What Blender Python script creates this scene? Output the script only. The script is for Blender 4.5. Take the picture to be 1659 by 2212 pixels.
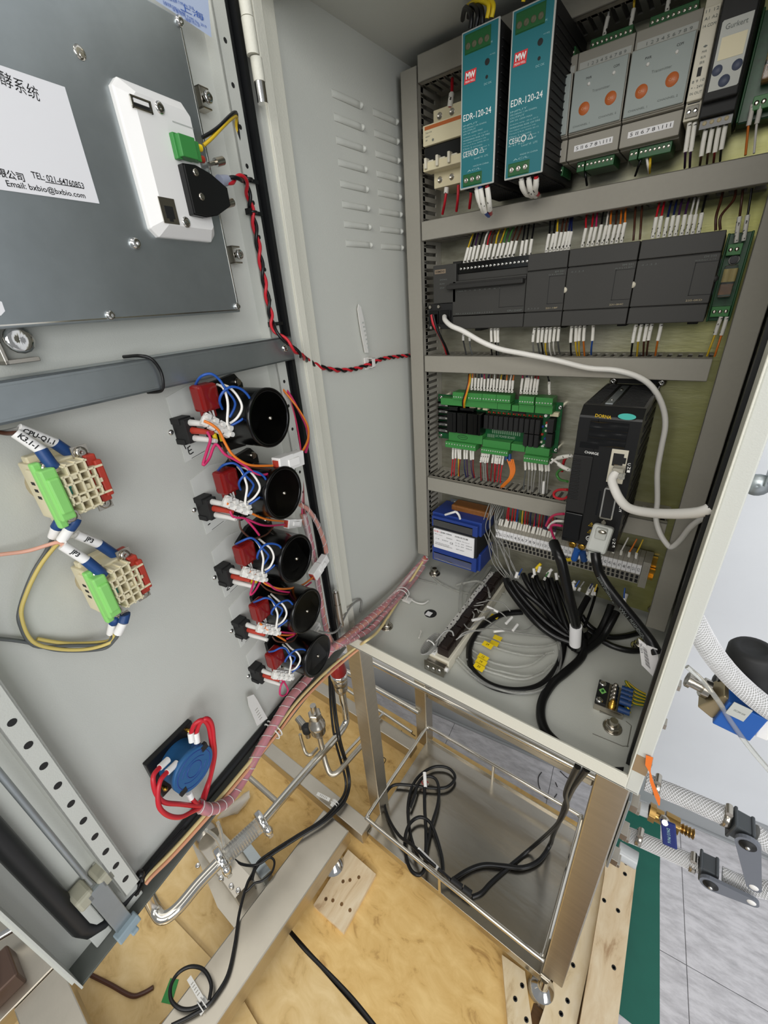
import bpy, bmesh, math, random
from mathutils import Matrix, Vector
for _o in list(bpy.data.objects): bpy.data.objects.remove(_o)
S = 0.001                                   # all sizes below are millimetres
random.seed(7)
SC = bpy.context.scene
COL = SC.collection
# ------------------------------------------------------------------ camera
CAM = Vector((382.5, -646.81, 496.42)); FPX = 889.03; IW, IH = 1659, 2212
PITCH, ROLL, YAW = (math.radians(a) for a in (63.111, -4.429, 38.129))
RC = (Matrix.Rotation(YAW, 3, 'Z') @ Matrix.Rotation(PITCH, 3, 'X') @ Matrix.Rotation(ROLL, 3, 'Z'))
cd = bpy.data.cameras.new('camera'); cam = bpy.data.objects.new('camera', cd); COL.objects.link(cam)
cd.sensor_fit = 'HORIZONTAL'; cd.sensor_width = 36.0; cd.lens = FPX / IW * 36.0
cd.clip_start = 0.01; cd.clip_end = 50
cam.matrix_world = Matrix.Translation(CAM * S) @ RC.to_4x4()
SC.camera = cam
# ------------------------------------------------------------------ light
SC.view_settings.view_transform = 'Standard'; SC.view_settings.look = 'None'
SC.view_settings.gamma = 1; SC.view_settings.use_curve_mapping = False
SC.view_settings.exposure = -0.08
wd = bpy.data.worlds.new('world'); SC.world = wd; wd.use_nodes = True
wd.node_tree.nodes['Background'].inputs[0].default_value = (0.92, 0.96, 1.0, 1)
wd.node_tree.nodes['Background'].inputs[1].default_value = 0.32
def area(name, loc, target, sx, sy, power, color):
    l = bpy.data.lights.new(name, 'AREA'); l.shape = 'RECTANGLE'; l.size = sx; l.size_y = sy
    l.energy = power; l.color = color
    o = bpy.data.objects.new(name, l); COL.objects.link(o); o.location = loc
    o.rotation_euler = (Vector(target) - Vector(loc)).to_track_quat('-Z', 'Y').to_euler(); return o
area('overhead_light', (0.2, -1.5, 2.2), (0.2, -0.9, 0), 1.6, 0.8, 13, (1.0, 0.97, 0.92))
area('overhead_light', (2.0, -0.7, 2.2), (2.0, -0.5, 0), 1.2, 1.2, 6, (0.97, 0.98, 1.0))
area('overhead_light', (-1.3, -0.55, 2.3), (-1.2, -0.55, 0), 1.8, 1.6, 10, (1.0, 0.97, 0.9))  # unseen panel added so the steel beam mirrors a bright ceiling
area('window_light', (2.2, -1.7, 0.7), (0.1, -0.4, 0.25), 1.4, 1.4, 34, (0.95, 0.97, 1.0))
area('room_light', (0.75, -2.8, 1.25), (0.2, 0.0, 0.25), 1.8, 1.0, 36, (1.0, 0.97, 0.92))
# ------------------------------------------------------------------ measuring helpers
def ray(px, py): return RC @ Vector(((px - IW / 2) / FPX, -(py - IH / 2) / FPX, -1))
def un(px, py, n, p0):
    d = ray(px, py); t = (Vector(p0) - CAM).dot(n) / d.dot(n); return CAM + d * t
M_WORLD = Matrix.Identity(4)
def frame(o, ex, ey, ez):
    m = Matrix((ex, ey, ez)).transposed().to_4x4(); m.translation = Vector(o); return m
DU = Vector((-.1466, .9892, 0)).normalized(); DW = Vector((.9892, .1466, 0)).normalized()
M_DOOR = frame((43.9, -524, 0), DU, (0, 0, 1), DW)        # X towards the hinge, Y up, Z out of the door
M_BACK = frame((0, 0, 0), (1, 0, 0), (0, 0, 1), (0, -1, 0))  # X right, Y up, Z towards the opening
M_LEFT = frame((-12, 0, 0), (0, 1, 0), (0, 0, 1), (1, 0, 0))
def onplane(M, px, py, h):
    n = M.to_3x3() @ Vector((0, 0, 1)); p = un(px, py, n, M @ Vector((0, 0, h)))
    return M.inverted() @ p
def DP(px, py, w=-20): return onplane(M_DOOR, px, py, w)
def BP(px, py, d=0): return onplane(M_BACK, px, py, d)
def LP(px, py, h=0): return onplane(M_LEFT, px, py, h)
def FP(px, py, z=2): return un(px, py, Vector((0, 0, 1)), (0, 0, z))
def XP(px, py, x): return un(px, py, Vector((1, 0, 0)), (x, 0, 0))
def W(M, p): return M @ Vector(p)
# ------------------------------------------------------------------ mesh builder
class G:
    def __init__(s): s.v = []; s.f = []; s.m = []; s.s = []
    def add(s, vs, fs, mi=0, sm=False):
        b = len(s.v); s.v += [Vector(p) for p in vs]
        for f in fs: s.f.append([b + i for i in f]); s.m.append(mi); s.s.append(sm)
        return s
    def box(s, x0, x1, y0, y1, z0, z1, mi=0):
        x0, x1 = sorted((x0, x1)); y0, y1 = sorted((y0, y1)); z0, z1 = sorted((z0, z1))
        return s.add([(x0,y0,z0),(x1,y0,z0),(x1,y1,z0),(x0,y1,z0),(x0,y0,z1),(x1,y0,z1),(x1,y1,z1),(x0,y1,z1)],
              [(3,2,1,0),(4,5,6,7),(0,1,5,4),(1,2,6,5),(2,3,7,6),(3,0,4,7)], mi)
    def cb(s, c, sx, sy, sz, mi=0):
        return s.box(c[0]-sx/2, c[0]+sx/2, c[1]-sy/2, c[1]+sy/2, c[2]-sz/2, c[2]+sz/2, mi)
    def prism(s, poly, a, b, ax=2, mi=0, sm=False):
        n = len(poly)
        def P(q, h):
            return (q[0], q[1], h) if ax == 2 else ((h, q[0], q[1]) if ax == 0 else (q[1], h, q[0]))
        if a > b: a, b = b, a
        ar = sum(poly[i][0]*poly[(i+1)%n][1]-poly[(i+1)%n][0]*poly[i][1] for i in range(n))
        if ar < 0: poly = poly[::-1]
        vs = [P(q, a) for q in poly] + [P(q, b) for q in poly]
        s.add(vs, [tuple(range(n))[::-1], tuple(range(n, 2*n))], mi)
        return s.add(vs, [(i, (i+1)%n, n+(i+1)%n, n+i) for i in range(n)], mi, sm)
    def hexa(s, bot, top, mi=0):
        return s.add(list(bot)+list(top), [(3,2,1,0),(4,5,6,7),(0,1,5,4),(1,2,6,5),(2,3,7,6),(3,0,4,7)], mi)
    def rings(s, rs, n, mi=0, caps=True, closed=False, sm=True):
        vs = [p for r in rs for p in r]; k = len(rs); fs = []
        for a in range(k if closed else k-1):
            b = (a+1) % k
            for i in range(n): j = (i+1) % n; fs.append((a*n+i, a*n+j, b*n+j, b*n+i))
        s.add(vs, fs, mi, sm)
        if caps and not closed: s.add(rs[0], [tuple(range(n))[::-1]], mi); s.add(rs[-1], [tuple(range(n))], mi)
        return s
    def lathe(s, c, ax, prof, n=20, mi=0, caps=True):
        c = Vector(c); ax = Vector(ax).normalized()
        t = Vector((0,0,1)) if abs(ax.z) < .9 else Vector((1,0,0))
        e1 = ax.cross(t).normalized(); e2 = ax.cross(e1)
        rs = [[c + ax*h + (e1*math.cos(2*math.pi*i/n) + e2*math.sin(2*math.pi*i/n))*max(r,.001) for i in range(n)] for r, h in prof]
        return s.rings(rs, n, mi, caps)
    def cyl(s, p, q, r, r2=None, n=16, mi=0):
        p = Vector(p); q = Vector(q); L = (q-p).length
        return s.lathe(p, q-p, [(r, 0), (r if r2 is None else r2, L)], n, mi)
    def sphere(s, c, r, n=12, mi=0, sc=(1,1,1)):
        rs = [[Vector((c[0]+sc[0]*r*math.sin(a)*math.cos(2*math.pi*i/n), c[1]+sc[1]*r*math.sin(a)*math.sin(2*math.pi*i/n), c[2]-sc[2]*r*math.cos(a))) for i in range(n)]
              for a in [math.pi*(k+.02)/(n//2+.04) for k in range(n//2+1)]]
        return s.rings(rs, n, mi)
    def tube(s, pts, r, n=8, mi=0, res=6, closed=False, caps=True, r_end=None):
        ps = smooth(pts, res, closed) if res else [Vector(p) for p in pts]
        k = len(ps); rs = []; up = None
        for i, p in enumerate(ps):
            a = ps[i-1] if (i > 0 or closed) else p; b = ps[(i+1) % k] if (i < k-1 or closed) else p
            t = (b-a); t = t.normalized() if t.length > 1e-9 else Vector((0,0,1))
            if up is None:
                up = Vector((0,0,1)) if abs(t.z) < .9 else Vector((1,0,0))
            e1 = (up - t*up.dot(t))
            e1 = e1.normalized() if e1.length > 1e-6 else t.orthogonal().normalized()
            up = e1; e2 = t.cross(e1)
            rr = r if r_end is None else r + (r_end-r)*i/max(1, k-1)
            rs.append([p + (e1*math.cos(2*math.pi*j/n) + e2*math.sin(2*math.pi*j/n))*rr for j in range(n)])
        return s.rings(rs, n, mi, caps, closed)
    def screw(s, c, ax, r, h=1.5, mi=0, slot=True):
        c = Vector(c); ax = Vector(ax).normalized()
        s.lathe(c, ax, [(r, 0), (r, h*.5), (r*.75, h*.9), (r*.25, h), (.01, h*.7 if slot else h)], 12, mi, False); return s
    def nut(s, c, ax, r, h, mi=0):
        c = Vector(c); ax = Vector(ax).normalized(); return s.lathe(c, ax, [(r,0),(r,h*.85),(r*.85,h)], 6, mi)
def smooth(pts, res=6, closed=False):
    ps = [Vector(p) for p in pts]; n = len(ps)
    if n < 3 and not closed: return ps
    out = []
    for i in range(n if closed else n-1):
        g = lambda k: ps[k % n] if closed else ps[max(0, min(n-1, k))]
        p0, p1, p2, p3 = g(i-1), g(i), g(i+1), g(i+2)
        for k in range(res):
            t = k/res
            out.append(.5*((2*p1)+(p2-p0)*t+(2*p0-5*p1+4*p2-p3)*t*t+(3*p1-p0-3*p2+p3)*t**3))
    if not closed: out.append(ps[-1])
    return out
INFO = {}
def put(o, label=None, cat=None, group=None, kind=None):
    if label: o['label'] = label
    if cat: o['category'] = cat
    if group: o['group'] = group
    if kind: o['kind'] = kind
    return o
def thing(name, label, cat, M=M_WORLD, org=(0,0,0), group=None):
    o = bpy.data.objects.new(name, None); COL.objects.link(o); o.empty_display_size = .01
    m = M.copy(); m.translation = (M @ Vector(org)) * S; o.matrix_world = m
    INFO[o.name] = (M, Vector(org)); return put(o, label, cat, group)
def mesh(name, g, mats, org, bev=0):
    me = bpy.data.meshes.new(name)
    me.from_pydata([(p-org)*S for p in g.v], [], g.f)
    for m in (mats if isinstance(mats, (list, tuple)) else [mats]): me.materials.append(m)
    me.polygons.foreach_set('material_index', g.m); me.polygons.foreach_set('use_smooth', g.s); me.update()
    return me
def bevel(o, b):
    if b:
        md = o.modifiers.new('bevel', 'BEVEL'); md.width = b*S; md.segments = 2; md.limit_method = 'ANGLE'; md.angle_limit = .7; md.harden_normals = False
def part(name, g, mats, parent, bev=0, label=None, kind=None):
    root = parent
    while root.parent: root = root.parent
    M, org = INFO[root.name]
    o = bpy.data.objects.new(name, mesh(name, g, mats, org)); COL.objects.link(o); o.parent = parent
    bevel(o, bev); return put(o, label, None, None, kind)
def solo(name, g, mats, label, cat, M=M_WORLD, org=None, group=None, bev=0, kind=None):
    org = Vector(org) if org is not None else sum(g.v, Vector())/len(g.v)
    o = bpy.data.objects.new(name, mesh(name, g, mats, org)); COL.objects.link(o)
    m = M.copy(); m.translation = (M @ org) * S; o.matrix_world = m
    INFO[o.name] = (M, org); bevel(o, bev); return put(o, label, cat, group, kind)
def text(body, parent, m, size, at, ex=(1,0,0), ey=(0,1,0), align='LEFT', name='lettering', sx=1.0, bold=0, sk=0):
    """flat print: lettering lying on a face; at/ex/ey in the coordinates of the parent thing's frame"""
    root = parent
    while root.parent: root = root.parent
    M, org = INFO[root.name]
    c = bpy.data.curves.new(name, 'FONT'); c.body = body; c.size = size*S; c.align_x = align; c.align_y = 'CENTER'; c.offset = bold*S; c.shear = sk
    c.resolution_u = 2
    t = bpy.data.objects.new('tmp', c); COL.objects.link(t)
    me = bpy.data.meshes.new_from_object(t.evaluated_get(bpy.context.evaluated_depsgraph_get())); bpy.data.objects.remove(t)
    ex = Vector(ex).normalized(); ey = Vector(ey).normalized(); ez = ex.cross(ey)
    r = Matrix((ex*sx, ey, ez)).transposed().to_4x4(); r.translation = (Vector(at)-org)*S
    me.transform(r); me.materials.clear(); me.materials.append(m)
    o = bpy.data.objects.new(name, me); COL.objects.link(o); o.parent = parent; return o
# ------------------------------------------------------------------ materials
def lin(h):
    h = h.lstrip('#'); return [((int(h[i:i+2],16)/255+.055)/1.055)**2.4 if int(h[i:i+2],16) > 10 else int(h[i:i+2],16)/255/12.92 for i in (0,2,4)] + [1]
def mat(name, c, rough=.5, metal=0, noise=0, nscale=40, bump=0, bscale=400, trans=0, spec=.5, aniso=None, emit=0, c2=None, alpha=1, ior=1.45):
    m = bpy.data.materials.new(name); m.use_nodes = True; nt = m.node_tree; b = nt.nodes['Principled BSDF']
    col = lin(c); b.inputs['Base Color'].default_value = col; b.inputs['Roughness'].default_value = rough
    b.inputs['Metallic'].default_value = metal; b.inputs['Specular IOR Level'].default_value = spec
    b.inputs['Transmission Weight'].default_value = trans; b.inputs['IOR'].default_value = ior
    if alpha < 1: b.inputs['Alpha'].default_value = alpha
    tc = nt.nodes.new('ShaderNodeTexCoord'); mp = nt.nodes.new('ShaderNodeMapping'); nt.links.new(tc.outputs['Object'], mp.inputs[0])
    if aniso: mp.inputs['Scale'].default_value = aniso
    if noise or c2:
        n = nt.nodes.new('ShaderNodeTexNoise'); n.inputs['Scale'].default_value = nscale; n.inputs['Detail'].default_value = 6; n.inputs['Roughness'].default_value = .6
        nt.links.new(mp.outputs[0], n.inputs['Vector'])
        r = nt.nodes.new('ShaderNodeValToRGB'); r.color_ramp.elements[0].position = .3; r.color_ramp.elements[1].position = .7
        a = lin(c2) if c2 else [x*(1-noise) for x in col[:3]]+[1]; e = col if c2 else [min(1,x*(1+noise)) for x in col[:3]]+[1]
        r.color_ramp.elements[0].color = a; r.color_ramp.elements[1].color = e
        nt.links.new(n.outputs[0], r.inputs[0]); nt.links.new(r.outputs[0], b.inputs['Base Color'])
    if bump:
        n = nt.nodes.new('ShaderNodeTexNoise'); n.inputs['Scale'].default_value = bscale; n.inputs['Detail'].default_value = 3
        nt.links.new(mp.outputs[0], n.inputs['Vector'])
        u = nt.nodes.new('ShaderNodeBump'); u.inputs['Strength'].default_value = bump; u.inputs['Distance'].default_value = .0006
        nt.links.new(n.outputs[0], u.inputs['Height']); nt.links.new(u.outputs[0], b.inputs['Normal'])
    if emit: b.inputs['Emission Color'].default_value = col; b.inputs['Emission Strength'].default_value = emit
    return m
K = {}
K['cab'] = mat('cabinet_paint', '#c6c7bf', .42, bump=.25, bscale=900)
K['cabrim'] = mat('rim_paint', '#d6d4c6', .5, bump=.5, bscale=500)
K['duct'] = mat('duct_grey', '#9a968b', .5, noise=.02, nscale=200)
K['ductin'] = mat('duct_dark', '#77756c', .6)
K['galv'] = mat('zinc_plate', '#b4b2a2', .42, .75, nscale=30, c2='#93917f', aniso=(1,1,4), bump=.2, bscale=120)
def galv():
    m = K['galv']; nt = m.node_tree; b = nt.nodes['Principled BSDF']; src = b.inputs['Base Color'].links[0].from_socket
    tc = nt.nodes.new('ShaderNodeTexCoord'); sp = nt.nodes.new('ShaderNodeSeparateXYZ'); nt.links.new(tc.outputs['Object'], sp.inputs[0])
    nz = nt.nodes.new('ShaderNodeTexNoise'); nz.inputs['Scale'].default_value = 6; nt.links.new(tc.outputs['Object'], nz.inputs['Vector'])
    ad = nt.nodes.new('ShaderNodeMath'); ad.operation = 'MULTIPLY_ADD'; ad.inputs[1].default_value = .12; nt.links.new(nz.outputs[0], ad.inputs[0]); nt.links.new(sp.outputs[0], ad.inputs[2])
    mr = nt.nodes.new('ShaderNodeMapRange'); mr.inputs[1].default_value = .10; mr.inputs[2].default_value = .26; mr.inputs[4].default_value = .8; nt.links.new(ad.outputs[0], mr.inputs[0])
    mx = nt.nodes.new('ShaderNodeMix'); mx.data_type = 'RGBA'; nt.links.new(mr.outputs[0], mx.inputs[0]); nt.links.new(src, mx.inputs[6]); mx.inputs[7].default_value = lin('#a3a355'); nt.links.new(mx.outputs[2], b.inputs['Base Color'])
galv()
K['zinc'] = mat('zinc_steel', '#a9b0b2', .38, .85, noise=.1, nscale=20, bump=.06, bscale=300)
K['steel'] = mat('stainless', '#c4bdaf', .36, 1, noise=.06, nscale=12, aniso=(1,1,12), bump=.08, bscale=300)
K['tray'] = mat('tray_sheet', '#bdb7ab', .2, 1, noise=.05, nscale=12, bump=1.0, bscale=7, aniso=(1,4,1))
K['steelb'] = mat('polished_steel', '#d8d3c8', .14, 1)
K['chrome'] = mat('chrome', '#dcdad6', .1, 1)
K['nickel'] = mat('nickel', '#b9b3a8', .25, 1)
K['brass'] = mat('brass', '#a68650', .28, 1)
K['gold'] = mat('yellow_zinc', '#c59a45', .3, 1, noise=.2, nscale=60)
K['black'] = mat('black_plastic', '#141414', .35)
K['blackg'] = mat('gloss_black', '#050505', .2)
K['blackm'] = mat('matt_black', '#1b1b1b', .6)
K['rubber'] = mat('black_rubber', '#1a1b1c', .4)
K['cable'] = mat('black_cable', '#0d0d0e', .3)
K['char'] = mat('charcoal_plastic', '#3a3936', .5, bump=.06, bscale=900)
K['char2'] = mat('charcoal_edge', '#282725', .55)
K['white'] = mat('white_plastic', '#eceae6', .35)
K['whitep'] = mat('white_paper', '#f0eff0', .6)
K['nylon'] = mat('nylon', '#e8e6e0', .4, trans=.15)
K['clear'] = mat('clear_plastic', '#f1f1ef', .12, trans=.92, ior=1.3)
K['tubec'] = mat('clear_tube', '#e9e9e4', .15, trans=.8, ior=1.25)
K['wrap'] = mat('spiral_wrap', '#f3dfe0', .3, trans=.75, ior=1.15)
K['cream'] = mat('cream_plastic', '#dcd2b0', .42)
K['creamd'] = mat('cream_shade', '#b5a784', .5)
K['lime'] = mat('lime_green', '#8bd070', .4)
K['redp'] = mat('red_plastic', '#b03a2a', .4)
K['cap'] = mat('red_capacitor', '#7c1a18', .16)
K['teal'] = mat('teal_label', '#1f6f78', .45)
K['green'] = mat('terminal_green', '#3f8a45', .4)
K['greend'] = mat('dark_green', '#1d5a2d', .4)
K['pcb'] = mat('pcb_green', '#14572e', .35, noise=.25, nscale=150)
K['blue'] = mat('blue_plastic', '#235a8c', .5, bump=.05)
K['blued'] = mat('dark_blue', '#27408a', .4)
K['blues'] = mat('blue_sleeve', '#1d4277', .45)
K['yellow'] = mat('yellow', '#f0d020', .4)
K['orange'] = mat('orange_dot', '#bb6430', .45)
K['grey'] = mat('grey_plastic', '#9b978c', .5)
K['greyl'] = mat('light_grey', '#b8bab4', .45)
K['greyp'] = mat('grey_face', '#9aa3a0', .5)
K['greyd'] = mat('valve_grey', '#6c7078', .4, bump=.1)
K['greydd'] = mat('valve_dark', '#45494c', .45, bump=.1)
K['ivory'] = mat('ivory', '#d8d2bf', .4)
K['redlogo'] = mat('red_print', '#d9363b', .5)
K['ink'] = mat('ink', '#1a1a1a', .7)
K['inkb'] = mat('blue_ink', '#3b63b5', .6)
K['inkg'] = mat('grey_ink', '#6d736f', .6)
K['inkw'] = mat('white_ink', '#f4f4f0', .6)
K['inky'] = mat('yellow_ink', '#d8b21e', .6)
K['inkt'] = mat('teal_print', '#9cc4c6', .6)
K['stick'] = mat('blue_sticker', '#b9c6df', .4)
K['amber'] = mat('amber_relay', '#c98b3a', .2, trans=.4)
K['tape'] = mat('brown_tape', '#9a8265', .3)
K['kraft'] = mat('varnish', '#8a4b1e', .35)
K['valveblue'] = mat('handle_blue', '#1d2c6d', .4)
K['coil'] = mat('coil_blue', '#1f57a4', .4)
K['redcap'] = mat('red_cap', '#8f1d1d', .35)
K['hose'] = mat('braided_hose', '#c3c3c0', .3, trans=.35, ior=1.2)
K['wallw'] = mat('white_wall', '#d9dce0', .55, noise=.02, nscale=8, bump=.15, bscale=200)
K['basebd'] = mat('base_grey', '#9b9ea0', .5)
K['pvc'] = mat('pvc_grey', '#b9bcbd', .25)
for n, h in dict(red='#c01f2c', rd='#7d1419', blk='#0e0e10', wht='#e9e6df', blu='#1d4fa0', dbl='#16204e', yel='#d9b52b', org='#e07a28', brn='#4a2a1c', pur='#3c1f48', gry='#8e8d88', grn='#3f7a3a', pnk='#c8305a', grd='#5a5d5c', mag='#c22b62').items():
    K['w_'+n] = mat('wire_'+n, h, .35)
def sleeve_mat():
    m = mat('sleeve_print', '#e9e6dd', .45); nt = m.node_tree; b = nt.nodes['Principled BSDF']
    tc = nt.nodes.new('ShaderNodeTexCoord'); v = nt.nodes.new('ShaderNodeTexVoronoi'); v.inputs['Scale'].default_value = 520
    nt.links.new(tc.outputs['Object'], v.inputs['Vector'])
    r = nt.nodes.new('ShaderNodeValToRGB'); r.color_ramp.interpolation = 'CONSTANT'
    r.color_ramp.elements[0].color = lin('#4a4844'); r.color_ramp.elements[1].color = lin('#e9e6dd'); r.color_ramp.elements[1].position = .16
    nt.links.new(v.outputs['Color'], r.inputs[0]); nt.links.new(r.outputs[0], b.inputs['Base Color']); return m
K['sleeve'] = sleeve_mat()
def wood(name, a, b_, knots=0, sc=(3,3,3), dark='#6b4a24'):
    m = mat(name, a, .6); nt = m.node_tree; bs = nt.nodes['Principled BSDF']
    tc = nt.nodes.new('ShaderNodeTexCoord'); mp = nt.nodes.new('ShaderNodeMapping'); mp.inputs['Scale'].default_value = sc
    nt.links.new(tc.outputs['Object'], mp.inputs[0])
    n = nt.nodes.new('ShaderNodeTexNoise'); n.inputs['Scale'].default_value = 4; n.inputs['Detail'].default_value = 8; n.inputs['Roughness'].default_value = .62; n.inputs['Distortion'].default_value = .6
    nt.links.new(mp.outputs[0], n.inputs['Vector'])
    r = nt.nodes.new('ShaderNodeValToRGB'); e = r.color_ramp.elements
    e[0].position = .28; e[0].color = lin(dark); e[1].position = .68; e[1].color = lin(a)
    k = e.new(.42); k.color = lin(b_); nt.links.new(n.outputs[0], r.inputs[0]); nt.links.new(r.outputs[0], bs.inputs['Base Color'])
    u = nt.nodes.new('ShaderNodeBump'); u.inputs['Strength'].default_value = .2; u.inputs['Distance'].default_value = .001
    nt.links.new(n.outputs[0], u.inputs['Height']); nt.links.new(u.outputs[0], bs.inputs['Normal']); return m
K['ply'] = wood('plywood', '#e6c483', '#d6b06c', sc=(5,9,5), dark='#a37c44')
K['plyl'] = wood('plywood_light', '#e3c893', '#d3b47a', sc=(4,6,4), dark='#b08f58')
K['pine'] = wood('pine', '#e0cfb0', '#d2bb97', sc=(12,3,12), dark='#a98a66')
K['pinel'] = wood('pine_light', '#e2d3b6', '#d6c29c', sc=(8,3,8), dark='#a98a60')
K['wdark'] = wood('dark_base', '#7d5a30', '#5e4324', sc=(4,9,4), dark='#3c2a16')
def tile_mat():
    m = mat('vinyl_tile', '#cfcfd2', .35); nt = m.node_tree; b = nt.nodes['Principled BSDF']
    tc = nt.nodes.new('ShaderNodeTexCoord'); mp = nt.nodes.new('ShaderNodeMapping'); mp.inputs['Scale'].default_value = (10, 34, 10); mp.inputs['Rotation'].default_value = (0,0,.75)
    nt.links.new(tc.outputs['Object'], mp.inputs[0]); n = nt.nodes.new('ShaderNodeTexNoise'); n.inputs['Scale'].default_value = 2.2; n.inputs['Detail'].default_value = 8; n.inputs['Roughness'].default_value = .7
    nt.links.new(mp.outputs[0], n.inputs['Vector']); r = nt.nodes.new('ShaderNodeValToRGB'); e = r.color_ramp.elements
    e[0].position = .25; e[0].color = lin('#a09ea1'); e[1].position = .6; e[1].color = lin('#d2d0d3'); nt.links.new(n.outputs[0], r.inputs[0]); nt.links.new(r.outputs[0], b.inputs['Base Color']); return m
K['tile'] = tile_mat()
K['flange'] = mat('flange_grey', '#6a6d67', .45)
K['gpaint'] = mat('green_paint', '#155f50', .35, noise=.05, nscale=30)
# ------------------------------------------------------------------ wires
def wire(pts, r, m, label, cat='wire', name='wire', group=None, sleeves=(), sr=None, res=5, n=6, smat=None, closed=False):
    """a round lead through world points; sleeves = [(t0, t1)] fractions of its length that carry a marker tube"""
    ps = [Vector(p) for p in pts]
    t = solo(name, G().tube(ps, r, n, res=res, closed=closed), m, label, cat, org=ps[0], group=group)
    if sleeves:
        q = smooth(ps, 6); L = [0]
        for a, b in zip(q, q[1:]): L.append(L[-1] + (b-a).length)
        def at(u):
            u *= L[-1]
            for i in range(len(q)-1):
                if L[i+1] >= u: return q[i].lerp(q[i+1], (u-L[i])/max(1e-6, L[i+1]-L[i]))
            return q[-1]
        for a, b in sleeves:
            part('marker_sleeve', G().tube([at(a+(b-a)*k/4) for k in range(5)], sr or r*1.7, 8, res=2), smat or K['sleeve'], t)
    return t
# ================================================================== the room
ZF, ZP = -740, -690                        # tile floor, top of the plywood deck
M_TILE = Matrix.Rotation(math.radians(6.3), 4, 'Z'); M_TILE.translation = (544, 228.8, ZF)
def root_struct(name, g, mats, M=M_WORLD, org=(0,0,0), bev=0):
    return put(solo(name, g, mats, None, None, M, org, bev=bev), kind='structure')
fl = root_struct('floor', G().box(-1800, 1500, -1500, 6, -14, -3), K['basebd'], M_TILE)
for i in range(-4, 5):
    for j in range(0, 5):
        part('tile', G().box(i*305+40+.6, i*305+345-.6, -j*305-.6, -j*305-305+.6, -3, 0), K['tile'], fl, bev=.6)
wl = root_struct('wall_back', G().box(-1800, 1500, 0, 60, 0, 2600), K['wallw'], M_TILE)
root_struct('baseboard_back', G().box(-1800, 1500, -7, 0, 0, 102).box(-1800, 1500, -14, -7, 0, 6), K['basebd'], M_TILE, bev=1.5)
gp = [FP(1427, 1762, ZF), FP(1425, 1900, ZF), FP(1425, 2260, ZF)]
root_struct('trim_1', G().prism([(gp[0].x-110, gp[0].y), (gp[0].x, gp[0].y), (gp[1].x, gp[1].y), (gp[2].x, gp[2].y), (gp[2].x-150, gp[2].y)], ZF+.2, ZF+.8), K['gpaint'])
# ------------------------------------------------------------------ plywood crate base
def pixprism(g, pts, zt, zb, mi=0): return g.prism([tuple(FP(x, y, zt)[:2]) for x, y in pts], zb, zt, 2, mi)
cb = thing('crate_base', 'plywood and pine crate base under the steel frames', 'pallet', org=(0, -300, ZF))
part('plywood_sheet', G().box(-900, 384, -504, 46, ZP-14, ZP), K['ply'], cb, bev=1, label='honey coloured plywood sheet under the basket')
part('plywood_sheet', G().box(-900, 384, -1300, -510, ZP-16, ZP-2), K['plyl'], cb, bev=1, label='paler plywood sheet in front of the black gap')
part('base_board', G().box(300, 503, -1300, 30, ZP-30, ZP-14.5).box(384, 432, -1300, 46, ZP-14, ZP-2), K['wdark'], cb)
part('skid', G().box(-900, 500, -1300, -1210, ZF, ZP-30).box(-900, 500, -60, 30, ZF, ZP-30).box(-900, 500, -640, -560, ZF, ZP-30), K['wdark'], cb)
for pts, zt, zb, lb in (([(1084, 2062), (1134, 2098), (1151, 2225), (1098, 2225)], -678, ZP, 'pine strip with nail heads in front of the levelling foot'),
                        ([(1345, 1860), (1310, 1900), (1243, 2225), (1160, 2225), (1215, 2060), (1290, 1845)], -676, ZP, 'pine strip with nail heads beside the levelling foot'),
                        ([(1310, 1815), (1375, 1870), (1333, 2225), (1250, 2225), (1306, 1890)], -664, ZP, 'outer pine plank beside the green stripe')):
    g = G(); pixprism(g, pts, zt, zb); part('plank', g, K['pinel'] if zt < -670 else K['pine'], cb, bev=1, label=lb)
for x, y, z in ((1128,2129,-678),(1113,2158,-678),(1137,2203,-678),(1238,2085,-676),(1226,2162,-676),(1212,2190,-676),(1350,1888,-664),(1335,1967,-664),(1326,2090,-664),(1305,1945,-664),(1352,1865,-664)):
    p = FP(x, y, z); part('nail_head', G().lathe((p.x,p.y,z-.5), (0,0,1), [(4,0),(4,.9),(2,.5)], 9, 0), K['blackm'], cb)
for pts in ([(396,2000),(420,2032),(414,2036),(390,2004)], [(985,1790),(1060,1850),(1058,1852),(983,1792)]):
    pass
g = G(); pixprism(g, [(180,2060),(300,1905),(470,2085),(330,2225),(150,2225)], ZP+6, ZP); part('plywood_sheet', g, K['plyl'], cb, bev=.8, label='thin pale plywood offcut under the door corner')
g = G(); pixprism(g, [(528,2164),(556,2212),(580,2240),(470,2240),(480,2212)], ZP+4, ZP-2); part('plywood_sheet', g, K['plyl'], cb, bev=.8, label='pale plywood corner piece beside the steel beam')
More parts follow.
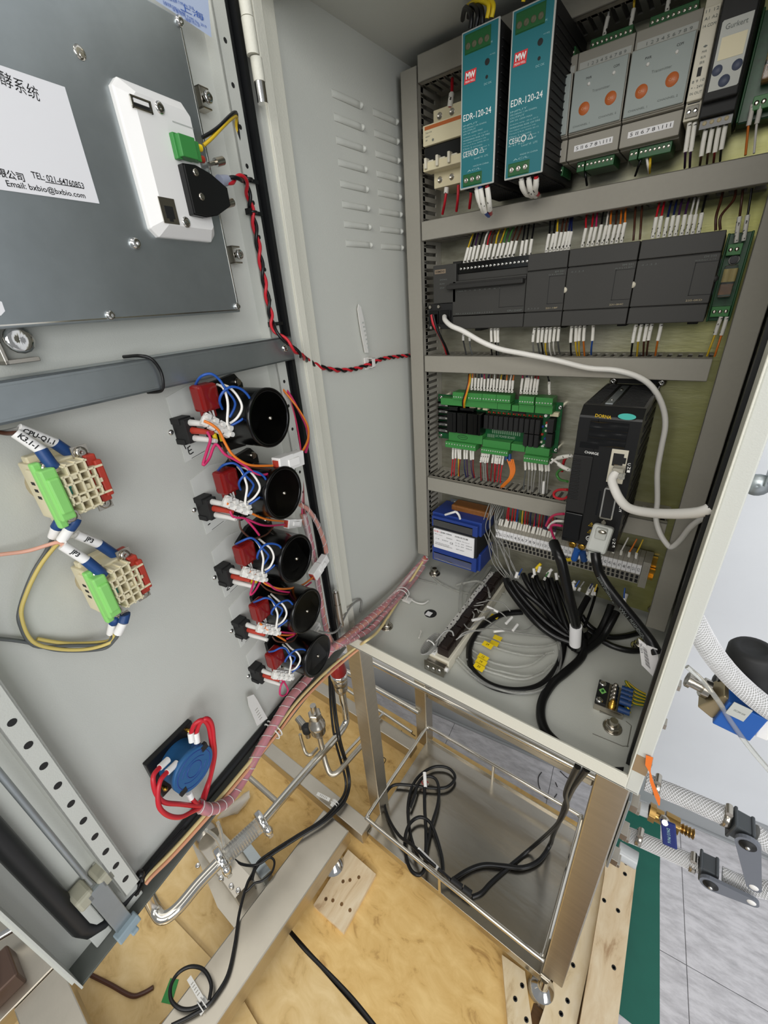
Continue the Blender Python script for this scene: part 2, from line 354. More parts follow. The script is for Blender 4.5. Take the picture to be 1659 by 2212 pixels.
# loose pine board, green tape, bent cord, swarf
g = G(); pixprism(g, [(752,1835),(812,1888),(742,2015),(677,1955)], ZP+11, ZP)
o = solo('pine_board', g, K['pine'], 'short pine board with drilled holes lying on the plywood', 'board', bev=1.2)
for x, y in ((741,1904),(756,1901),(775,1895),(704,1942),(738,1953),(756,1966),(719,1945)):
    p = FP(x, y, ZP+11); part('drilled_hole', G().lathe((p.x,p.y,ZP+10.6), (0,0,1), [(4,0),(3.6,.7)], 9), K['wdark'], o)
g = G(); pixprism(g, [(368,2113),(386,2116),(370,2170),(348,2165)], ZP+7, ZP+6.3)
solo('tape_strip', g, mat('green_tape', '#2f8a3f', .5), 'strip of green tape stuck on the plywood by the beam', 'tape')
wire([FP(*q, ZP+10) for q in ((196,2106),(240,2128),(283,2151),(308,2146),(331,2133))], 4, K['w_brn'], 'bent brown cord lying on the plywood under the door corner', 'cord', 'cord')
for i, q in enumerate((((822,1633),(833,1640),(829,1650)), ((866,1568),(880,1578),(897,1590)), ((867,1578),(869,1583)))):
    solo('wire_scrap', G().tube([FP(*a, ZP+1) for a in q], 1, 5), K['blackm'], ['short curled black wire scrap on plywood behind the left leg','long black wire scrap at the plywood edge','tiny wire scrap near the plywood edge'][i], 'scrap')
for i, (q, lb) in enumerate(((((1170,1668),(1163,1680),(1165,1700),(1178,1722),(1195,1724),(1203,1715)), 'thin curled black wire offcut on the tiles behind the basket'), (((1210,1666),(1225,1680),(1245,1690)), 'thin black wire offcut on the tiles below the cabinet'), (((1200,1690),(1204,1700)), 'shortest black wire offcut on the tiles'))):
    solo('wire_offcut', G().tube([FP(*a, ZF+1.5) for a in q], 1.1, 5), K['blackm'], lb, 'scrap')
# ------------------------------------------------------------------ stainless stand under the cabinet
st = thing('steel_stand', 'stainless steel stand carrying the control cabinet with a wire basket shelf', 'stand', org=(180, -150, ZP))
LEG = [(-52,-18,-242,-208,-640), (-52,-18,-22,12,-640), (384,419,-290,-255,-606), (384,419,-22,12,-640)]
for x0, x1, y0, y1, zb in LEG:
    part('leg', G().box(x0, x1, y0, y1, zb, -1), K['steel'], st, bev=2)
zt = BP(1100, 1585, 0)
part('rear_rail', G().box(-18, 384, -14, 8, zt.y-10, zt.y+10), K['steel'], st, bev=3)
part('top_rail', G().box(-52, 419, -22, 8, -30, -1), K['steel'], st, bev=2)
part('front_rail', G().box(-18, 400, -288, -258, -655, -624), K['steel'], st, bev=2)
part('side_rail', G().box(384, 410, -256, -20, -655, -624), K['steel'], st, bev=2)
tr = G().box(-20, 382, -290, -11, -621.5, -620)
tr.box(-20, 382, -291, -289.6, -640, -619).box(-20, 382, -11.5, -10, -640, -612).box(-21, -19.5, -290, -11, -640, -619).box(381.5, 383, -290, -11, -640, -619)
sh = part('shelf_tray', tr, K['tray'], st, bev=.5)
x0, x1, y0, y1, zr, c = -20, 380, -290, -14, -556, 16
part('basket_rail', G().tube([(x0+c,y0,zr),(170,y0,zr),(x1-c,y0,zr),(x1-4,y0+4,zr),(x1,y0+c,zr),(x1,-150,zr),(x1,y1-c,zr),(x1-4,y1-4,zr),(x1-c,y1,zr),(170,y1,zr),(x0+c,y1,zr),(x0+4,y1-4,zr),(x0,y1-c,zr),(x0,-150,zr),(x0,y0+c,zr),(x0+4,y0+4,zr)], 4.4, 10, closed=True), K['steelb'], st)
for x, y in ((173,-290),(173,-14),(380,-245),(380,-70)):
    part('rail_post', G().cyl((x,y,-620), (x,y,zr), 3.6, n=10), K['steelb'], st)
fx, fy = 391, -287
part('levelling_foot', G().lathe((fx,fy,ZP+.5), (0,0,1), [(25,0),(26,4),(25,9),(20,16),(10,22),(7,26),(7,60)], 24), K['chrome'], st)
# ------------------------------------------------------------------ skid frame on the left
sk = thing('skid_frame', 'heavy stainless floor frame running out under the cabinet door', 'frame', org=(-90, -500, ZP))
part('beam', G().box(-135, -52, -1300, -318, -648, -600), K['steel'], sk, bev=3, label='wide brushed beam running towards the camera')
part('beam', G().box(-700, -22, -309, -274, -640, -602), K['steel'], sk, bev=2, label='cross beam behind the wide beam')
a = BP(870, 1610, 40)
part('beam', G().box(-700, -40, -75, -40, -640, -602), K['steel'], sk, bev=2, label='rear cross beam')
ya, yb = FP(40, 2212, -600).y, FP(190, 2212, -600).y
xe = FP(128, 2080, -600).x
part('beam', G().box(xe, -136, ya, yb, -640, -600), K['steel'], sk, bev=2, label='cross beam below the door corner at the photo edge')
part('beam', G().box(xe-260, xe-1, ya-40, yb+14, -636, -597), K['steel'], sk, bev=2, label='wider plate end beside the chrome rod')
part('levelling_foot', G().lathe((-70,-368,ZP+.5), (0,0,1), [(27,0),(28,5),(26,10),(12,22),(8,26),(8,44)], 24), K['chrome'], sk)
# rails of the neighbouring basket
nb = thing('wire_basket', 'stainless wire basket rail behind the left stand leg', 'basket', org=(-150, -20, -560))
zq = -556
part('basket_rail', G().tube([XP(838, 1540, -100), (-118,y1,zq), (-400,y1,zq)] if False else [FP(890,1582,-590), FP(835,1545,-590), FP(800,1523,-590), FP(740,1484,-590)], 4.4, 8), K['steelb'], nb)
part('basket_rail', G().tube([FP(828,1541,-590), FP(800,1570,-590), FP(770,1602,-590), FP(735,1640,-590)], 4.4, 8), K['steelb'], nb)
lr = thing('tube_rail', 'pair of bright stainless tubes running behind the stand legs', 'pipe', org=(0, 20, -400))
for a, b in (((760,1408),(1300,1686)), ((740,1446),(905,1540))):
    p, q = BP(*a, 26), BP(*b, 26); part('tube', G().cyl((p.x,-26,p.y), (q.x,-26,q.y), 8, n=14), K['steelb'], lr)
# ================================================================== the control cabinet
ca = thing('control_cabinet', 'open light grey steel control cabinet on a stainless stand', 'cabinet', org=(206, -130, 0))
part('floor_panel', G().box(-14, 426, -294, 38, 0, 2), K['cab'], ca)
part('back_panel', G().box(-14, 426, 36, 38, 2, 770), K['cab'], ca)
part('roof_panel', G().box(-14, 426, -294, 38, 768, 770), K['cab'], ca)
part('right_wall', G().box(424, 426, -268, 36, 2, 768), K['cab'], ca)
lw = part('left_wall', G().box(-14, -12, -268, 36, 2, 768), K['cab'], ca)
lj = G().box(-14, 5.5, -294, -292, 0, 770).box(5.5, 7, -294, -283, 0, 770).box(-12, 5.5, -285, -283, 0, 770).box(-12, -4, -283, -258, 0, 770)
part('left_jamb', lj, K['cabrim'], ca, bev=.8)
part('right_jamb', G().box(413, 426, -294, -268, 0, 770), K['cab'], ca, bev=1.2)
part('jamb_lip', G().box(411.8, 413.2, -295.6, -268, 22, 748), K['cabrim'], ca, bev=.5)
part('bottom_rail', G().box(7, 413.5, -294, -291.5, 0, 23).box(7, 413.5, -294.8, -293, 21.5, 23.5), K['cabrim'], ca, bev=.8)
part('top_rail', G().box(7, 413, -294, -268, 746, 770), K['cabrim'], ca, bev=.8)
part('drip_hole', G().prism([tuple(FP(*q, 2.3)[:2]) for q in ((1305,1650),(1325,1657),(1348,1657),(1345,1671))], 2.05, 2.4), K['blackm'], ca)
# louvres pressed into the left wall
for col, y0 in ((0, -179), (1, -104.8)):
    for k in range(8):
        z = 705 - k*19.9; n = 10; rs = []
        for i in range(9):
            t = i/8; x = y0 + 49*t; hh = 3.1*math.sin(math.pi*min(1, max(.06, .1+t*1.0)) if t > .9 else math.pi/2) ; hh = 4.4*(1 if .04 < t < .96 else .2)
            rs.append([Vector((-12 + max(0, math.sin(math.pi*j/(n-1)))*hh*(.35+.65*t), x, z - 3.6*math.cos(math.pi*j/(n-1)))) for j in range(n)])
        part('louvre', G().rings(rs, n, 0, True).sphere((-11.6, y0+49, z), 3.4, 10, sc=(1.5,.8,1)), K['cab'], lw)
# mounting plate
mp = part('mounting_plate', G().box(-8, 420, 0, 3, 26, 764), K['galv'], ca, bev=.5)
for x, z in ((400, 36), (6, 36), (400, 752)):
    part('plate_bolt', G().nut((x, 0, z), (0,-1,0), 7, 6).cyl((x,0,z), (x,-14,z), 3.6, n=10), K['nickel'], mp)
# floor bolts, knock-out outlines, hole
for q, big in (((1323,1570),1), ((835,1352),1), ((939,1238),0), ((1380,1395),0)):
    p = FP(*q, 4); part('floor_bolt', G().lathe((p.x,p.y,2), (0,0,1), [(11,0),(11,1.5),(10,1.6)], 18).nut((p.x,p.y,3.6), (0,0,1), 8.5, 6).cyl((p.x,p.y,9), (p.x,p.y,16), 5, 4.6, 14), K['nickel'], ca)
def knock(pts):
    g = G()
    for a, b in zip(pts, pts[1:]):
        p, q = FP(*a, 2), FP(*b, 2); g.tube([p, q], .55, 5, res=0)
    part('knock_out_line', g, K['ductin'], ca)
knock([(1280,1585),(1345,1612),(1358,1612)]); knock([(1355,1614),(1364,1568),(1352,1558)]); knock([(1295,1538),(1330,1550)])
p = FP(930, 1325, 2.4); part('cable_hole', G().lathe((p.x,p.y,2.1), (0,0,1), [(11,0),(10.6,.3)], 24), K['blackm'], ca)
part('hole_glimpse', G().box(p.x-7, p.x+3, p.y-8, p.y+3, 2.3, 2.55), K['whitep'], ca)
part('jamb_strip', G().box(409, 413, -266, -255, 4, 766), K['rubber'], ca)  # dark strip running up behind the right jamb lip
# latch clips on the outer right side
for z0 in (10, 70, 130):
    p = [FP(1405,1690,0)][0]
for i, (a, b) in enumerate((((1482,1440),(1466,1485)), ((1456,1512),(1436,1568)), ((1428,1610),(1404,1650)))):
    p = BP(*b, 200); q = BP(*a, 200)
    part('latch_clip', G().box(426, 432, -205, -190, p.y, q.y).box(430, 440, -204, -192, p.y-2, p.y+5), K['nickel'], ca, bev=.5)
# clear brown tape around the bottom right corner of the frame
part('tape_band', G().box(413.5, 426.4, -294.5, -294.1, 36, 62).box(426, 426.5, -294.4, -280, 36, 62), mat('clear_brown_tape', '#a58c6c', .2, alpha=.75), ca)
# ------------------------------------------------------------------ the door (opened about eighty degrees)
M = M_DOOR
dr = thing('cabinet_door', 'light grey cabinet door standing open on the left', 'door', M_DOOR, (235, 0, -20))
part('door_panel', G().box(-192, 234, 1, 772, -22, -20), K['cab'], dr)
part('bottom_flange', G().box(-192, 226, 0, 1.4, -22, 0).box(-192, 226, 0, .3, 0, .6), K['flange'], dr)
part('free_edge_flange', G().box(-193.5, -192, 0, 772, -22, 2).box(-196, -193.5, 0, 772, -22, -8), K['cab'], dr)
part('hinge_edge_flange', G().box(226, 236, 0, 772, -22, -6), K['cab'], dr)
part('gasket', G().tube([(208, 772, -14),(208, 24, -14),(204, 16, -15),(190, 13, -16),(-130, 12, -16)], 4.6, 10, res=0).tube([(-171, 772, -15),(-171, 36, -15),(-168, 24, -15),(-160, 17, -15),(-148, 14, -15),(-128, 13, -16)], 7.2, 12, res=0), K['rubber'], dr)
part('gasket_lip', G().box(212, 217, 8, 772, -20, -5), K['rubber'], dr)
pr_ = G().box(187, 202, 60, 772, -8, -6.5).box(187, 188.5, 60, 772, -20, -6.5)
strip_r = part('perforated_rail', pr_, K['cab'], dr)
for k in range(26):
    part('rail_hole', G().lathe((195, 75+k*27, -6.6), (0,0,1), [(2,0),(1.8,.3)], 10), K['blackm'], strip_r)
strip_l = part('perforated_rail', G().box(-141, -127, 34, 772, -1.6, 0).box(-128.4, -127, 34, 772, -20, 0).box(-141, -139.6, 34, 772, -20, 0), K['cab'], dr)
for k in range(26):
    part('rail_hole', G().lathe((-134, 52.3+k*23.7, -.2), (0,0,1), [(2.9,0),(2.7,.4)], 12), K['blackm'], strip_l)
K['lug'] = mat('cast_lug', '#a8a592', .5)
# lock rod and its guide
a, b = DP(0, 1700, -2), DP(186, 1887, -2)
rod = part('lock_rod', G().cyl((-154, 772, -2), (-152, 96, -2), 2.2, n=14).cyl((-152, 97, -2), (-151.6, 82, -2), 1.4, n=10), K['zinc'], dr)
c = DP(215, 1925, -4)
for q in ((228,1893),(183,1942)):
    e = DP(*q, -4); part('rod_guide', G().box(e.x-6.5, e.x+6.5, e.y-7, e.y+7, -18, 0), K['lug'], dr, bev=2.5)
e0, e1 = DP(205,1925,-4), DP(265,1985,-4)
part('rod_tongue', G().box(e0.x-6, e0.x+8, 6, e0.y+6, -4, 0), K['zinc'], dr, bev=.6)
part('guide_channel', G().box(e0.x-20, e0.x-6, 2, e0.y-4, -20, -10).box(e0.x+9, e0.x+24, 2, e0.y+8, -20, -9), K['cab'], dr, bev=1)
part('guide_clip', G().box(e0.x-9, e0.x+11, -3, 7, -3, 5).box(e0.x, e0.x+6, -6, -2, 0, 8), mat('clip_grey', '#8fa0a8', .5), dr, bev=1)
# hinges
def hinge(z0, z1, zc):
    h = G()
    for a, b, m in ((z1, zc, 0), (zc-.8, z0, 0)): h.cyl((231, a, 6), (231, b, 6), 5, n=14)
    part('hinge', h, K['ivory'], dr)
a, b, c = DP(535, 40, 6), DP(556, 127, 6), DP(569, 182, 6)
h = G().cyl((a.x,790,6),(a.x,a.y+.6,6),5,n=14).cyl((a.x,a.y,6),(a.x,b.y+.6,6),5.3,n=14).cyl((a.x+3,b.y,6),(a.x+3,c.y,6),5,n=14)
hg = part('hinge', h, K['cabrim'], dr); part('hinge_pin', G().cyl((a.x+3,c.y,6),(a.x+3,c.y-14,6),4.6,n=12), K['chrome'], hg)
a, b = DP(729, 1305, 6), DP(735, 1352, 6)
h = G().cyl((a.x,a.y,6),(a.x,b.y,6),5,n=14).cyl((a.x,a.y+22,6),(a.x,a.y,6),4.4,n=12)
hg = part('hinge', h, K['nickel'], dr); part('hinge_pin', G().cyl((a.x,a.y+22,6),(a.x,a.y+26,6),3,n=10), K['chrome'], hg)
# ground strap between door and cabinet wall
wire([DP(672,1355,-6)and W(M,DP(672,1355,0)), W(M,DP(700,1366,8)), W(M,DP(728,1362,14)), LP(752,1320,14) and W(M_LEFT,LP(752,1318,16)), W(M_LEFT,LP(768,1300,8)), W(M_LEFT,LP(781,1298,4)), W(M_LEFT,LP(778,1322,3))], 1.6, K['w_gry'], 'thin grey ground strap looping from door to cabinet wall', 'cable', 'ground_strap')
# cabinet ducts -------------------------------------------------------------------------------
def duct(label, x0, x1, z0, z1, vert=False, D=60, skip=()):
    t = thing('cable_duct', label, 'cable duct', M_BACK, ((x0+x1)/2, (z0+z1)/2, 0), 'slotted cable ducts on the plate')
    part('lid', G().box(x0, x1, z0, z1, D-2, D).box(*((x0, x0+1.5, z0, z1) if vert else (x0, x1, z0, z0+1.5)), D-9, D).box(*((x1-1.5, x1, z0, z1) if vert else (x0, x1, z1-1.5, z1)), D-9, D), K['duct'], t, bev=.7)
    g = G().box(x0+1, x1-1, z0+1, z1-1, .5, 2)
    for s in (0, 1):
        if vert: a0, a1 = (x0+1.2, x0+2.7) if s == 0 else (x1-2.7, x1-1.2); l0, l1 = z0, z1
        else: a0, a1 = (z0+1.2, z0+2.7) if s == 0 else (z1-2.7, z1-1.2); l0, l1 = x0, x1
        q = (lambda u0, u1, d0, d1: g.box(a0, a1, u0, u1, d0, d1)) if vert else (lambda u0, u1, d0, d1: g.box(u0, u1, a0, a1, d0, d1))
        q(l0, l1, 2, 14)
        n = int((l1-l0)//10)
        for k in range(n): q(l0+k*10+2.5, l0+k*10+8, 14, D-7); q(l0+k*10+1.7, l0+k*10+8.8, D-16, D-7)
    part('slotted_body', g, K['duct'], t)
    return t
duct('left upright grey cable duct beside the cabinet wall', 0, 24.3, 44, 748, True)
duct('right upright grey cable duct beside the jamb', 395.2, 419.8, 44, 764, True)
duct('top grey cable duct behind the power supplies', 25.5, 394, 731.3, 756.5)
duct('grey cable duct between power supplies and controller row', 26, 394, 569, 592)
duct('grey cable duct between controller row and green relay board', 26, 388, 394, 418.6)
duct('short sloping-looking grey cable duct below the green relay board', 26.5, 388, 188.6, 214.6)
# ================================================================== things mounted on the door
M = M_DOOR
def WD(pts): return [W(M, p) for p in pts]
def wd(*pxw): return [W(M, DP(*q)) for q in pxw]                    # (px, py, w) -> world
def px2(q0, q1, w):                                                   # two pixel corners -> local box extents at height w
    a, b = DP(*q0, w), DP(*q1, w); return min(a.x,b.x), max(a.x,b.x), min(a.y,b.y), max(a.y,b.y)
def dtext(body, t, m, q0, q1, w, h=None, name='lettering', bold=0):
    """lettering that runs from pixel q0 to pixel q1 on a face at height w; h = letter height in mm"""
    a, b = DP(*q0, w), DP(*q1, w); ex = (b-a); L = ex.length; ex.normalize(); ey = Vector((0,0,1)).cross(ex)
    o = text(body, t, m, 10, (0,0,0), name=name, bold=bold)
    fit(o, t, a, ex, ey, L, h); return o
def fit(o, t, a, ex, ey, L, h=None):
    root = t
    while root.parent: root = root.parent
    org = INFO[root.name][1]
    co = [v.co + org*S for v in o.data.vertices]
    if not co: return
    w0 = max(c.x for c in co); x0 = min(c.x for c in co); hh = max(c.y for c in co)-min(c.y for c in co)
    y0 = (max(c.y for c in co)+min(c.y for c in co))/2
    sx = L*S/max(1e-6, w0-x0); sy = (h*S/max(1e-6, hh)) if h else sx
    ez = ex.cross(ey)
    for v, c in zip(o.data.vertices, co):
        v.co = (a*S + ex*((c.x-x0)*sx) + ey*((c.y-y0)*sy) + ez*(.00005)) - org*S
# ---- back of the touch panel
hm = thing('touch_panel_housing', 'metal back of the touch panel screwed to the upper door', 'panel', M, (0, 590, -20))
part('back_plate', G().box(-172, 144.5, 498, 689, -19.5, 0), K['zinc'], hm, bev=.8)
part('plate_seam', G().box(-172, 143, 499.5, 500.3, -.2, .25).box(142.4, 143.2, 499.5, 688, -.2, .25), K['steelb'], hm)
for q, big in (((386,46),0),((237,681),0),((511,662),0),((290,526),1)):
    p = DP(*q, 0); part('screw', G().lathe((p.x,p.y,0),(0,0,1),[(3.2 if not big else 4,0),(3.2 if not big else 4,1.2),(2.2,2.6 if not big else 4),(.4,1.6)],14), K['chrome'], hm)
p = DP(172, 113, 0); part('screw_hole', G().lathe((p.x,p.y,0),(0,0,1),[(3.6,0),(3.6,.4),(2.2,.5)],14).lathe((p.x+.8,p.y-1,.3),(0,0,1),[(2,0),(1.4,.5)],10), K['steelb'], hm)
co = G(); lo = (70,129,551,638); hi = (79,124,558.5,631)
def ring(b, w, c): x0,x1,y0,y1 = b; return [Vector(v) for v in ((x0+c,y0,w),(x1-c,y0,w),(x1,y0+c,w),(x1,y1-c,w),(x1-c,y1,w),(x0+c,y1,w),(x0,y1-c,w),(x0,y0+c,w))]
co.rings([ring(lo,.05,5), ring(lo,3.5,5), ring((71,128.5,552,637),4.6,5), ring(hi,10,2.5)], 8, 0, True, sm=False)
cov = part('port_cover', co, K['white'], hm, bev=.5)
x0,x1,y0,y1 = px2((278,203),(330,248),10)
us = part('usb_port', G().box(x0,x1,y0,y0+1,9.9,11).box(x0,x1,y1-1,y1,9.9,11).box(x0,x0+1,y0,y1,9.9,11).box(x1-1,x1,y0,y1,9.9,11).box(x0+2,x1-2,(y0+y1)/2-.2,(y0+y1)/2+2,10,10.9,1).box(x0+1,x1-1,y0+1,y1-1,9.9,10.3,2), [K['steelb'],K['white'],K['blackm']], cov)
x0,x1,y0,y1 = px2((340,424),(388,486),10)
part('ethernet_port', G().box(x0,x1,y0,y1,9.9,10.5).prism([(x0+3,y0+3.2),(x0+3,y1-5),(x1-3,y1-5),(x1-3,y0+3.2),(x1-5,y0+3.2),(x1-5,y0+1.4),(x0+5,y0+1.4),(x0+5,y0+3.2)],10.5,10.8,2,1), [K['nickel'],K['blackm']], cov)
for q in ((345,233),(402,480)):
    p = DP(*q, 10); part('screw', G().lathe((p.x,p.y,9.8),(0,0,1),[(3.6,0),(3.6,.8),(2.6,1.4),(.3,.7)],14), K['chrome'], cov)
p = DP(395,270,10); part('slot_line', G().box(p.x-9,p.x+9,p.y-.4,p.y+.4,9.8,10.15), K['greyl'], cov)
# white sheet with the maker's address, blue sheet above
sk_ = G().add([DP(0,143,.3)-Vector((70,0,0)),DP(140,188,.3),DP(215,440,.3),DP(0,412,.3)-Vector((60,0,0))],[(3,2,1,0)])
stk = part('address_sheet', sk_, K['whitep'], hm, label='white paper sheet with Chinese title and address')
dtext('发酵系统', stk, K['ink'], (-34,150), (84,205), .35, 6.5)
dtext('有限公司', stk, K['ink'], (-28,366), (52,384), .35, 4.2, bold=.15)
dtext('TEL: 021-64760853', stk, K['ink'], (68,377), (181,402), .35, 3.3, bold=.1)
dtext('Email: bxbio@bxbio.com', stk, K['ink'], (14,397), (184,424), .35, 3.8, bold=.1)
a, b = DP(98,393,.35), DP(181,407,.35); part('underline', G().tube([a, b], .2, 4, res=0), K['ink'], stk)
bs = G().add([DP(318,-40,.6),DP(446,-40,.6),DP(457,81,.6),DP(335,0,.6)],[(3,2,1,0)])
stb = part('blue_sheet', bs, K['stick'], hm, label='pale blue printed sticker at the top edge')
for k, (a, b) in enumerate((((352,4),(400,28)),((360,-6),(418,18)),((388,12),(440,38)),((372,18),(446,58)),((400,40),(432,56)))):
    dtext('设备铭牌 TYPE No. 2019' if k != 2 else '上海', stb, K['inkb'], a, b, .9, 2.0 if k != 2 else 4)
# corner sticker seen at the left edge
g = G().add([DP(-30,640,.3),DP(4,652,.3),DP(11,672,.3),DP(2,682,.3),DP(-30,676,.3)],[(4,3,2,1,0)]); part('corner_label', g, K['whitep'], hm)
# clamps that hold the panel
for i, (q, sc, lb) in enumerate((((437,214),1,'upper nickel mounting clamp beside the touch panel plate'),((506,551),1,'lower nickel mounting clamp beside the touch panel plate'),((24,735),1.9,'large nickel mounting clamp below the touch panel at the photo edge'))):
    p = DP(*q, -14); t = thing('panel_clamp', lb, 'clamp', M, (p.x, p.y, -20))
    s = sc
    part('bracket', G().box(p.x-5*s,p.x+5*s,p.y-7*s,p.y-5.6*s,-20,-10).box(p.x-5*s,p.x+5*s,p.y+5.6*s,p.y+7*s,-20,-10).box(p.x-5*s,p.x-3.8*s,p.y-7*s,p.y+7*s,-20,-10), K['nickel'], t, bev=.4)
    part('clamp_screw', G().cyl((p.x+1*s,p.y,-20),(p.x+1*s,p.y,-8),2.2*s,n=12).lathe((p.x+1*s,p.y,-9),(0,0,1),[(4.2*s,0),(4.2*s,1.6),(3*s,2.6),(.4,1.4)],14), K['chrome'], t)
# green plug and serial plug on the housing
t = thing('terminal_plug', 'small green two pole terminal plug on the white port cover', 'connector', M, (110, 604, 10))
x0,x1,y0,y1 = 102,122,600.5,613.5
part('plug_body', G().box(x0,x1-6,y0,y1,6,18).box(x1-6,x1,y0+.5,y1-.5,3,15).box(x0-1.5,x0+3,y0-1,y1+1,10,14), K['green'], t, bev=.5)
part('wire_entry', G().box(x1-.1,x1+.2,y0+1.5,y0+5.5,6,13).box(x1-.1,x1+.2,y0+8.5,y0+12.5,6,13), K['blackm'], t)
part('crimp_ferrule', G().cyl((x1-1,y0+10.5,9),(x1+7,y0+11.2,9),2.4,n=12), K['yellow'], t, label='yellow crimp ferrule')
part('crimp_ferrule', G().cyl((x1-1,y0+3.8,9),(x1+7,y0+4.4,9),2.4,n=12), K['redp'], t, label='red crimp ferrule')
wire(wd((437,297,6),(455,287,8),(475,272,8),(497,250,6),(510,243,2),(512,262,-4),(518,310,-8),(528,355,-8),(531,378,-8)), 1.3, K['w_blk'], 'black and clear lead from the green plug', 'wire')
wire(wd((440,314,6),(458,298,8),(480,275,8),(500,256,5),(511,252,0),(511,275,-6),(521,325,-9),(530,372,-9)), 1.3, K['w_yel'], 'yellow lead from the green plug', 'wire')
t = thing('serial_plug', 'black serial plug with two thumbscrews on the port cover', 'connector', M, (118, 581, 8))
poly = [(102,566),(102,597),(114,598),(127,595),(142,588),(142,576),(126,568),(114,565.5)]
part('plug_body', G().prism(poly, 1, 15).prism([(x*.96+4.6, y*.96+23.2) for x, y in poly], 14.9, 16.5), K['black'], t, bev=.6)
for q in ((423,372),(436,425)):
    p = DP(*q, 16.5); part('screw', G().lathe((p.x,p.y,16),(0,0,1),[(2.6,0),(2.4,1),(1.6,1.3),(.3,.8)],12), K['nickel'], t)
for a, b in (((452,355,6),(481,347,6)),((468,447,6),(502,437,6))):
    p, q = DP(*a), DP(*b); part('thumbscrew', G().cyl(p,p.lerp(q,.5),1.6,n=10).cyl(p.lerp(q,.45),q,3.1,n=14), K['nickel'], t)
p, q = DP(474,392,8), DP(492,389,8); part('cable_boot', G().cyl(p,q,4.6,3.6,14), mat('grey_gel', '#9a9fb0', .3), t)
# red and black twisted supply cable: along the rail, over the gap, across the left wall to the duct
path = wd((486,394,8),(505,388,10),(522,385,8),(532,398,3),(538,430,-2),(545,460,-3),(556,520,-3),(566,580,-3),(577,640,-3),(587,690,-2),(594,714,4),(618,736,12),(646,764,14)) + [W(M_LEFT, LP(*q)) for q in ((672,783,10),(700,795,6),(735,800,4),(768,797,4),(795,788,5),(825,776,6),(855,771,7),(886,768,9))]
sp = smooth(path, 10)
LL = [0]
for a, b in zip(sp, sp[1:]): LL.append(LL[-1]+(b-a).length)
for ph, m, lb in ((0,'red','red strand of the twisted supply cable down the hinge side'),(math.pi,'blk','black strand of the twisted supply cable down the hinge side')):
    pts = []
    for i, p in enumerate(sp):
        t_ = (sp[min(i+1,len(sp)-1)]-sp[max(0,i-1)]).normalized(); e1 = t_.cross(Vector((0.3,0.2,1))).normalized(); e2 = t_.cross(e1)
        an = LL[i]/30*2*math.pi + ph; an2 = LL[i]/(30 if LL[i] < 330 else 22)*2*math.pi+ph
        pts.append(p + (e1*math.cos(an2)+e2*math.sin(an2))*1.7)
    wire(pts, 1.6, K['w_'+m], lb, 'cable', 'power_strand', res=1, n=7)
for i, (q, lb) in enumerate((((535,388),'black cable tie at the bend of the twisted supply cable'),((545,459),'black cable tie on the twisted supply cable beside the lower panel edge'),((592,700),'black cable tie on the twisted supply cable above the steel channel'))):
    p = DP(*q, -4); t = thing('cable_tie', lb, 'cable tie', M, (p.x,p.y,-6))
    part('tie_loop', G().tube([p+Vector((math.cos(a)*4.2,0,math.sin(a)*4.2)) for a in [k*math.pi/4 for k in range(8)]], 1.1, 6, res=2, closed=True), K['black'], t)
    part('tie_tail', G().box(p.x+3,p.x+14,p.y-1.6,p.y+1.6,-5,-3.8).box(p.x-7,p.x-3,p.y-2.4,p.y+2.4,-6,-1), K['black'], t)
# steel channel across the door, with a cable tie round it
t = thing('steel_channel', 'zinc plated steel channel bolted across the middle of the door', 'bracket', M, (0,460,-20))
part('channel', G().box(-190,205,448,471.5,3,5).box(-190,205,448,449.6,-19,5).box(-190,205,470,471.5,-19,5).box(-190,205,468.4,468.8,4.9,5.2).box(-190,205,450.6,451,4.9,5.2), K['zinc'], t, bev=.7)
p = DP(615,752,5); part('screw', G().lathe((p.x,p.y,5),(0,0,1),[(4,0),(3.6,1.6),(1.6,2.4),(.2,1.8)],14), K['chrome'], t)
a, b, c = DP(308,770,6), DP(338,790,8), DP(350,842,8)
solo('cable_tie', G().tube([(a.x-2,473.5,-14),(a.x,473.8,2),(a.x+5,471,7.6),(a.x+9,462,8.4),(a.x+8.5,452,7.8),(a.x+7,446.8,4),(a.x+4,446,-8)], 1.3, 6), K['black'], 'black cable tie looped round the steel channel', 'cable tie', M)
# tie mount stuck on the left wall
p = LP(794,786,3); t = thing('cable_tie_mount', 'white releasable cable tie holding the red and black pair on the cabinet wall', 'cable tie', M_LEFT, (p.x,p.y,0))
part('mount', G().box(p.x-5,p.x+5,p.y-8,p.y+9,0,2.5), K['nylon'], t, bev=.8)
part('tie_loop', G().box(p.x-1,p.x+5.5,p.y-5,p.y-4,2.5,13).box(p.x-1,p.x+5.5,p.y+7,p.y+8,2.5,13).box(p.x-1,p.x+5.5,p.y-5,p.y+8,12,13), K['nylon'], t, bev=.3)
u_ = [LP(*q, 6) for q in ((776,657),(781,663),(787,690),(793,725),(797,762),(790,762),(783,727),(777,690),(774,668))]
g = G(); g.prism([(q.x,q.y) for q in u_], 4, 5.2)
tl = part('tie_tail', g, K['nylon'], t)
for k in range(7):
    q = LP(784+1.9*k, 697+9*k, 5.3); part('tie_slot', G().cb((q.x,q.y,5.3), 4.2, 2.2, .3), K['greyl'], tl)
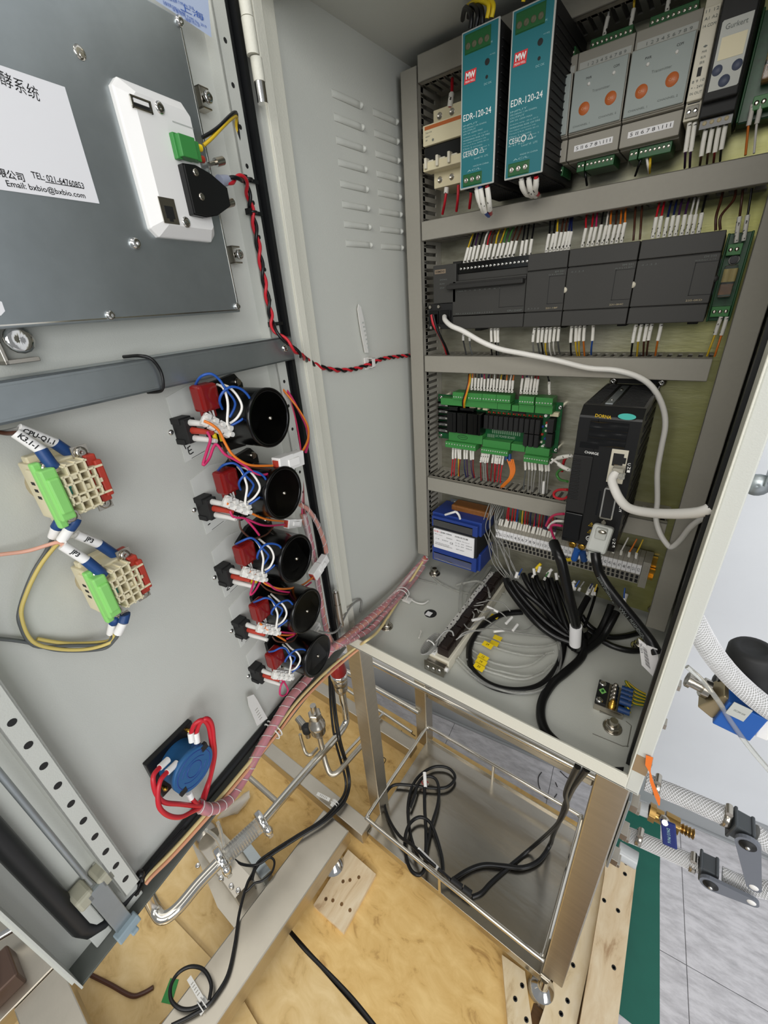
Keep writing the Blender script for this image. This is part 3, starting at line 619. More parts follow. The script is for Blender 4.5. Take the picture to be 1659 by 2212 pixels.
# ---- contact blocks
for i, dy in ((0,0),(1,-81)):
    dx = 0 if i == 0 else .5
    X = lambda v: v+dx; Y = lambda v: v+dy
    t = thing('contact_block', ['upper','lower'][i]+' cream contact block with lime green and red sides on the door', 'contact block', M, (X(-48),Y(402),-20), 'contact blocks of the push buttons')
    part('collar', G().lathe((X(-47),Y(402),-20),(0,0,1),[(14.5,0),(14.5,6),(12,8)],24), K['creamd'], t)
    part('base', G().box(X(-62),X(-32),Y(382),Y(421),-14,10).box(X(-63.5),X(-31),Y(385),Y(418),-4,9).box(X(-60),X(-34),Y(378),Y(425),-11,-4), K['cream'], t, bev=1)
    part('side_slots', G().box(X(-63.8),X(-63.4),Y(398),Y(400),-2,2).box(X(-63.8),X(-63.4),Y(403),Y(405),-2,2).box(X(-63.8),X(-63.4),Y(408),Y(410),-2,2), K['blackm'], t)
    part('green_block', G().box(X(-65),X(-56),Y(385),Y(420),10,20).box(X(-64),X(-57),Y(390),Y(414),18,22).box(X(-65.5),X(-60),Y(379),Y(424),9,14), K['lime'], t, bev=1.2)
    part('red_block', G().box(X(-37),X(-30),Y(386),Y(420),2,17).box(X(-36),X(-29.5),Y(382),Y(424),1,8).box(X(-34),X(-29),Y(390),Y(416),16,20), K['redp'], t, bev=1)
    gr = G()
    gr.box(X(-56),X(-37),Y(386),Y(419),1,11)
    for a, b, c, d in ((-56,-35,398,399.4),(-56,-35,406,407.4),(-56,-30,393,394.4),(-56,-30,411.5,412.9),(-53,-38,387,388.2),(-53,-38,418,419.2)): gr.box(X(a),X(b),Y(c),Y(d),11,21)
    for a, c, d in ((-55.5,393,413),(-51.5,386,420),(-46,386,420),(-40.5,386,420),(-36.5,393,413)): gr.box(X(a),X(a)+1.3,Y(c),Y(d),11,21)
    gr.box(X(-50),X(-47),Y(394),Y(396.5),11,20.6).box(X(-50),X(-47),Y(409),Y(411.5),11,20.6).box(X(-45),X(-41),Y(399.5),Y(403),11,19).box(X(-36),X(-31.5),Y(401),Y(404),11,20)
    part('plunger_grid', gr, K['cream'], t, bev=.2)
    part('teal_contact', G().box(X(-55),X(-51.8),Y(399),Y(405),11,17).cyl((X(-54),Y(405.4),16),(X(-51),Y(404),18),.5,n=6), mat('teal_plastic', '#1d8a7c', .4), t)
    for k, (x, y) in enumerate(((-57.5,419),(-36,422),(-57,384.5),(-34,384))):
        sc_ = part('terminal_screw', G().box(X(x-5),X(x+5),Y(y-4.5),Y(y+4.5),11,12.2).lathe((X(x),Y(y),12.2),(0,0,1),[(4,0),(3.8,1.6),(2.8,2.6),(.3,1.4)],14), K['nickel'], t)
# wires of the contact blocks
def lug(pts, lb, ferr=True, txt=None, m='wht', r=1.35):
    """lead with a white marker and a blue insulated ring lug; first point is the screw"""
    t = thing('ring_lug_lead', lb, 'wire', M, pts[0])
    part('ring_terminal', G().box(*(lambda a,b:(min(a.x,b.x)-2.4,max(a.x,b.x)+2.4,min(a.y,b.y)-.5,max(a.y,b.y)+.5,min(a.z,b.z)-.5,max(a.z,b.z)+.5))(pts[0],pts[0].lerp(pts[1],.6))), K['nickel'], t, bev=.3)
    part('blue_sleeve', G().tube([pts[0].lerp(pts[1],.5), pts[1], pts[2]], 3.7, 10, res=3), K['blues'], t)
    if len(pts) > 3:
        mk = part('marker_sleeve', G().tube([pts[2].lerp(pts[3],-.05), pts[3].lerp(pts[2],.5), pts[3]], 3.3, 12, res=3), K['white'], t)
        if txt:
            a, b = pts[3], pts[2]; ex = (b-a).normalized(); vw = (M.inverted() @ CAM) - a.lerp(b,.5); ez = (vw-ex*vw.dot(ex)).normalized(); ey = ez.cross(ex)
            o = text(txt, mk, K['ink'], 4.2, a.lerp(b,.5)+ez*3.45, ex, ey, 'CENTER', bold=.12)
    if len(pts) > 4: part('lead', G().tube(pts[3:], r, 7), K['lead_'+m] if 'lead_'+m in K else K['w_'+m], t)
    return t
K['lead_yel'] = mat('lead_cream_yellow', '#cdb86a', .4); K['lead_pnk'] = mat('lead_salmon', '#dba58f', .4)
lug([DP(125,1018,14),DP(108,1000,14),DP(88,972,12),DP(33,935,8)]+[DP(12,936,0),DP(-20,930,-6)], 'ring lug lead marked K3.1-1 on the upper contact block', txt='K3.1-1', m='brn')
lug([DP(182,985,4),DP(150,978,4),DP(118,957,4),DP(40,926,4)]+[DP(10,933,-4),DP(-20,935,-10)], 'ring lug lead marked CPU-Q1.1 on the upper contact block', txt='CPU-Q1.1', m='gry')
lug([DP(230,1250,14),DP(215,1235,14),DP(185,1210,12),DP(135,1178,8)]+[DP(122,1172,2),DP(60,1190,-8),DP(0,1198,-12),DP(-30,1205,-14)], 'ring lug lead marked JP3 on the front of the lower contact block', txt='JP3', m='pnk')
lug([DP(258,1205,4),DP(240,1193,4),DP(213,1175,4),DP(165,1155,2)]+[DP(150,1160,-4)], 'ring lug lead marked JP3 behind on the lower contact block', txt='JP3', m='wht')
lug([DP(165,1115,10),DP(160,1128,10),DP(150,1142,8),DP(133,1168,4)]+[DP(115,1185,-2),DP(85,1225,-8),DP(58,1280,-12),DP(46,1330,-14),DP(70,1385,-14),DP(125,1402,-12),DP(190,1402,-8),DP(238,1388,-2),DP(248,1370,2)], 'yellow lead looping between the two contact blocks', m='yel')
lug([DP(135,1118,0),DP(128,1130,0),DP(122,1140,-2),DP(115,1160,-6)]+[DP(100,1190,-10),DP(70,1240,-14),DP(44,1310,-15),DP(44,1350,-15),DP(75,1395,-15),DP(150,1395,-12),DP(225,1392,-6),DP(243,1375,0)], 'grey lead looping between the two contact blocks', m='grd')
lug([DP(270,1322,10),DP(270,1330,10),DP(266,1345,10),DP(255,1368,6)]+[DP(248,1382,2),DP(220,1402,-8),DP(130,1405,-14),DP(60,1388,-16),DP(0,1380,-16),DP(-40,1380,-16)], 'dark lead with lug under the lower contact block', m='grd')
lug([DP(252,1335,2),DP(248,1340,2),DP(245,1344,0),DP(240,1368,-4)]+[DP(232,1385,-8),DP(150,1390,-14),DP(80,1380,-16)], 'yellow lead with marker under the lower contact block', m='yel')
# ---- motors with their capacitors, switches and wiring
K['paperg'] = mat('label_film', '#d4d5ce', .4)
PC = [408.2, 331.9, 252.9, 178.8, 103.1]; PX = [114.2, 113.3, 112.6, 113, 116.5]
ORD = ['topmost','second from the top','middle','second from the bottom','lowest']
SIGN = ["'E",'-','2','3','4']; SW = []
def loc(q, i): p = DP(*q); return Vector((p.x+PX[i]-PX[0], p.y+PC[i]-PC[0], p.z))
def obox(g, a, b, wd_, th, up=(0,0,1), mi=0):
    a, b, up = Vector(a), Vector(b), Vector(up); d = (b-a).normalized(); s = d.cross(up).normalized(); n = s.cross(d)
    vs = [p+s*(wd_/2*i)+n*(th/2*j) for p in (a,b) for i,j in ((-1,-1),(1,-1),(1,1),(-1,1))]
    return g.hexa(vs[:4], vs[4:], mi)
for i in range(5):
    o_ = ORD[i]; cx, cy = PX[i], PC[i]
    t = thing('pump_motor', o_+' black cylindrical pump motor on the door', 'motor', M, (cx,cy,-20), 'black pump motors in a column')
    part('mount_bracket', G().prism([(cx-27,cy-20),(cx-10,cy-34),(cx+14,cy-36),(cx+28,cy-14),(cx+28,cy+26),(cx+20,cy+36),(cx-8,cy+33),(cx-27,cy+22)], -20, -15), K['black'], t, bev=.5)
    part('motor_can', G().lathe((cx,cy,-15),(0,0,1),[(24,0),(27,2),(27,52),(27.4,53),(27.4,55),(26.6,56),(24.8,56),(23.9,55.1)],48).prism([(cx+23.9*math.cos(a),cy+23.9*math.sin(a)) for a in [k*math.pi/24 for k in range(48)]],39.8,40.1), K['blackg'], t)
    part('shaft_tip', G().sphere((cx,cy,40.2),2,10), K['nickel'], t)
    for a, b in ((20,28),(-16,-30)): part('bracket_screw', G().cyl((cx+a,cy+b,-15),(cx+a,cy+b,-11),3,n=10).nut((cx+a,cy+b,-15),(0,0,1),4,2.5), K['nickel'], t)
    # paper label under the parts
    pl = G(); q = [(58,437),(83,443),(100,440),(98,385),(82,380),(57.8,378)]
    pl.prism([(x+cx-PX[0], y+cy-PC[0]) for x, y in q], -19.9, -19.5)
    tp = solo('paper_label', pl, K['paperg'], 'white paper label with handwriting under the '+o_+' motor switch', 'label', M, group='paper labels beside the motors')
    # handwriting
    hx, hy = 61+cx-PX[0], 386.5+cy-PC[0]; st_ = {0:[[(0,7),(1,3)],[(6,4.5),(2.5,3.5)],[(3,3.5),(3,-2.5),(7.5,-2)],[(3,.5),(6.5,1)]],1:[[(1,0),(4,.6)]],2:[[(0,3),(3,4),(4,1.5),(1,-2),(5,-2)]],3:[[(0,-2),(1,1),(3,0),(4,3),(7,3)]],4:[[(1,3),(2,0),(6,1)],[(5,3),(2,-3)]]}[i]
    for s_ in st_: part('handwriting', G().tube([(hx+a,hy+b,-19.3) for a, b in s_], .5, 5, res=3), K['ink'], tp)
    part('pen_line', G().tube([(hx+4,379.5+cy-PC[0],-19.4),(hx+20,381.5+cy-PC[0],-19.4)], .22, 4, res=0), K['ink'], tp)
    p = Vector((52.6+cx-PX[0], 407.8+cy-PC[0], -20)); part('rivet', G().lathe(p,(0,0,1),[(2.6,0),(2.4,1),(1.2,1.8)],12), K['chrome'], dr)
    # capacitor
    c0, c1 = loc((425,834,18),i), loc((480,878,18),i)
    t = thing('capacitor', 'glossy red capacitor beside the '+o_+' motor', 'capacitor', M, ((c0.x+c1.x)/2,(c0.y+c1.y)/2,10), 'red capacitors beside the motors')
    part('capacitor_body', G().box(c0.x,c1.x-1,c1.y-1,c0.y,6,20), K['cap'], t, bev=2.6)
    part('capacitor_leg', G().box(c0.x+3,c0.x+6,c1.y-9,c1.y,9,13).box(c1.x-6,c1.x-3,c1.y-8,c1.y,9,13), K['cap'], t, bev=.8)
    part('lead_pair', G().cyl((c0.x+8.5,c1.y-1,14),(c0.x+11,c1.y-10,15),.9,n=6).cyl((c0.x+12.5,c1.y-1,14),(c0.x+12,c1.y-10,15),.9,n=6), K['w_wht'], t)
    # rocker switch back with spade lugs
    t = thing('rocker_switch', 'back of the black rocker switch beside the '+o_+' motor', 'switch', M, (62+cx-PX[0],408+cy-PC[0],-20), 'rocker switches beside the motors')
    sx_, sy_ = 61.5+cx-PX[0], 408+cy-PC[0]
    part('switch_body', G().box(sx_-5.5,sx_+6,sy_-10.5,sy_+10.5,-20,-3).box(sx_-6.5,sx_+7,sy_+6,sy_+11.5,-20,-9).box(sx_-6.5,sx_+7,sy_-12,sy_-7,-20,-9), K['blackm'], t, bev=.5)
    for dy_, mm, z1 in ((7,'nylon',22),(0,'redp',19),(-7,'nylon',21)):
        part('spade_lug', G().tube([(sx_+1,sy_+dy_,-4),(sx_+1,sy_+dy_,4),(sx_+2,sy_+dy_-.5,12),(sx_+3,sy_+dy_-1.5,z1)], 3.1 if mm != 'redp' else 3.4, 8, r_end=2), K[mm], t)
    # choc block
    a, b = loc((436,903,16),i), loc((499,935,26),i)
    t = thing('terminal_strip', 'white terminal strip hanging beside the '+o_+' motor', 'terminal strip', M, a.lerp(b,.5), 'white terminal strips beside the motors')
    g = G(); n_ = 4
    for k in range(n_):
        p, q = a.lerp(b,(k+.08)/n_), a.lerp(b,(k+.92)/n_); obox(g, p, q, 11, 6); m_ = p.lerp(q,.5)
        g.cyl(m_+Vector((0,2.6,2)), m_+Vector((0,3,6)), 2.2, n=10).cyl(m_+Vector((0,-2.6,2)), m_+Vector((0,-2.6,5.8)), 2.2, n=10)
    obox(g, a, b, 5, 5); part('strip_body', g, K['nylon'], t, bev=.4)
def ploop(i, q, ws): return [W(M, loc((350+x/5.027, 790+y/5.027, w_), i)) for (x, y), w_ in zip(q, ws)]
for i in range(5):
    o_ = ORD[i]; jt = lambda v: v+random.uniform(-10,10)*(i > 0)
    J = lambda q: [(jt(a), jt(b)) for a, b in q]
    wire(ploop(i, J([(360,215),(420,120),(530,88),(620,150),(690,250),(785,380),(785,460),(735,560)]), (8,20,26,28,30,30,28,24)), 1.15, K['w_blu'], 'blue lead arching over the capacitor of the '+o_+' motor')
    wire(ploop(i, J([(655,470),(625,380),(660,290),(750,230),(860,255),(945,340),(962,430),(920,530),(850,595),(730,660)]), (20,26,30,33,35,36,36,34,32,26)), 1.15, K['w_blu'], 'blue lead in a round loop in front of the '+o_+' motor')
    wire(ploop(i, J([(600,205),(660,235),(700,330),(716,440),(708,600),(725,680),(768,690)]), (14,26,30,30,29,27,28)), 1.15, K['w_wht'], 'straight white lead at the '+o_+' motor terminal strip')
    wire(ploop(i, J([(650,205),(730,235),(820,330),(868,450),(820,560),(740,625)]), (14,26,32,34,32,26)), 1.15, K['w_wht'], 'bowed white lead in front of the '+o_+' motor')
    for k in range(2):
        p = loc((465+10*k if i != 0 else 464+14*k, 943, 14), i)
        if i in (0, 2): solo('crimp_ferrule', G().cyl(p+Vector((0,3,0)), p+Vector((0,-4,0)), 2, n=10), K['yellow'], ('left','right')[k]+' yellow crimp under the '+o_+' terminal strip', 'ferrule', M)
# plug connectors and their leads
def plug(c, d, lb, L=27, w_=15, th=10):
    c, d = Vector(c), Vector(d).normalized(); t = thing('plug_connector', lb, 'connector', M, c, 'white plug connectors on the motor leads')
    g = G(); obox(g, c-d*L/2, c+d*L*.05, w_, th); obox(g, c+d*L*.05, c+d*L/2, w_-1.5, th-1); part('housing', g, K['white'], t, bev=.7)
    g = G(); obox(g, c-d*L*.18+Vector((0,0,th/2)), c+d*L*.22+Vector((0,0,th/2+1)), w_*.45, 2.4); part('latch', g, K['white'], t, bev=.4)
    g = G(); obox(g, c-d*(L/2+1.2), c-d*(L/2-.6), w_*.7, th*.6); part('wire_inlet', g, K['redp'], t)
def ppx(p, q, w_): a, b = DP(*p, w_), DP(*q, w_); return a.lerp(b,.5), b-a
plug(*ppx((590,1010),(655,985),34), 'largest white plug connector on the topmost motor leads', 38, 17, 11)
plug(*ppx((612,1132),(653,1128),14), 'white plug connector between the second and middle motors', 24, 11, 8)
plug(*ppx((672,1250),(706,1200),14), 'white plug connector standing upright beside the middle motor', 34, 14, 10)
plug(*ppx((670,1372),(690,1345),6), 'small white plug connector partly behind the two lowest motors', 18, 10, 8)
def pw(q, ws, m, lb, r=1.25): wire([W(M, DP(350+x/5.027, 790+y/5.027, w_)) for (x,y), w_ in zip(q, ws)], r, K['w_'+m], lb)
pw([(455,600),(540,640),(620,710),(680,830),(760,960),(880,1050),(1000,1085),(1200,1085)], (22,26,28,28,30,32,33,34), 'org', 'orange lead from the topmost switch to the largest plug')
pw([(490,715),(525,800),(490,920),(445,1078),(510,1010),(560,880),(600,860),(680,960),(780,1015),(900,1085),(1000,1160),(1100,1185),(1240,1150)], (19,20,22,24,24,24,25,28,30,32,34,34,34), 'mag', 'magenta lead looping from the topmost switch to the largest plug')
pw([(650,845),(700,960),(790,1070),(1000,1105),(1200,1130)], (14,20,24,30,33), 'brn', 'brown lead from the topmost terminal strip to the largest plug', .9)
pw([(1530,920),(1585,800),(1580,650),(1480,470),(1340,290),(1280,215)], (34,30,20,8,-4,-14), 'org', 'orange lead rising from the largest plug to the perforated rail')
pw([(1560,940),(1590,790),(1560,640),(1460,440),(1370,290),(1300,210)], (33,26,16,4,-6,-14), 'mag', 'magenta lead rising from the largest plug to the perforated rail', 1.6)
def pq(pts, m, lb, r=1.2): wire([W(M, DP(*q)) for q in pts], r, K['w_'+m], lb)
pq([(490,1088,20),(525,1100,22),(570,1120,22),(612,1126,16)], 'org', 'orange lead below the second motor')
pq([(497,1104,18),(505,1117,20),(530,1120,22),(570,1135,22),(615,1133,16)], 'mag', 'magenta lead below the second motor')
pq([(530,1120,20),(548,1140,22),(560,1156,22)], 'mag', 'short magenta lead crossing above the middle capacitor')
pq([(517,1125,18),(522,1145,20),(545,1163,22),(575,1155,20),(590,1138,16)], 'brn', 'brown lead sagging between the second and middle motors', .9)
pq([(531,1230,20),(560,1245,24),(575,1262,24),(610,1272,24),(650,1265,20),(675,1248,16)], 'org', 'orange lead sagging below the middle motor')
pq([(540,1248,20),(575,1258,24),(600,1275,24),(640,1278,22),(672,1258,16)], 'mag', 'magenta lead sagging below the middle motor')
pq([(550,1250,18),(545,1268,22),(541,1285,24),(552,1275,24),(563,1255,22)], 'mag', 'magenta loop hanging at the middle switch', 1.1)
pq([(558,1255,18),(580,1275,24),(620,1284,24),(655,1270,20)], 'brn', 'brown lead under the middle motor', .9)
pq([(562,1347,20),(585,1365,24),(607,1378,24),(617,1384,22),(600,1372,24),(622,1372,20),(640,1368,16)], 'org', 'orange lead doubled up below the second motor from the bottom')
pq([(590,1363,18),(615,1366,22),(638,1369,18),(620,1380,18)], 'mag', 'magenta lead below the second motor from the bottom')
pq([(588,1375,18),(600,1386,22),(630,1386,20),(642,1372,16)], 'brn', 'brown lead below the second motor from the bottom', .9)
pq([(660,1372,4),(645,1395,14),(634,1420,18),(632,1450,20),(620,1465,22)], 'org', 'orange lead dropping beside the lowest motor')
pq([(652,1374,4),(638,1398,14),(630,1430,18),(626,1455,20),(608,1478,22),(605,1500,22),(615,1502,20),(622,1490,20),(612,1470,20)], 'mag', 'magenta lead looping under the lowest switch')
pq([(598,1463,20),(612,1470,22),(622,1464,20)], 'mag', 'short magenta tail at the lowest terminal strip')
# ---- blue running-time meter
cx, cy = -52, 99
t = thing('hour_meter', 'blue round meter on a square black flange low on the door', 'meter', M, (cx,cy,-20))
part('flange', G().box(cx-26,cx+26,cy-26,cy+26,-20,-14), K['black'], t, bev=.8)
part('meter_body', G().lathe((cx,cy,-14),(0,0,1),[(20,0),(20,20),(22.2,20.4),(22.2,24.6),(21.6,25)],40).lathe((cx,cy,10.9),(0,0,1),[(21.6,0),(.2,.02)],40), K['blue'], t, bev=0)
gr_ = G()
for R_ in (18.5, 8): gr_.tube([(cx+R_*math.cos(a),cy+R_*math.sin(a),11) for a in [k*math.pi/12 for k in range(24)]], .5, 5, res=1, closed=True)
gr_.tube([(cx-13,cy+4,11),(cx-8,cy+9,11),(cx,cy+11,11),(cx+8,cy+9,11),(cx+13,cy+4,11)],.4,5).tube([(cx-13,cy-4,11),(cx-8,cy-9,11),(cx,cy-11,11),(cx+8,cy-9,11),(cx+13,cy-4,11)],.4,5)
part('cap_groove', gr_, K['blued'], t)
for a in (35, 215):
    an = math.radians(a); part('snap_tab', G().cb((cx+20*math.cos(an),cy+20*math.sin(an),9.5),7,7,4), K['blackm'], t, bev=.4)
for x, y in ((-22,-14),(-4,-23),(18,22)): part('screw', G().cyl((cx+x,cy+y,-14),(cx+x,cy+y,-10),1.8,n=10).sphere((cx+x,cy+y,-10),2.4,8), K['gold'], t)
for q in (((420,1610,6),(432,1622,8)),((385,1648,2),(402,1658,6))): part('blue_lug', G().cyl(DP(*q[0]),DP(*q[1]),3.6,n=12), K['blues'], t)
for q in (((412,1583,2),(415,1602,4)),((423,1583,4),(426,1604,6)),((363,1641,0),(345,1658,2)),((382,1648,4),(361,1668,6)),((408,1712,8),(413,1724,8))):
    part('marker_sleeve', G().cyl(DP(*q[0]),DP(*q[1]),3.1,n=12), K['white'], t)
r3 = lambda lb, *q: wire(wd(*q), 2.2, K['w_red'], lb, n=8)
r3('red lead arching over the blue meter, inner one', (413,1584,2),(420,1565,6),(437,1555,10),(450,1568,10),(456,1600,8),(458,1630,2),(456,1670,-4),(446,1700,-4),(438,1722,0),(440,1735,4))
r3('red lead arching over the blue meter, outer one', (424,1584,4),(432,1562,8),(447,1552,12),(458,1566,12),(462,1600,10),(464,1635,4),(452,1690,-2),(441,1728,2))
r3('red lead bowing left of the blue meter, upper one', (347,1656,2),(333,1672,4),(331,1690,6),(338,1715,8),(355,1733,10),(390,1737,10),(425,1741,8),(440,1740,6))
r3('red lead bowing left of the blue meter, lower one', (362,1667,6),(347,1685,8),(341,1715,10),(345,1745,12),(365,1762,12),(390,1765,12),(412,1755,10),(438,1742,6))
r3('short red lead below the blue meter', (413,1722,8),(420,1732,8),(430,1740,6),(442,1742,6))
# ---- pink spiral wrapped harness along the bottom of the door and into the cabinet
hp = wd((430,1740,4),(448,1748,6),(475,1742,4),(500,1720,0),(530,1675,-2),(560,1620,-3),(595,1560,-3),(630,1505,-3),(668,1462,-3),(700,1420,0),(722,1395,10)) 
hp2 = [Vector(FP(*q)) for q in ((735,1388,50),(770,1360,34),(800,1335,26),(830,1308,20),(862,1275,16),(890,1240,20),(910,1218,30),(920,1205,44))]
def harness(path, r, lb, core=('red','pnk','wht','org'), wrap=True):
    t = thing('wire_harness', lb, 'wire harness', M_WORLD, path[0])
    ps = smooth(path, 6)
    for k, m in enumerate(core):
        pts = []
        for i, p in enumerate(ps):
            d = (ps[min(i+1,len(ps)-1)]-ps[max(i-1,0)]).normalized(); e1 = d.orthogonal().normalized(); e2 = d.cross(e1); an = i*.12+k*2*math.pi/len(core)
            pts.append(p+(e1*math.cos(an)+e2*math.sin(an))*r*.5)
        part('lead', G().tube(pts, r*.42, 6, res=0), K['w_'+m], t)
    if wrap:
        part('spiral_wrap', G().tube(path, r, 12), K['wrap'], t)
        pts = []; L = 0; up = Vector((0,0,1))
        for i, p in enumerate(smooth(path, 24)):
            q = smooth_cache = None
            pts.append(p)
        out = []
        for i, p in enumerate(pts):
            if i: L += (p-pts[i-1]).length
            d = (pts[min(i+1,len(pts)-1)]-pts[max(i-1,0)]).normalized(); e1 = (up-d*up.dot(d)).normalized(); e2 = d.cross(e1); an = L/13*2*math.pi
            out.append(p+(e1*math.cos(an)+e2*math.sin(an))*(r+.1))
        part('wrap_edge', G().tube(out, .45, 4, res=0), K['nylon'], t)
    return t
harness(hp, 6, 'pink spiral wrapped harness along the lower door edge', ('red','red','pnk','pnk','red'))
harness([W(M,DP(722,1397,8))]+hp2, 6.2, 'pink spiral wrapped harness crossing from door into cabinet', ('pnk','wht','red','org'))
harness([Vector(FP(*q)) for q in ((728,1397,46),(765,1378,26),(800,1358,18),(830,1325,16),(866,1285,14),(895,1250,16),(915,1222,30))], 5, 'second pink harness below the wrapped one at the cabinet floor', ('red','rd','red'))
harness(wd((655,1110,-6),(668,1160,-6),(680,1220,-6),(690,1280,-6),(698,1330,-6),(708,1370,-4),(722,1395,6)), 4.2, 'clear wrapped harness dropping beside the motors along the rail', ('org','pnk','wht'))
harness(wd((648,1090,-4),(665,1100,0),(685,1130,8),(700,1170,12),(705,1195,12)), 3, 'orange wrapped lead to the upright white plug', ('org','org'))
harness(wd((606,835,-12),(630,880,-8),(648,960,-8),(652,1020,-8),(655,1110,-6)), 2.6, 'thin dark red leads along the hinge side rail', ('rd','pnk'), False)
yl = [Vector(FP(*q)) for q in ((918,1206,40),(890,1250,20),(865,1290,10),(840,1330,14),(815,1365,20),(790,1385,30))] 
K['w_cream'] = mat('wire_cream','#d9c48c',.4); K['w_salm'] = mat('wire_salmon','#d79a76',.4)
ED = ((735,1420),(695,1455),(640,1512),(595,1572),(540,1640),(480,1712),(441,1757),(401,1802),(360,1846),(322,1883),(308,1900))
wire(yl+wd((770,1398,14),*[(x+2,y+3,w_) for (x,y),w_ in zip(ED,(4,2,0,-2,-3,-4,-5,-6,-7,-8,-9))]), 2.3, K['w_cream'], 'cream yellow lead along the bottom of the door and into the cabinet', 'cable', 'control_cable')
wire(wd(*[(x+7,y+9,w_) for (x,y),w_ in zip(ED[::-1],(-6,-5,-4,-3,-2,-1,0,1,2,4,6))],(775,1402,18)), 2, K['w_salm'], 'salmon lead beside the cream one on the bottom of the door', 'cable', 'control_cable')
wire(wd((296,1930,-10),(302,1910,-9),(316,1886,-10),(355,1840,-10),(398,1792,-9)), 2.2, K['cable'], 'black lead with a tie at the lower door corner', 'cable', 'control_cable')
p = DP(303,1895,-4); t = thing('cable_tie', 'black cable tie at the end of the left perforated rail', 'cable tie', M, (p.x,p.y,-4))
a = [DP(*q) for q in ((303,1888,-6),(308,1905,-3),(302,1920,0),(292,1934,1))]; part('tie_loop', G().tube(a, 1.8, 6), K['black'], t); part('tie_head', G().sphere(a[0], 4, 8), K['black'], t)
def tiemount(q0, tail, lb):
    p = DP(*q0, -18); t = thing('cable_tie_mount', lb, 'cable tie', M, (p.x,p.y,-20))
    part('mount', G().box(p.x-9,p.x+4,p.y-7,p.y+7,-20,-15), K['nylon'], t, bev=1)
    part('tie_loop', G().tube([p+Vector(v) for v in ((4,-9,4),(4,9,4),(4,10,12),(4,4,24),(4,-6,24),(4,-10,12))], 1, 5, closed=True).tube([p+Vector(v) for v in ((9,-9,4),(9,9,4),(9,10,12),(9,4,24),(9,-6,24),(9,-10,12))], 1, 5, closed=True), K['nylon'], t)
    g = G(); g.prism([(a.x,a.y) for a in [DP(*q,-10) for q in tail]], -11, -10); tl = part('tie_tail', g, K['nylon'], t); c0 = DP(*tail[0],-10).lerp(DP(*tail[1],-10),.5); c1 = DP(*tail[2],-10).lerp(DP(*tail[-1],-10),.5)
    for k in range(5): q = c0.lerp(c1,.2+.12*k); part('tie_slot', G().cb((q.x,q.y,-9.9),4.4,.9,.3), K['grey'], tl)
tiemount((566,1578), ((578,1552),(556,1568),(538,1525),(535,1505),(548,1500),(556,1512)), 'white releasable cable tie on the pink harness at the lower door')
q = Vector(FP(870,1282,16)); t = thing('cable_tie_mount', 'white releasable cable tie round the harness on the cabinet floor', 'cable tie', M_WORLD, q)
d = (Vector(FP(890,1240,20))-Vector(FP(850,1300,16))).normalized(); e1 = Vector((0,0,1)); e2 = d.cross(e1).normalized()
for s_ in (-4, 4): part('tie_loop', G().tube([q+d*s_+(e1*math.sin(a)+e2*math.cos(a))*11 for a in [k*math.pi/6 for k in range(12)]], .9, 5, res=2, closed=True), K['nylon'], t)
part('tie_head', G().cb(tuple(Vector(FP(880,1296,6))), 16, 12, 5), K['nylon'], t, bev=1)
part('tie_tail', G().tube([FP(*a) for a in ((885,1293,6),(900,1302,5),(915,1304,5),(925,1298,5))], 1.8, 5), K['nylon'], t)
# ================================================================== devices on the mounting plate
M = M_BACK
def WB(*pxd): return [W(M, BP(*q)) for q in pxd]
def bx(g, x0, x1, z0, z1, d0, d1, mi=0): return g.box(x0, x1, z0, z1, d0, d1, mi)
def btext(body, t, m, q0, q1, d, h=None, bold=0):
    a, b = BP(*q0, d), BP(*q1, d); ex = (b-a); L = ex.length; ex.normalize(); ey = Vector((0,0,1)).cross(ex)
    o = text(body, t, m, 10, (0,0,0), bold=bold); fit(o, t, a, ex, ey, L, h); return o
def ltext(body, t, m, x0, x1, z, d, h=None, bold=0, vert=False):
    o = text(body, t, m, 10, (0,0,0), bold=bold)
    if vert: fit(o, t, Vector((x0,z,d)), Vector((0,-1,0)), Vector((1,0,0)), x1, h)
    else: fit(o, t, Vector((x0,z,d)), Vector((1,0,0)), Vector((0,1,0)), x1-x0, h)
    return o
for lb, x0, x1, z in (('upper zinc mounting rail behind the power supplies',28,390,660),('middle zinc mounting rail behind the controller row',28,392,496)):
    solo('mounting_rail', G().box(x0,x1,z-17.5,z-13,3,7.5).box(x0,x1,z+13,z+17.5,3,7.5).box(x0,x1,z-13,z+13,.2,1.2).box(x0,x1,z-13.5,z-12.5,.2,7).box(x0,x1,z+12.5,z+13.5,.2,7), K['zinc'], lb, 'rail', M)
g = G().box(150,390,108-3,110,3,7.5).box(150,389,91,95,3,7.5).box(150,389,127,131,3,7.5).box(150,389,95,127,.2,1.2).box(150,389,94.5,95.5,.2,7).box(150,389,126.5,127.5,.2,7).box(378,386,112,114,1.2,1.6)
solo('mounting_rail', g, K['gold'], 'yellow passivated rail carrying the terminal strip', 'rail', M)
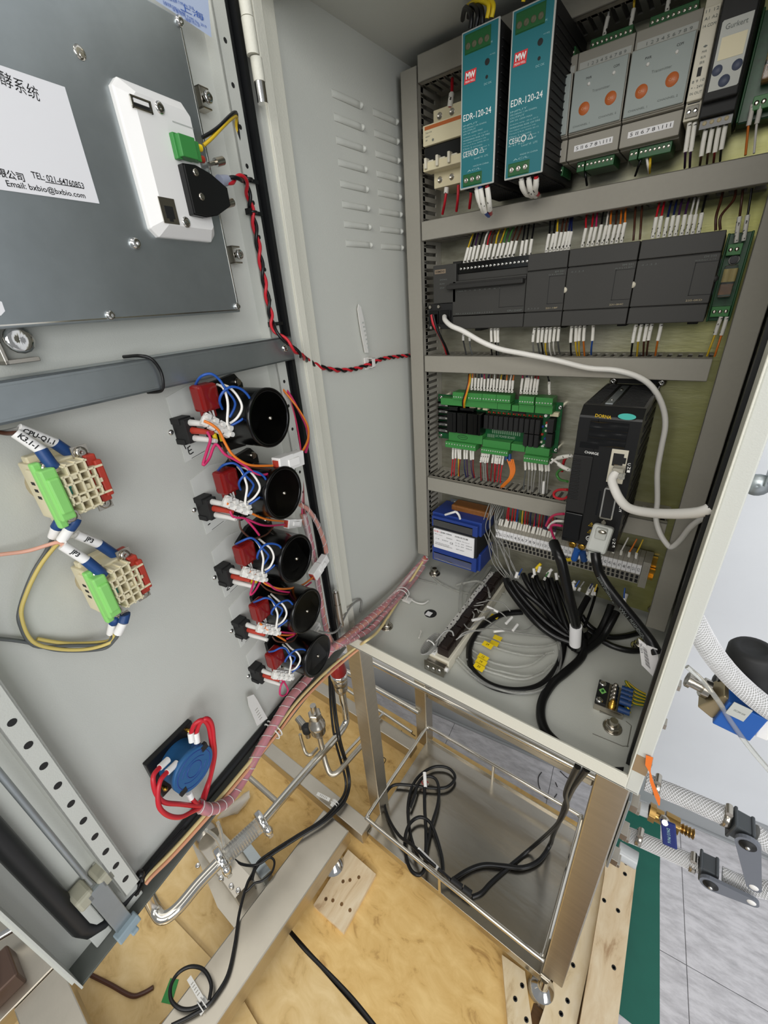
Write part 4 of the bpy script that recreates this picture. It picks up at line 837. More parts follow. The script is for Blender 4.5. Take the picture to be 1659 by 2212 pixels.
# ---- circuit breaker
t = thing('circuit_breaker', 'cream circuit breaker with orange stripe left of the power supplies', 'breaker', M, (64,665,0))
part('breaker_body', G().box(42,97,626,704,3,52).box(42,97,648,690,52,58), K['cream'], t, bev=.6)
part('front_cover', G().box(37,97,667,687,50,70).box(36.5,97,642,651,50,70), K['cream'], t, bev=.8)
part('orange_stripe', G().box(40,96.5,682,685.4,69.9,70.3), K['orange'], t)
part('toggle_bar', G().box(36.8,97,651,667,50,66), K['blackg'], t, bev=.8)
for x in (40,56.5,73): part('toggle', G().box(x,x+3.5,644,655,64,74).box(x+3.5,x+11,644,652.5,64,69.8), K['ivory'], t, bev=.8)
for x in (51,68,85):
    for z in (697,634): part('terminal_screw', G().lathe((x,z,52),(0,0,1),[(3.6,0),(3.6,.4),(2.8,.5),(2.6,.1),(.3,.1)],14), K['nickel'], t)
ltext('Type C16', t, K['inkg'], 41, 50, 679, 70.4, 1.6); ltext('400V', t, K['inkg'], 41, 47, 675.5, 70.4, 1.4); ltext('3P', t, K['inkg'], 41, 44, 672, 70.4, 1.4); ltext('✱', t, K['inkg'], 50, 53, 671, 70.4)
K['olive'] = mat('dull_olive', '#5a5a44', .5)
# ---- two power supplies
for i, (x0, x1, z0, z1, lb) in enumerate(((114.4,154.6,604,730.6,'left teal fronted power supply on the top row'),(166.4,206.6,603.4,729.6,'right teal fronted power supply on the top row'))):
    t = thing('power_supply', lb, 'power supply', M, ((x0+x1)/2,(z0+z1)/2,0), 'teal power supplies')
    hs = G().box(x0+.6,x1-.6,z0+1,z1-1,8,118)
    for k in range(18): hs.box(x1-.8,x1+.4,z0+8+k*6.2,z0+9.2+k*6.2,20,112).box(x0+4,x1-4,z0-.4,z0+1.2,20+k*5.2,22.6+k*5.2)
    part('metal_case', hs, K['blackm'], t, bev=.4)
    fp = part('front_plate', G().box(x0,x1,z0,z1,118,120), K['greyl'], t, bev=.8)
    part('teal_label', G().box(x0+1.6,x1-1.6,z0+1.4,z1-1.4,120,120.25), K['teal'], fp)
    for zz, n in ((z1-17,4),(z0+2.5,3)):
        xa = x0+4.5; xb = x0+ (31 if n == 4 else 26)
        tb = G().box(xa,xb,zz,zz+(13 if n == 4 else 10),112,121.2).box(xa-.5,xb+.5,zz-.5,zz+(14 if n == 4 else 10.5),112,120.6)
        tbp = part('terminal_block', tb, K['greend'], t, bev=.3)
        for k in range(n):
            x = xa+(k+.5)*(xb-xa)/n; part('terminal_screw', G().lathe((x,zz+5,121.2),(0,0,1),[(2.6,0),(2.5,.5),(1.6,.6),(.2,.2)],12), K['nickel'] if n == 3 else K['olive'], tbp)
    lx = x0+3.6; zc = z0+92 if i == 0 else z0+91.4
    lg = part('logo_patch', G().prism([(lx,zc-4.8),(lx+12.6,zc-4.8),(lx+13.6,zc+5),(lx+1.2,zc+5)],120.3,120.45), K['redlogo'], fp)
    ltext('MW', lg, K['inkw'], lx+2, lx+12.4, zc+1.2, 120.5, 5, bold=.4); ltext('MEAN WELL', lg, K['inkw'], lx+1.4, lx+12, zc-3.2, 120.5, 1.6)
    part('trim_hole', G().lathe((x0+28.5,zc+6,120.3),(0,0,1),[(2.6,0),(.2,.1)],14).lathe((x0+28.5,zc-5,120.3),(0,0,1),[(1.5,0),(.2,.05)],10), K['blackm'], fp)
    ltext('+V ADJ', fp, K['inkt'], x0+31, x0+36.5, zc+10, 120.4, 1.4); ltext('DC OK', fp, K['inkt'], x0+26, x0+34, zc-10, 120.4, 1.6)
    ltext('EDR-120-24', fp, K['inkw'], x0+3.4, x0+34.5, zc-31, 120.4, 5.2)
    ltext('- V  + V     DC OK', fp, K['inkt'], x0+6, x0+34, zc+19, 120.4, 1.4)
    for k, (a, b) in enumerate(((3.4,20),(3.4,30),(3.4,18),(3.4,26),(3.4,32),(3.4,34),(3.4,30),(3.4,33),(3.4,26),(3.4,34),(3.4,31),(3.4,20))):
        ltext(['INPUT','100-240VAC 1.4A 50/60Hz','OUTPUT','24V 5A 120W MAX','Ambient temp. -20 to 60 C','WARNING RISK OF FIRE','Use copper conductors only','Torque 5 lb-in, AWG 20-12','Class 2 circuits','For pollution degree 2','See installation manual','R-41 Rev'][k], fp, K['inkt'], x0+a, x0+b, zc-37.4-k*2.35-(0 if k < 4 else .6), 120.4, 1.3)
    zz = z0+34.5 if i == 0 else z0+35
    ltext('CE', fp, K['inkw'], x0+3.6, x0+9, zz-4, 120.4, 4.4); ltext('EAC', fp, K['inkw'], x0+10, x0+15.4, zz-4, 120.4, 4.4)
    part('approval_ring', G().tube([(x0+18.6+2.4*math.cos(a),zz-4+2.4*math.sin(a),120.4) for a in [k*math.pi/6 for k in range(12)]],.5,4,res=1,closed=True).tube([(x0+23,zz-6,120.4),(x0+28,zz-6,120.4),(x0+25.5,zz-1.8,120.4)],.4,4,res=0,closed=True), K['inkw'], fp)
    ltext('Level VI  LPS', fp, K['inkt'], x0+17, x0+33, zz-9.5, 120.4, 1.6); ltext('AC/L', fp, K['inkt'], x0+9, x0+25, z0+15.5, 120.4, 1.6); ltext('MADE IN CHINA', fp, K['inkt'], x0+16, x0+34, z0+18.5, 120.4, 1.3)
# ---- three grey signal controllers
for i, (x0, x1, lb) in enumerate(((162,212.4,'grey controller module mostly hidden behind the right power supply'),(213,263,'middle grey controller module with two orange dots'),(263.6,314.8,'right grey controller module with two orange dots'))):
    t = thing('controller_module', lb, 'controller', M, ((x0+x1)/2,660,0), 'grey controller modules with orange dots')
    part('module_case', G().box(x0+.3,x1-.3,618,706,4,55).prism([(639,66),(637,55),(706,55),(705,58),(690,58),(689,66)][::1],x0+.3,x1-.3,0).box(x0+.3,x1-.3,619,637.5,50,64).box(x0+.3,x1-.3,640,689,50,68), K['grey'], t, bev=.7)
    fp = part('face_label', G().box(x0+1.2,x1-1.2,641,688,68,70), K['greyp'], t, bev=.5)
    for a, z in ((14,657.5),(38,659.5)):
        part('orange_dot', G().lathe((x0+a,z,70),(0,0,1),[(5.2,0),(5,.25),(.2,.25)],24), K['orange'], fp); ltext('CAL', fp, mat('dot_print','#d9a98a',.6) if 'dotp' not in K else K['dotp'], x0+a-2.5, x0+a+2.5, z, 70.4, 2)
        part('status_lamp', G().sphere((x0+a+(2 if a < 20 else 0),z+18,70),1.6,8), K['white'], fp); ltext('PWR' if a < 20 else 'COM', fp, K['ink'], x0+a-1, x0+a+4, z+22.5, 70.2, 1.8)
        ltext('CHANNEL '+('1' if a < 20 else '2'), fp, K['inkg'], x0+a-9, x0+a+7, 645 if a < 20 else 647, 70.2, 1.5)
    ltext('Transmitter', fp, K['inkg'], x0+20, x0+36, 669, 70.2, 2)
    part('upper_legend', G().box(x0+2,x1-2,691.5,697,58,58.3), K['greyl'], t); ltext('1 2 3 4 5 6 7 8 9', t, K['inkg'], x0+10, x1-6, 694, 58.5, 2.4)
    ws = part('number_strip', G().box(x0+7,x1-6,625.5,630.5,64,64.3), K['whitep'], t); ltext('5 II 6 7 8 \\ I I I', ws, K['ink'], x0+9, x1-8, 628, 64.4, 2.8)
    for a, b, n in ((9,46,9),):
        tb = part('upper_terminals', G().box(x0+a,x0+b,705.5,713,24,54), K['greend'], t, bev=.4)
        for k in range(n): part('terminal_screw', G().lathe((x0+a+2+k*4.1,709,54),(0,0,1),[(1.5,0),(1.4,.4),(.2,.1)],9), K['nickel'], tb)
    for a, b, n in ((9.5,17,2),(18,46,7)):
        tb = part('lower_terminals', G().box(x0+a,x0+b,609,617.6,22,55), K['greend'], t, bev=.4)
        for k in range(n): part('terminal_screw', G().lathe((x0+a+1.9+k*3.9,614,55),(0,0,1),[(1.5,0),(1.4,.4),(.2,.1)],9), K['nickel'], tb)
# ---- slim relay, black transmitter, open relay boards
t = thing('slim_relay', 'narrow beige interface module beside the right controller', 'relay', M, (322,665,0))
part('module_case', G().box(316.2,328.4,627,712,4,66).box(316.4,328.2,640,700,66,70), K['ivory'], t, bev=.8)
part('screw_plate', G().box(317.4,327,629,637,66,68), K['grey'], t, bev=.3)
for x in (319.8,324.6): part('terminal_screw', G().lathe((x,633,68),(0,0,1),[(1.9,0),(1.8,.5),(.2,.2)],12), K['chrome'], t)
part('jack', G().box(320.5,323.5,656,662,70,70.4), K['blackm'], t); part('slot', G().box(318,327,638,638.6,69,70.3), K['blackm'], t)
for k, s in enumerate(('◆','PWR','RUN','ERR')): ltext(s, t, K['inkg'], 321, 324.4, 675-k*3.4, 70.3, 1.6)
for k in range(3): ltext(('8 9 10','+ - 24V','IN OUT')[k], t, K['inkg'], 318, 327, 653-k*4, 70.3, 1.8); ltext(('11 12','A1 A2','14 COM')[k], t, K['inkg'], 318, 327, 697-k*4.5, 70.3, 2)
t = thing('flow_transmitter', 'black transmitter with pale display label and three dark keys', 'transmitter', M, (342,660,0))
part('module_case', G().box(329.6,355.4,624,712,4,78).box(330.4,354.6,633,699,78,85), K['blackm'], t, bev=1)
lb_ = part('display_label', G().prism([(333,639),(352.6,639),(353.4,640),(353.4,682.5),(334,682.5),(333,681.5)],85,85.3), K['greyl'], t)
part('key', G().lathe((336.5,652,85.3),(0,0,1),[(3.6,0),(3.4,.4),(.2,.4)],16).lathe((349.8,652,85.3),(0,0,1),[(3.6,0),(3.4,.4),(.2,.4)],16).lathe((343,644,85.3),(0,0,1),[(4,0),(3.8,.4),(.2,.4)],16), mat('key_blue','#4a5166',.5), lb_)
part('display', G().box(335,351.8,658,672,85.2,85.6), K['cream'], lb_); ltext('Gurkert', lb_, K['inkg'], 336, 350.5, 678, 85.5, 3.4)
tb = part('terminal_row', G().box(331,354.5,617,624,20,72), K['blackg'], t)
for k in range(4): part('terminal_screw', G().lathe((334.5+k*5.3,621,72),(0,0,1),[(1.7,0),(1.6,.5),(.2,.2)],10), K['creamd'], tb)
for i, (x0, x1, z0, z1, lb) in enumerate(((356,391,624,700,'open green relay board at the right end of the top row'),(372.5,393.6,453,535,'open green relay board at the right end of the controller row'))):
    xc = (x0+x1)/2; t = thing('relay_board', lb, 'relay', M, (xc,(z0+z1)/2,0), 'open relay boards with clear relays')
    part('carrier', G().box(x0,x1,z0,z1,6,24).box(x0,x0+2,z0,z1,24,32).box(x1-2,x1,z0,z1,24,32), K['greend'], t, bev=.6)
    part('circuit_board', G().box(x0+2,x1-2,z0+1,z1-1,24,26), K['pcb'], t)
    rl = part('clear_relay', G().box(xc-6,xc+5,z0+24,z0+53,26,44), K['clear'], t, bev=1)
    part('coil', G().cyl((xc-2.6,z0+38,36),(xc-2.6,z0+50,36),3.4,n=12).cyl((xc+2.4,z0+38,36),(xc+2.4,z0+50,36),3.4,n=12), mat('coil_yellow','#e6d07a',.4), rl)
    part('contact_frame', G().box(xc-5,xc+4,z0+26,z0+36,27,33).box(xc-4,xc+3,z0+33,z0+33.8,33,42).box(xc-.6,xc,z0+26,z0+36,33,42), K['amber'], rl)
    for z, n in ((z0+10,3),(z1-15,2)):
        tb = part('terminal_block', G().box(xc-8,xc+8 if n == 3 else xc+4,z-5,z+5,26,38), K['green'], t, bev=.4)
        for k in range(n): part('terminal_screw', G().lathe((xc-5+k*5,z,38),(0,0,1),[(1.9,0),(1.8,.5),(.2,.2)],12), K['nickel'], tb)
    part('capacitor', G().cyl((xc,z1-24,26),(xc,z1-24,36),3.4,n=14), K['blackg'], t); part('diode_ring', G().tube([(xc+4.2*math.cos(a),z1-24+4.2*math.sin(a),30) for a in [k*math.pi/5 for k in range(10)]],.5,4,res=1,closed=True), K['white'], t)
# ---- programmable controller and three expansion modules
t = thing('logic_controller', 'charcoal logic controller with a row of terminal screws', 'controller', M, (115,496,0))
part('controller_body', G().box(80.6,181.6,473.2,515.5,4,72).box(50.4,85.4,490,536.6,4,72).box(81,181.6,456,472.3,4,71).box(85.6,181.6,515.5,524,4,66), K['char'], t, bev=.7)
part('lower_cover', G().box(81.4,181.2,456.4,471.8,70,72), K['char'], t, bev=.5)
part('terminal_row', G().box(85.6,181.8,524,536,4,68), K['blackg'], t, bev=.4)
for k in range(18): part('terminal_screw', G().lathe((90.5+k*5.25,529.5,68),(0,0,1),[(1.7,0),(1.6,.5),(.2,.2)],10), K['chrome'], t)
part('hinged_flap', G().box(76,181,506,511.5,66,82).box(76,182,510,513.5,66,74), K['char2'], t, bev=1)
part('side_door', G().box(149,181,481,510,72,72.6).box(148.2,149,480.4,510,71.8,72.1,1).box(148.2,181,480.4,481,71.8,72.1,1), [K['char'],K['blackm']], t)
pb = part('port_block', G().box(40.5,80.4,456.5,489.6,8,70), K['blackm'], t, bev=.6)
part('serial_port', G().box(43,58,464,481,70,73), K['blackg'], pb, bev=1); part('serial_port', G().box(61,78,464,481,70,73), K['blackg'], pb, bev=1)
for x, z in ((45,486),(59,486),(46,459),(59.5,458.5)): part('hex_stud', G().nut((x,z,70),(0,0,1),2.6,3.4), K['nickel'], pb)
part('mount_lug', G().box(64,77,536,541,4,40).box(96,106,450,456,4,30), K['char2'], t, bev=.5)
nm = part('maker_plate', G().box(53,70,526.5,531.5,72,72.25), mat('tan_plate','#8a7a66',.5), t); ltext('SIEMENS', nm, K['blackm'], 54, 68.5, 529, 72.3, 2.6, bold=.1)
for k, s in enumerate(('SF/DIAG','RUN','STOP')): ltext(s, t, K['inkg'], 61, 72 if k == 0 else 68, 519-k*5, 72.1, 1.4)
ltext('I0.0 .1 .2 .3 .4 .5 .6 .7  I1.0 .1 .2 .3 .4 .5', t, K['inkg'], 86, 140, 475.5, 72.1, 1.6); ltext('CPU 224XP', t, K['inkg'], 160, 179, 476, 72.1, 1.8); ltext('Q0.0 .1 .2 .3 .4 .5 .6 .7', t, K['inkg'], 88, 150, 503, 72.1, 1.4)
for i, (x0, x1, lb) in enumerate(((182.2,228.8,'narrow charcoal expansion module beside the logic controller'),(229.5,299.8,'middle wide charcoal expansion module'),(300.6,371.6,'right wide charcoal expansion module beside the green relay board'))):
    t = thing('expansion_module', lb, 'controller', M, ((x0+x1)/2,496,0), 'charcoal expansion modules')
    part('module_body', G().box(x0,x1,473.2,517.4,4,72).box(x0+.5,x1-.5,456,535.5,4,69), K['char'], t, bev=.7)
    part('upper_cover', G().box(x0+.2,x1-.2,518.4,535.8,60,72), K['char'], t, bev=.7); part('lower_cover', G().box(x0+.2,x1-.2,455.8,472.2,60,72), K['char'], t, bev=.7)
    part('side_door', G().box(x1-18.4,x1-.4,481.6,510.2,72,72.5).box(x1-19.2,x1-18.4,481,510.8,71.8,72.1,1).box(x1-19.2,x1-.4,481,481.6,71.8,72.1,1).box(x1-19.2,x1-.4,510.2,510.8,71.8,72.1,1), [K['char'],K['blackm']], t)
    part('finger_notch', G().lathe((x1,495,68),(0,0,1),[(3.2,0),(3,4.1),(.2,4.1)],14), K['char2'] if i == 2 else K['ivory'], t)
    part('rail_foot', G().box(x0+6,x0+17,450.5,456,4,26).box(x1-16,x1-6,450.5,456,4,26), K['char2'], t, bev=.5)
    ltext(('EM 221','EM 231','EM 235')[i], t, K['inkg'], x1-13, x1-3, 515, 72.1, 1.7); ltext(('DI 8 x DC24V','AI 4 x 12 BIT','AI4/AQ1 x 12')[i], t, K['inkg'], x1-20, x1-3, 512.3, 72.1, 1.2)
    ltext(('221-1BF','231-0HC','235-0KD')[i], t, K['creamd'], x1-20, x1-6, 476.6, 72.1, 1.7); ltext('.0 .1 .2 .3', t, K['inkg'], x0+4, x0+18, 513 if i != 0 else 477, 72.1, 1.5)
# ---- green relay control board
t = thing('control_board', 'green circuit board with black relays and green terminal blocks', 'circuit board', M, (130,315,0))
part('circuit_board', G().box(28.4,231.5,276,352,20,21.8), K['pcb'], t, bev=.3)
for x, z in ((34,347),(228,345),(33,281),(229,281)): part('board_screw', G().cyl((x,z,.2),(x,z,20),3,n=10).lathe((x,z,21.8),(0,0,1),[(3.4,0),(3.2,1.4),(2,2),(.3,1)],12), K['chrome'], t)
def tblock(nm_, x0, x1, z0, z1, d1, n=0, zs=0):
    b = part(nm_, G().box(x0,x1,z0,z1,20,d1), K['green'], t, bev=.4)
    for k in range(n): part('clamp_hole', G().lathe((x0+(k+.5)*(x1-x0)/n, zs, d1),(0,0,1),[(1.1,0),(1,.15),(.1,.15)],8), K['greyl'], b)
tblock('header',42,140,339,350,38); tblock('header',140.4,161,339,349,38); tblock('header',163,173,338,347,38); tblock('header',173.5,196,338,349,38); tblock('header',197.5,222,338,350,38)
for x0, x1, n in ((66,91,6),(92,116,5),(116.5,139,5),(139.5,161,5),(174,196,6),(198,222,6)): tblock('plug',x0,x1,350.2,361.5,42,n,354)
tblock('header',56,117,279,294,36); tblock('plug',53,109,268.5,279,43,11,275); tblock('header',117.8,164,276,288,36); tblock('plug',118,163,267,276,42,12,272.5); tblock('header',165.5,187,276,287,36); tblock('header',188,224,274,286,36); tblock('plug',188.4,225.5,263,273.6,42,10,269)
lg = part('maker_ring', G().tube([(82+9*math.cos(a),287+3.6*math.sin(a),36.2) for a in [k*math.pi/8 for k in range(16)]],.3,4,res=1,closed=True), K['ink'], t); ltext('WJ2EDGK', lg, K['ink'], 75.5, 88.5, 287, 36.3, 1.8)
for x in (58,76.4,95): part('power_relay', G().box(x,x+16.5,296.5,330,22,46).box(x+3.5,x+10.5,298,328,46,46.8), K['blackg'], t, bev=.6)
part('relay_row_end', G().box(112,116.5,296,330,22,45), K['blackg'], t, bev=.6); part('power_relay', G().box(58,74,331,337.5,22,40).box(76,100,331,336,22,36), K['blackg'], t, bev=.6)
for k in range(11): part('signal_relay', G().box(118.4+k*8.1,125.2+k*8.1,306,327.5,22,36).box(119.8+k*8.1,124+k*8.1,308,326,36,36.5), K['blackm'], t, bev=.5); part('red_lamp', G().sphere((121+k*8.1,330,24),1.7,8).cyl((123.6+k*8.1,330.6,22),(124.4+k*8.1,329,26),.6,n=6), K['redp'], t)
for k in range(3): part('signal_relay', G().box(183.3+k*8.1,190+k*8.1,284,304.6,22,36).box(184.7+k*8.1,188.8+k*8.1,286,303,36,36.5), K['blackm'], t, bev=.5)
for z in (289,311): part('signal_relay', G().box(217,226,z,z+20,22,38), K['blackm'], t, bev=.5)
for k in range(5):
    z = 336-k*11; f = part('fuse_holder', G().box(29,52,z-4.6,z+4.6,21.5,26), K['blackg'], t, bev=.4)
    part('fuse', G().cyl((30,z,28.5),(51,z,28.5),2.2,n=10), K['clear'], f); part('fuse_cap', G().cyl((30,z,28.5),(34.5,z,28.5),2.4,n=10).cyl((46.5,z,28.5),(51,z,28.5),2.4,n=10), K['chrome'], f)
part('white_socket', G().box(90,100,334,338.5,21.8,30).box(104,108,334,339,21.8,30).box(113,121,333.5,338.5,21.8,30), K['cream'], t, bev=.4); part('white_socket', G().box(217,229,333,339,21.8,30), K['cream'], t, bev=.4)
part('chip', G().box(160,179,331.5,336.5,21.8,25), K['blackm'], t, bev=.2); part('chip_legs', G().box(160,179,330.6,331.5,21.8,23).box(160,179,336.5,337.4,21.8,23), K['nickel'], t)
pb = G()
for x0, x1, z in ((126,154,336.6),(126,152,332.4),(190,206,335.6)): pb.box(x0,x1,z,z+.35,21.8,22.05).box(x0,x1,z+2.4,z+2.75,21.8,22.05).box(x0,x0+.4,z,z+2.5,21.8,22.05).box(x1-.4,x1,z,z+2.5,21.8,22.05)
for k in range(14): pb.box(128+k*3.4,129.6+k*3.4,296,303,21.8,22.6)
for k in range(8): pb.box(120+k*1.6,120.8+k*1.6,288.5,294,21.8,22.4)
part('board_print', pb, mat('board_print','#7f9a80',.6), t); ltext('DC POWER BOARD', t, mat('board_white','#9fb5a0',.6), 134, 166, 292, 22.2, 4); ltext('J1 J2', t, K['greyl'], 128, 138, 340-.4, 22.2, 1.6)
for x, z in ((211,333),(214,318.5),(211,286)): part('round_part', G().cyl((x,z,21.8),(x,z,29),2.2,n=12), K['white'], t)
for k in range(6): part('small_part', G().box(206+(k%2)*5,209+(k%2)*5,290+k*6,293+k*6,21.8,25), [K['ivory'],K['blued'],K['redp']][k%3], t)
# ---- servo drive
x0, x1, z0, z1, D = 280.6, 343, 206, 378.5, 150
t = thing('servo_drive', 'tall black servo drive on the right of the green board', 'drive', M, (312,292,0))
part('drive_case', G().prism([(z0,6),(z0,D),(z1-10,D),(z1,D-12),(z1,6)], x0+1, x1, 0).prism([(z0+4,20),(z0+4,D-4),(z1-18,D-4),(z1-8,D-20),(z1-8,20)], x0, x0+1.2, 0), K['black'], t, bev=1.4)
fins = G()
for k in range(17): fins.box(x0+3,x0+17,z1-.2,z1+.7,14+k*7,17+k*7).box(x0+32,x1-3,z1-.2,z1+.7,14+k*7,17+k*7)
for k in range(12): fins.box(x1-.2,x1+.8,z0+12+k*13,z0+18+k*13,20,120)
part('vent_fins', fins, K['blackm'], t)
part('silver_strip', G().box(x0+21,x0+29,z1-.2,z1+.8,22,128), K['zinc'], t, bev=.3); part('strip_screw', G().sphere((x0+25,z1+1,112),1.6,8).sphere((x0+25,z1+.8,52),2.2,8), K['chrome'], t)
part('oval_sticker', G().prism([(328+8.5*math.cos(a), 371.6+3.3*math.sin(a)) for a in [k*math.pi/10 for k in range(20)]], 149.9, 150.6), mat('teal_sticker','#4fc0b4',.4), t)
part('case_ear', G().box(x0+4,x1-4,z1,z1+8,1,4), K['blackm'], t)
for x in (288,343): part('ear_screw', G().lathe((x,z1+3,4),(0,0,1),[(5.4,0),(5.2,1),(3.4,2.6),(2,3.4),(.3,1.8)],16), K['chrome'], t)
part('front_groove', G().box(x0+20.5,x0+21.3,z0+70,z1-12,D-.05,D+.1), K['blackg'], t)
part('side_cover', G().box(x0+.6,x0+22,z0+44,323.5,D,D+2), K['blackm'], t, bev=.8)
gr_ = G()
for k in range(12): gr_.box(x0+1,x0+12.5-.25*k,z0+62+k*4.4,z0+63.6+k*4.4,D+1.9,D+3)
part('cover_ribs', gr_, K['black'], t, bev=.3)
part('terminal_cover', G().box(x0+1,x0+21.5,z0+5,z0+43,D,D+3), K['blackg'], t, bev=1.2)
fl_ = G(); n = 12; m_ = 9
vs = [Vector((x0+13+38*i/n, 337+27*j/m_, D+1.4+.8*math.sin(j*2.1+.5*math.sin(i*.5))+.12*math.sin(i*1.1+j))) for j in range(m_+1) for i in range(n+1)]
fl_.add(vs, [(j*(n+1)+i, j*(n+1)+i+1, (j+1)*(n+1)+i+1, (j+1)*(n+1)+i) for j in range(m_) for i in range(n)], 0, True)
part('wrinkled_film', fl_, K['blackg'], t, label='wrinkled glossy film over the display')
btext('DORNA', t, K['inky'], (1286,897), (1321,902), D+.1, 3.6, bold=.2)
btext('CHARGE', t, K['inkw'], (1263,976), (1293,981), D+.1, 2.9, bold=.1)
a = BP(1273,962,D); part('charge_window', G().box(a.x-10,a.x+10,a.y-3.4,a.y+3.4,D-.1,D+.4).box(a.x-7.6,a.x+7.6,a.y-2.2,a.y+2.2,D+.3,D+.8), K['blackg'], t)
rj = part('port_pair', G().box(320,336.6,296,335.4,D,D+1.6), K['ivory'], t, bev=.5)
part('port_opening', G().box(322.5,333,316.5,331,D+1.5,D+1.8).box(333,335.6,320,327,D+1.5,D+1.8), K['blackm'], rj); part('port_latch', G().box(325,329,316.4,318,D+1.6,D+2.2), K['gold'], rj)
for s, q in (('C',(1359,1003)),('N',(1358.5,1011)),('1',(1357.5,1018)),('N',(1341,1096)),('2',(1340,1103)),('C',(1326.5,1166)),('N',(1326,1173)),('3',(1325.5,1180))):
    a = BP(*q, D); ltext(s, t, K['inkw'], a.x-1.5, a.x+1.5, a.y, D+.15, 2.9, bold=.15)
a, b = BP(1322,1052,D), BP(1308,1122,D); xc, zc = (a.x+b.x)/2, (a.y+b.y)/2
ds = part('signal_port', G().prism([(xc-6,zc-20),(xc+6,zc-20),(xc+7,zc-18),(xc+7,zc+18),(xc+6,zc+20),(xc-6,zc+20),(xc-7,zc+18),(xc-7,zc-18)],D,D+2.4), K['steelb'], t, bev=.4)
part('port_insert', G().box(xc-5.4,xc+5.4,zc-18,zc+18,D+2.3,D+2.8), K['blackm'], ds)
for s in (-1,1): part('hex_stud', G().nut((xc-1,zc+s*24,D),(0,0,1),3,4), K['nickel'], ds)
part('port_recess', G().box(xc-12,xc-10,zc-18,zc+14,D-.1,D+.3), K['blackg'], t)
for q in ((1277.5,1133),(1275,1148)):
    a = BP(*q, D); tr_ = part('warning_sign', G().tube([(a.x-3,a.y-2.2,D+.3),(a.x+3,a.y-2.2,D+.3),(a.x,a.y+2.6,D+.3)],.4,4,res=0,closed=True).box(a.x-.3,a.x+.3,a.y-1.2,a.y+.9,D,D+.4), K['inky'], t)
a = BP(1272.5,1163,D); part('earth_sign', G().tube([(a.x+3.3*math.cos(k),a.y+3.3*math.sin(k),D+.3) for k in [i*math.pi/8 for i in range(16)]],.55,4,res=1,closed=True).box(a.x-.4,a.x+.4,a.y-.4,a.y+2.2,D,D+.5).box(a.x-2,a.x+2,a.y-.8,a.y-.1,D,D+.5).box(a.x-1.2,a.x+1.2,a.y-1.8,a.y-1.2,D,D+.5), K['inkw'], t)
a = BP(1248,1178,D-8); eb = part('earth_bar', G().box(a.x-13,a.x+11,a.y-6,a.y+6,D-14,D-8), K['nickel'], t, bev=.5)
for s in (-6,5): part('terminal_screw', G().lathe((a.x+s,a.y,D-8),(0,0,1),[(4.6,0),(4.6,1.6),(4,3),(.3,2)],16), K['gold'], eb)
for q0, q1, lb in (((1247,1187),(1240,1208),'left'),((1258,1192),(1262,1210),'right')):
    p, q = BP(*q0, D-6), BP(*q1, D-10); solo('crimp_lug', G().cyl(p,q,4.2,n=12), K['coil'] if lb == 'left' else K['blues'], 'blue insulated crimp lug on the '+lb+' earth screw of the drive', 'lug', M)
# grey plug with its cable, white network leads
c0, c1 = BP(1300,1152,D+16), BP(1283,1202,D+24)
t = thing('encoder_plug', 'grey plastic plug at the bottom of the servo drive with black cable', 'connector', M, c0)
g = G(); obox(g, c0+Vector((0,6,-10)), c1+Vector((0,4,-6)), 22, 20); part('plug_shell', g, K['greyl'], t, bev=3)
g = G(); obox(g, c0+Vector((0,8,2)), c0+Vector((-.6,-6,3)), 12, 8); part('plug_top', g, K['greyl'], t, bev=1.6); part('plug_screw', G().sphere(c0+Vector((1,5,6)), 4, 10, sc=(1.2,.7,.6)), K['nickel'], t)
part('cable_socket', G().cyl(c1+Vector((1,6,0)), c1+Vector((0,-3,3)), 8, 7.4, 18), K['greyl'], t)
wire(WB((1286,1194,D+28),(1288,1212,D+32),(1296,1240,D+34),(1318,1275,D+40),(1350,1315,D+52),(1380,1352,D+66),(1405,1385,D+78),(1420,1412,D+84)), 5.6, K['cable'], 'thick black printed cable leaving the grey plug of the servo drive', 'cable', 'encoder_cable', n=12)
for s, q0, q1 in (('24AWG*2P+24AWG*3P',(1292,1246),(1328,1304)),('VW-1',(1338,1312),(1356,1334)),('HUASHENGFUTAO',(1362,1338),(1402,1394))):
    dep = 190 if s[0] == '2' else (206 if s[0] == 'V' else 222)
    a, b = BP(*q0, dep+1.5), BP(*q1, dep+10); ex = (b-a).normalized(); ez = ((M_BACK.inverted()@CAM)-a); ez = (ez-ex*ez.dot(ex)).normalized(); o = text(s, bpy.data.objects['encoder_cable'], K['inkg'], 4.4, (0,0,0))
    o.data.transform(Matrix.Identity(4)); fit(o, bpy.data.objects['encoder_cable'], W(M,a), M.to_3x3()@ex, M.to_3x3()@(ez.cross(ex)), (b-a).length, 3)
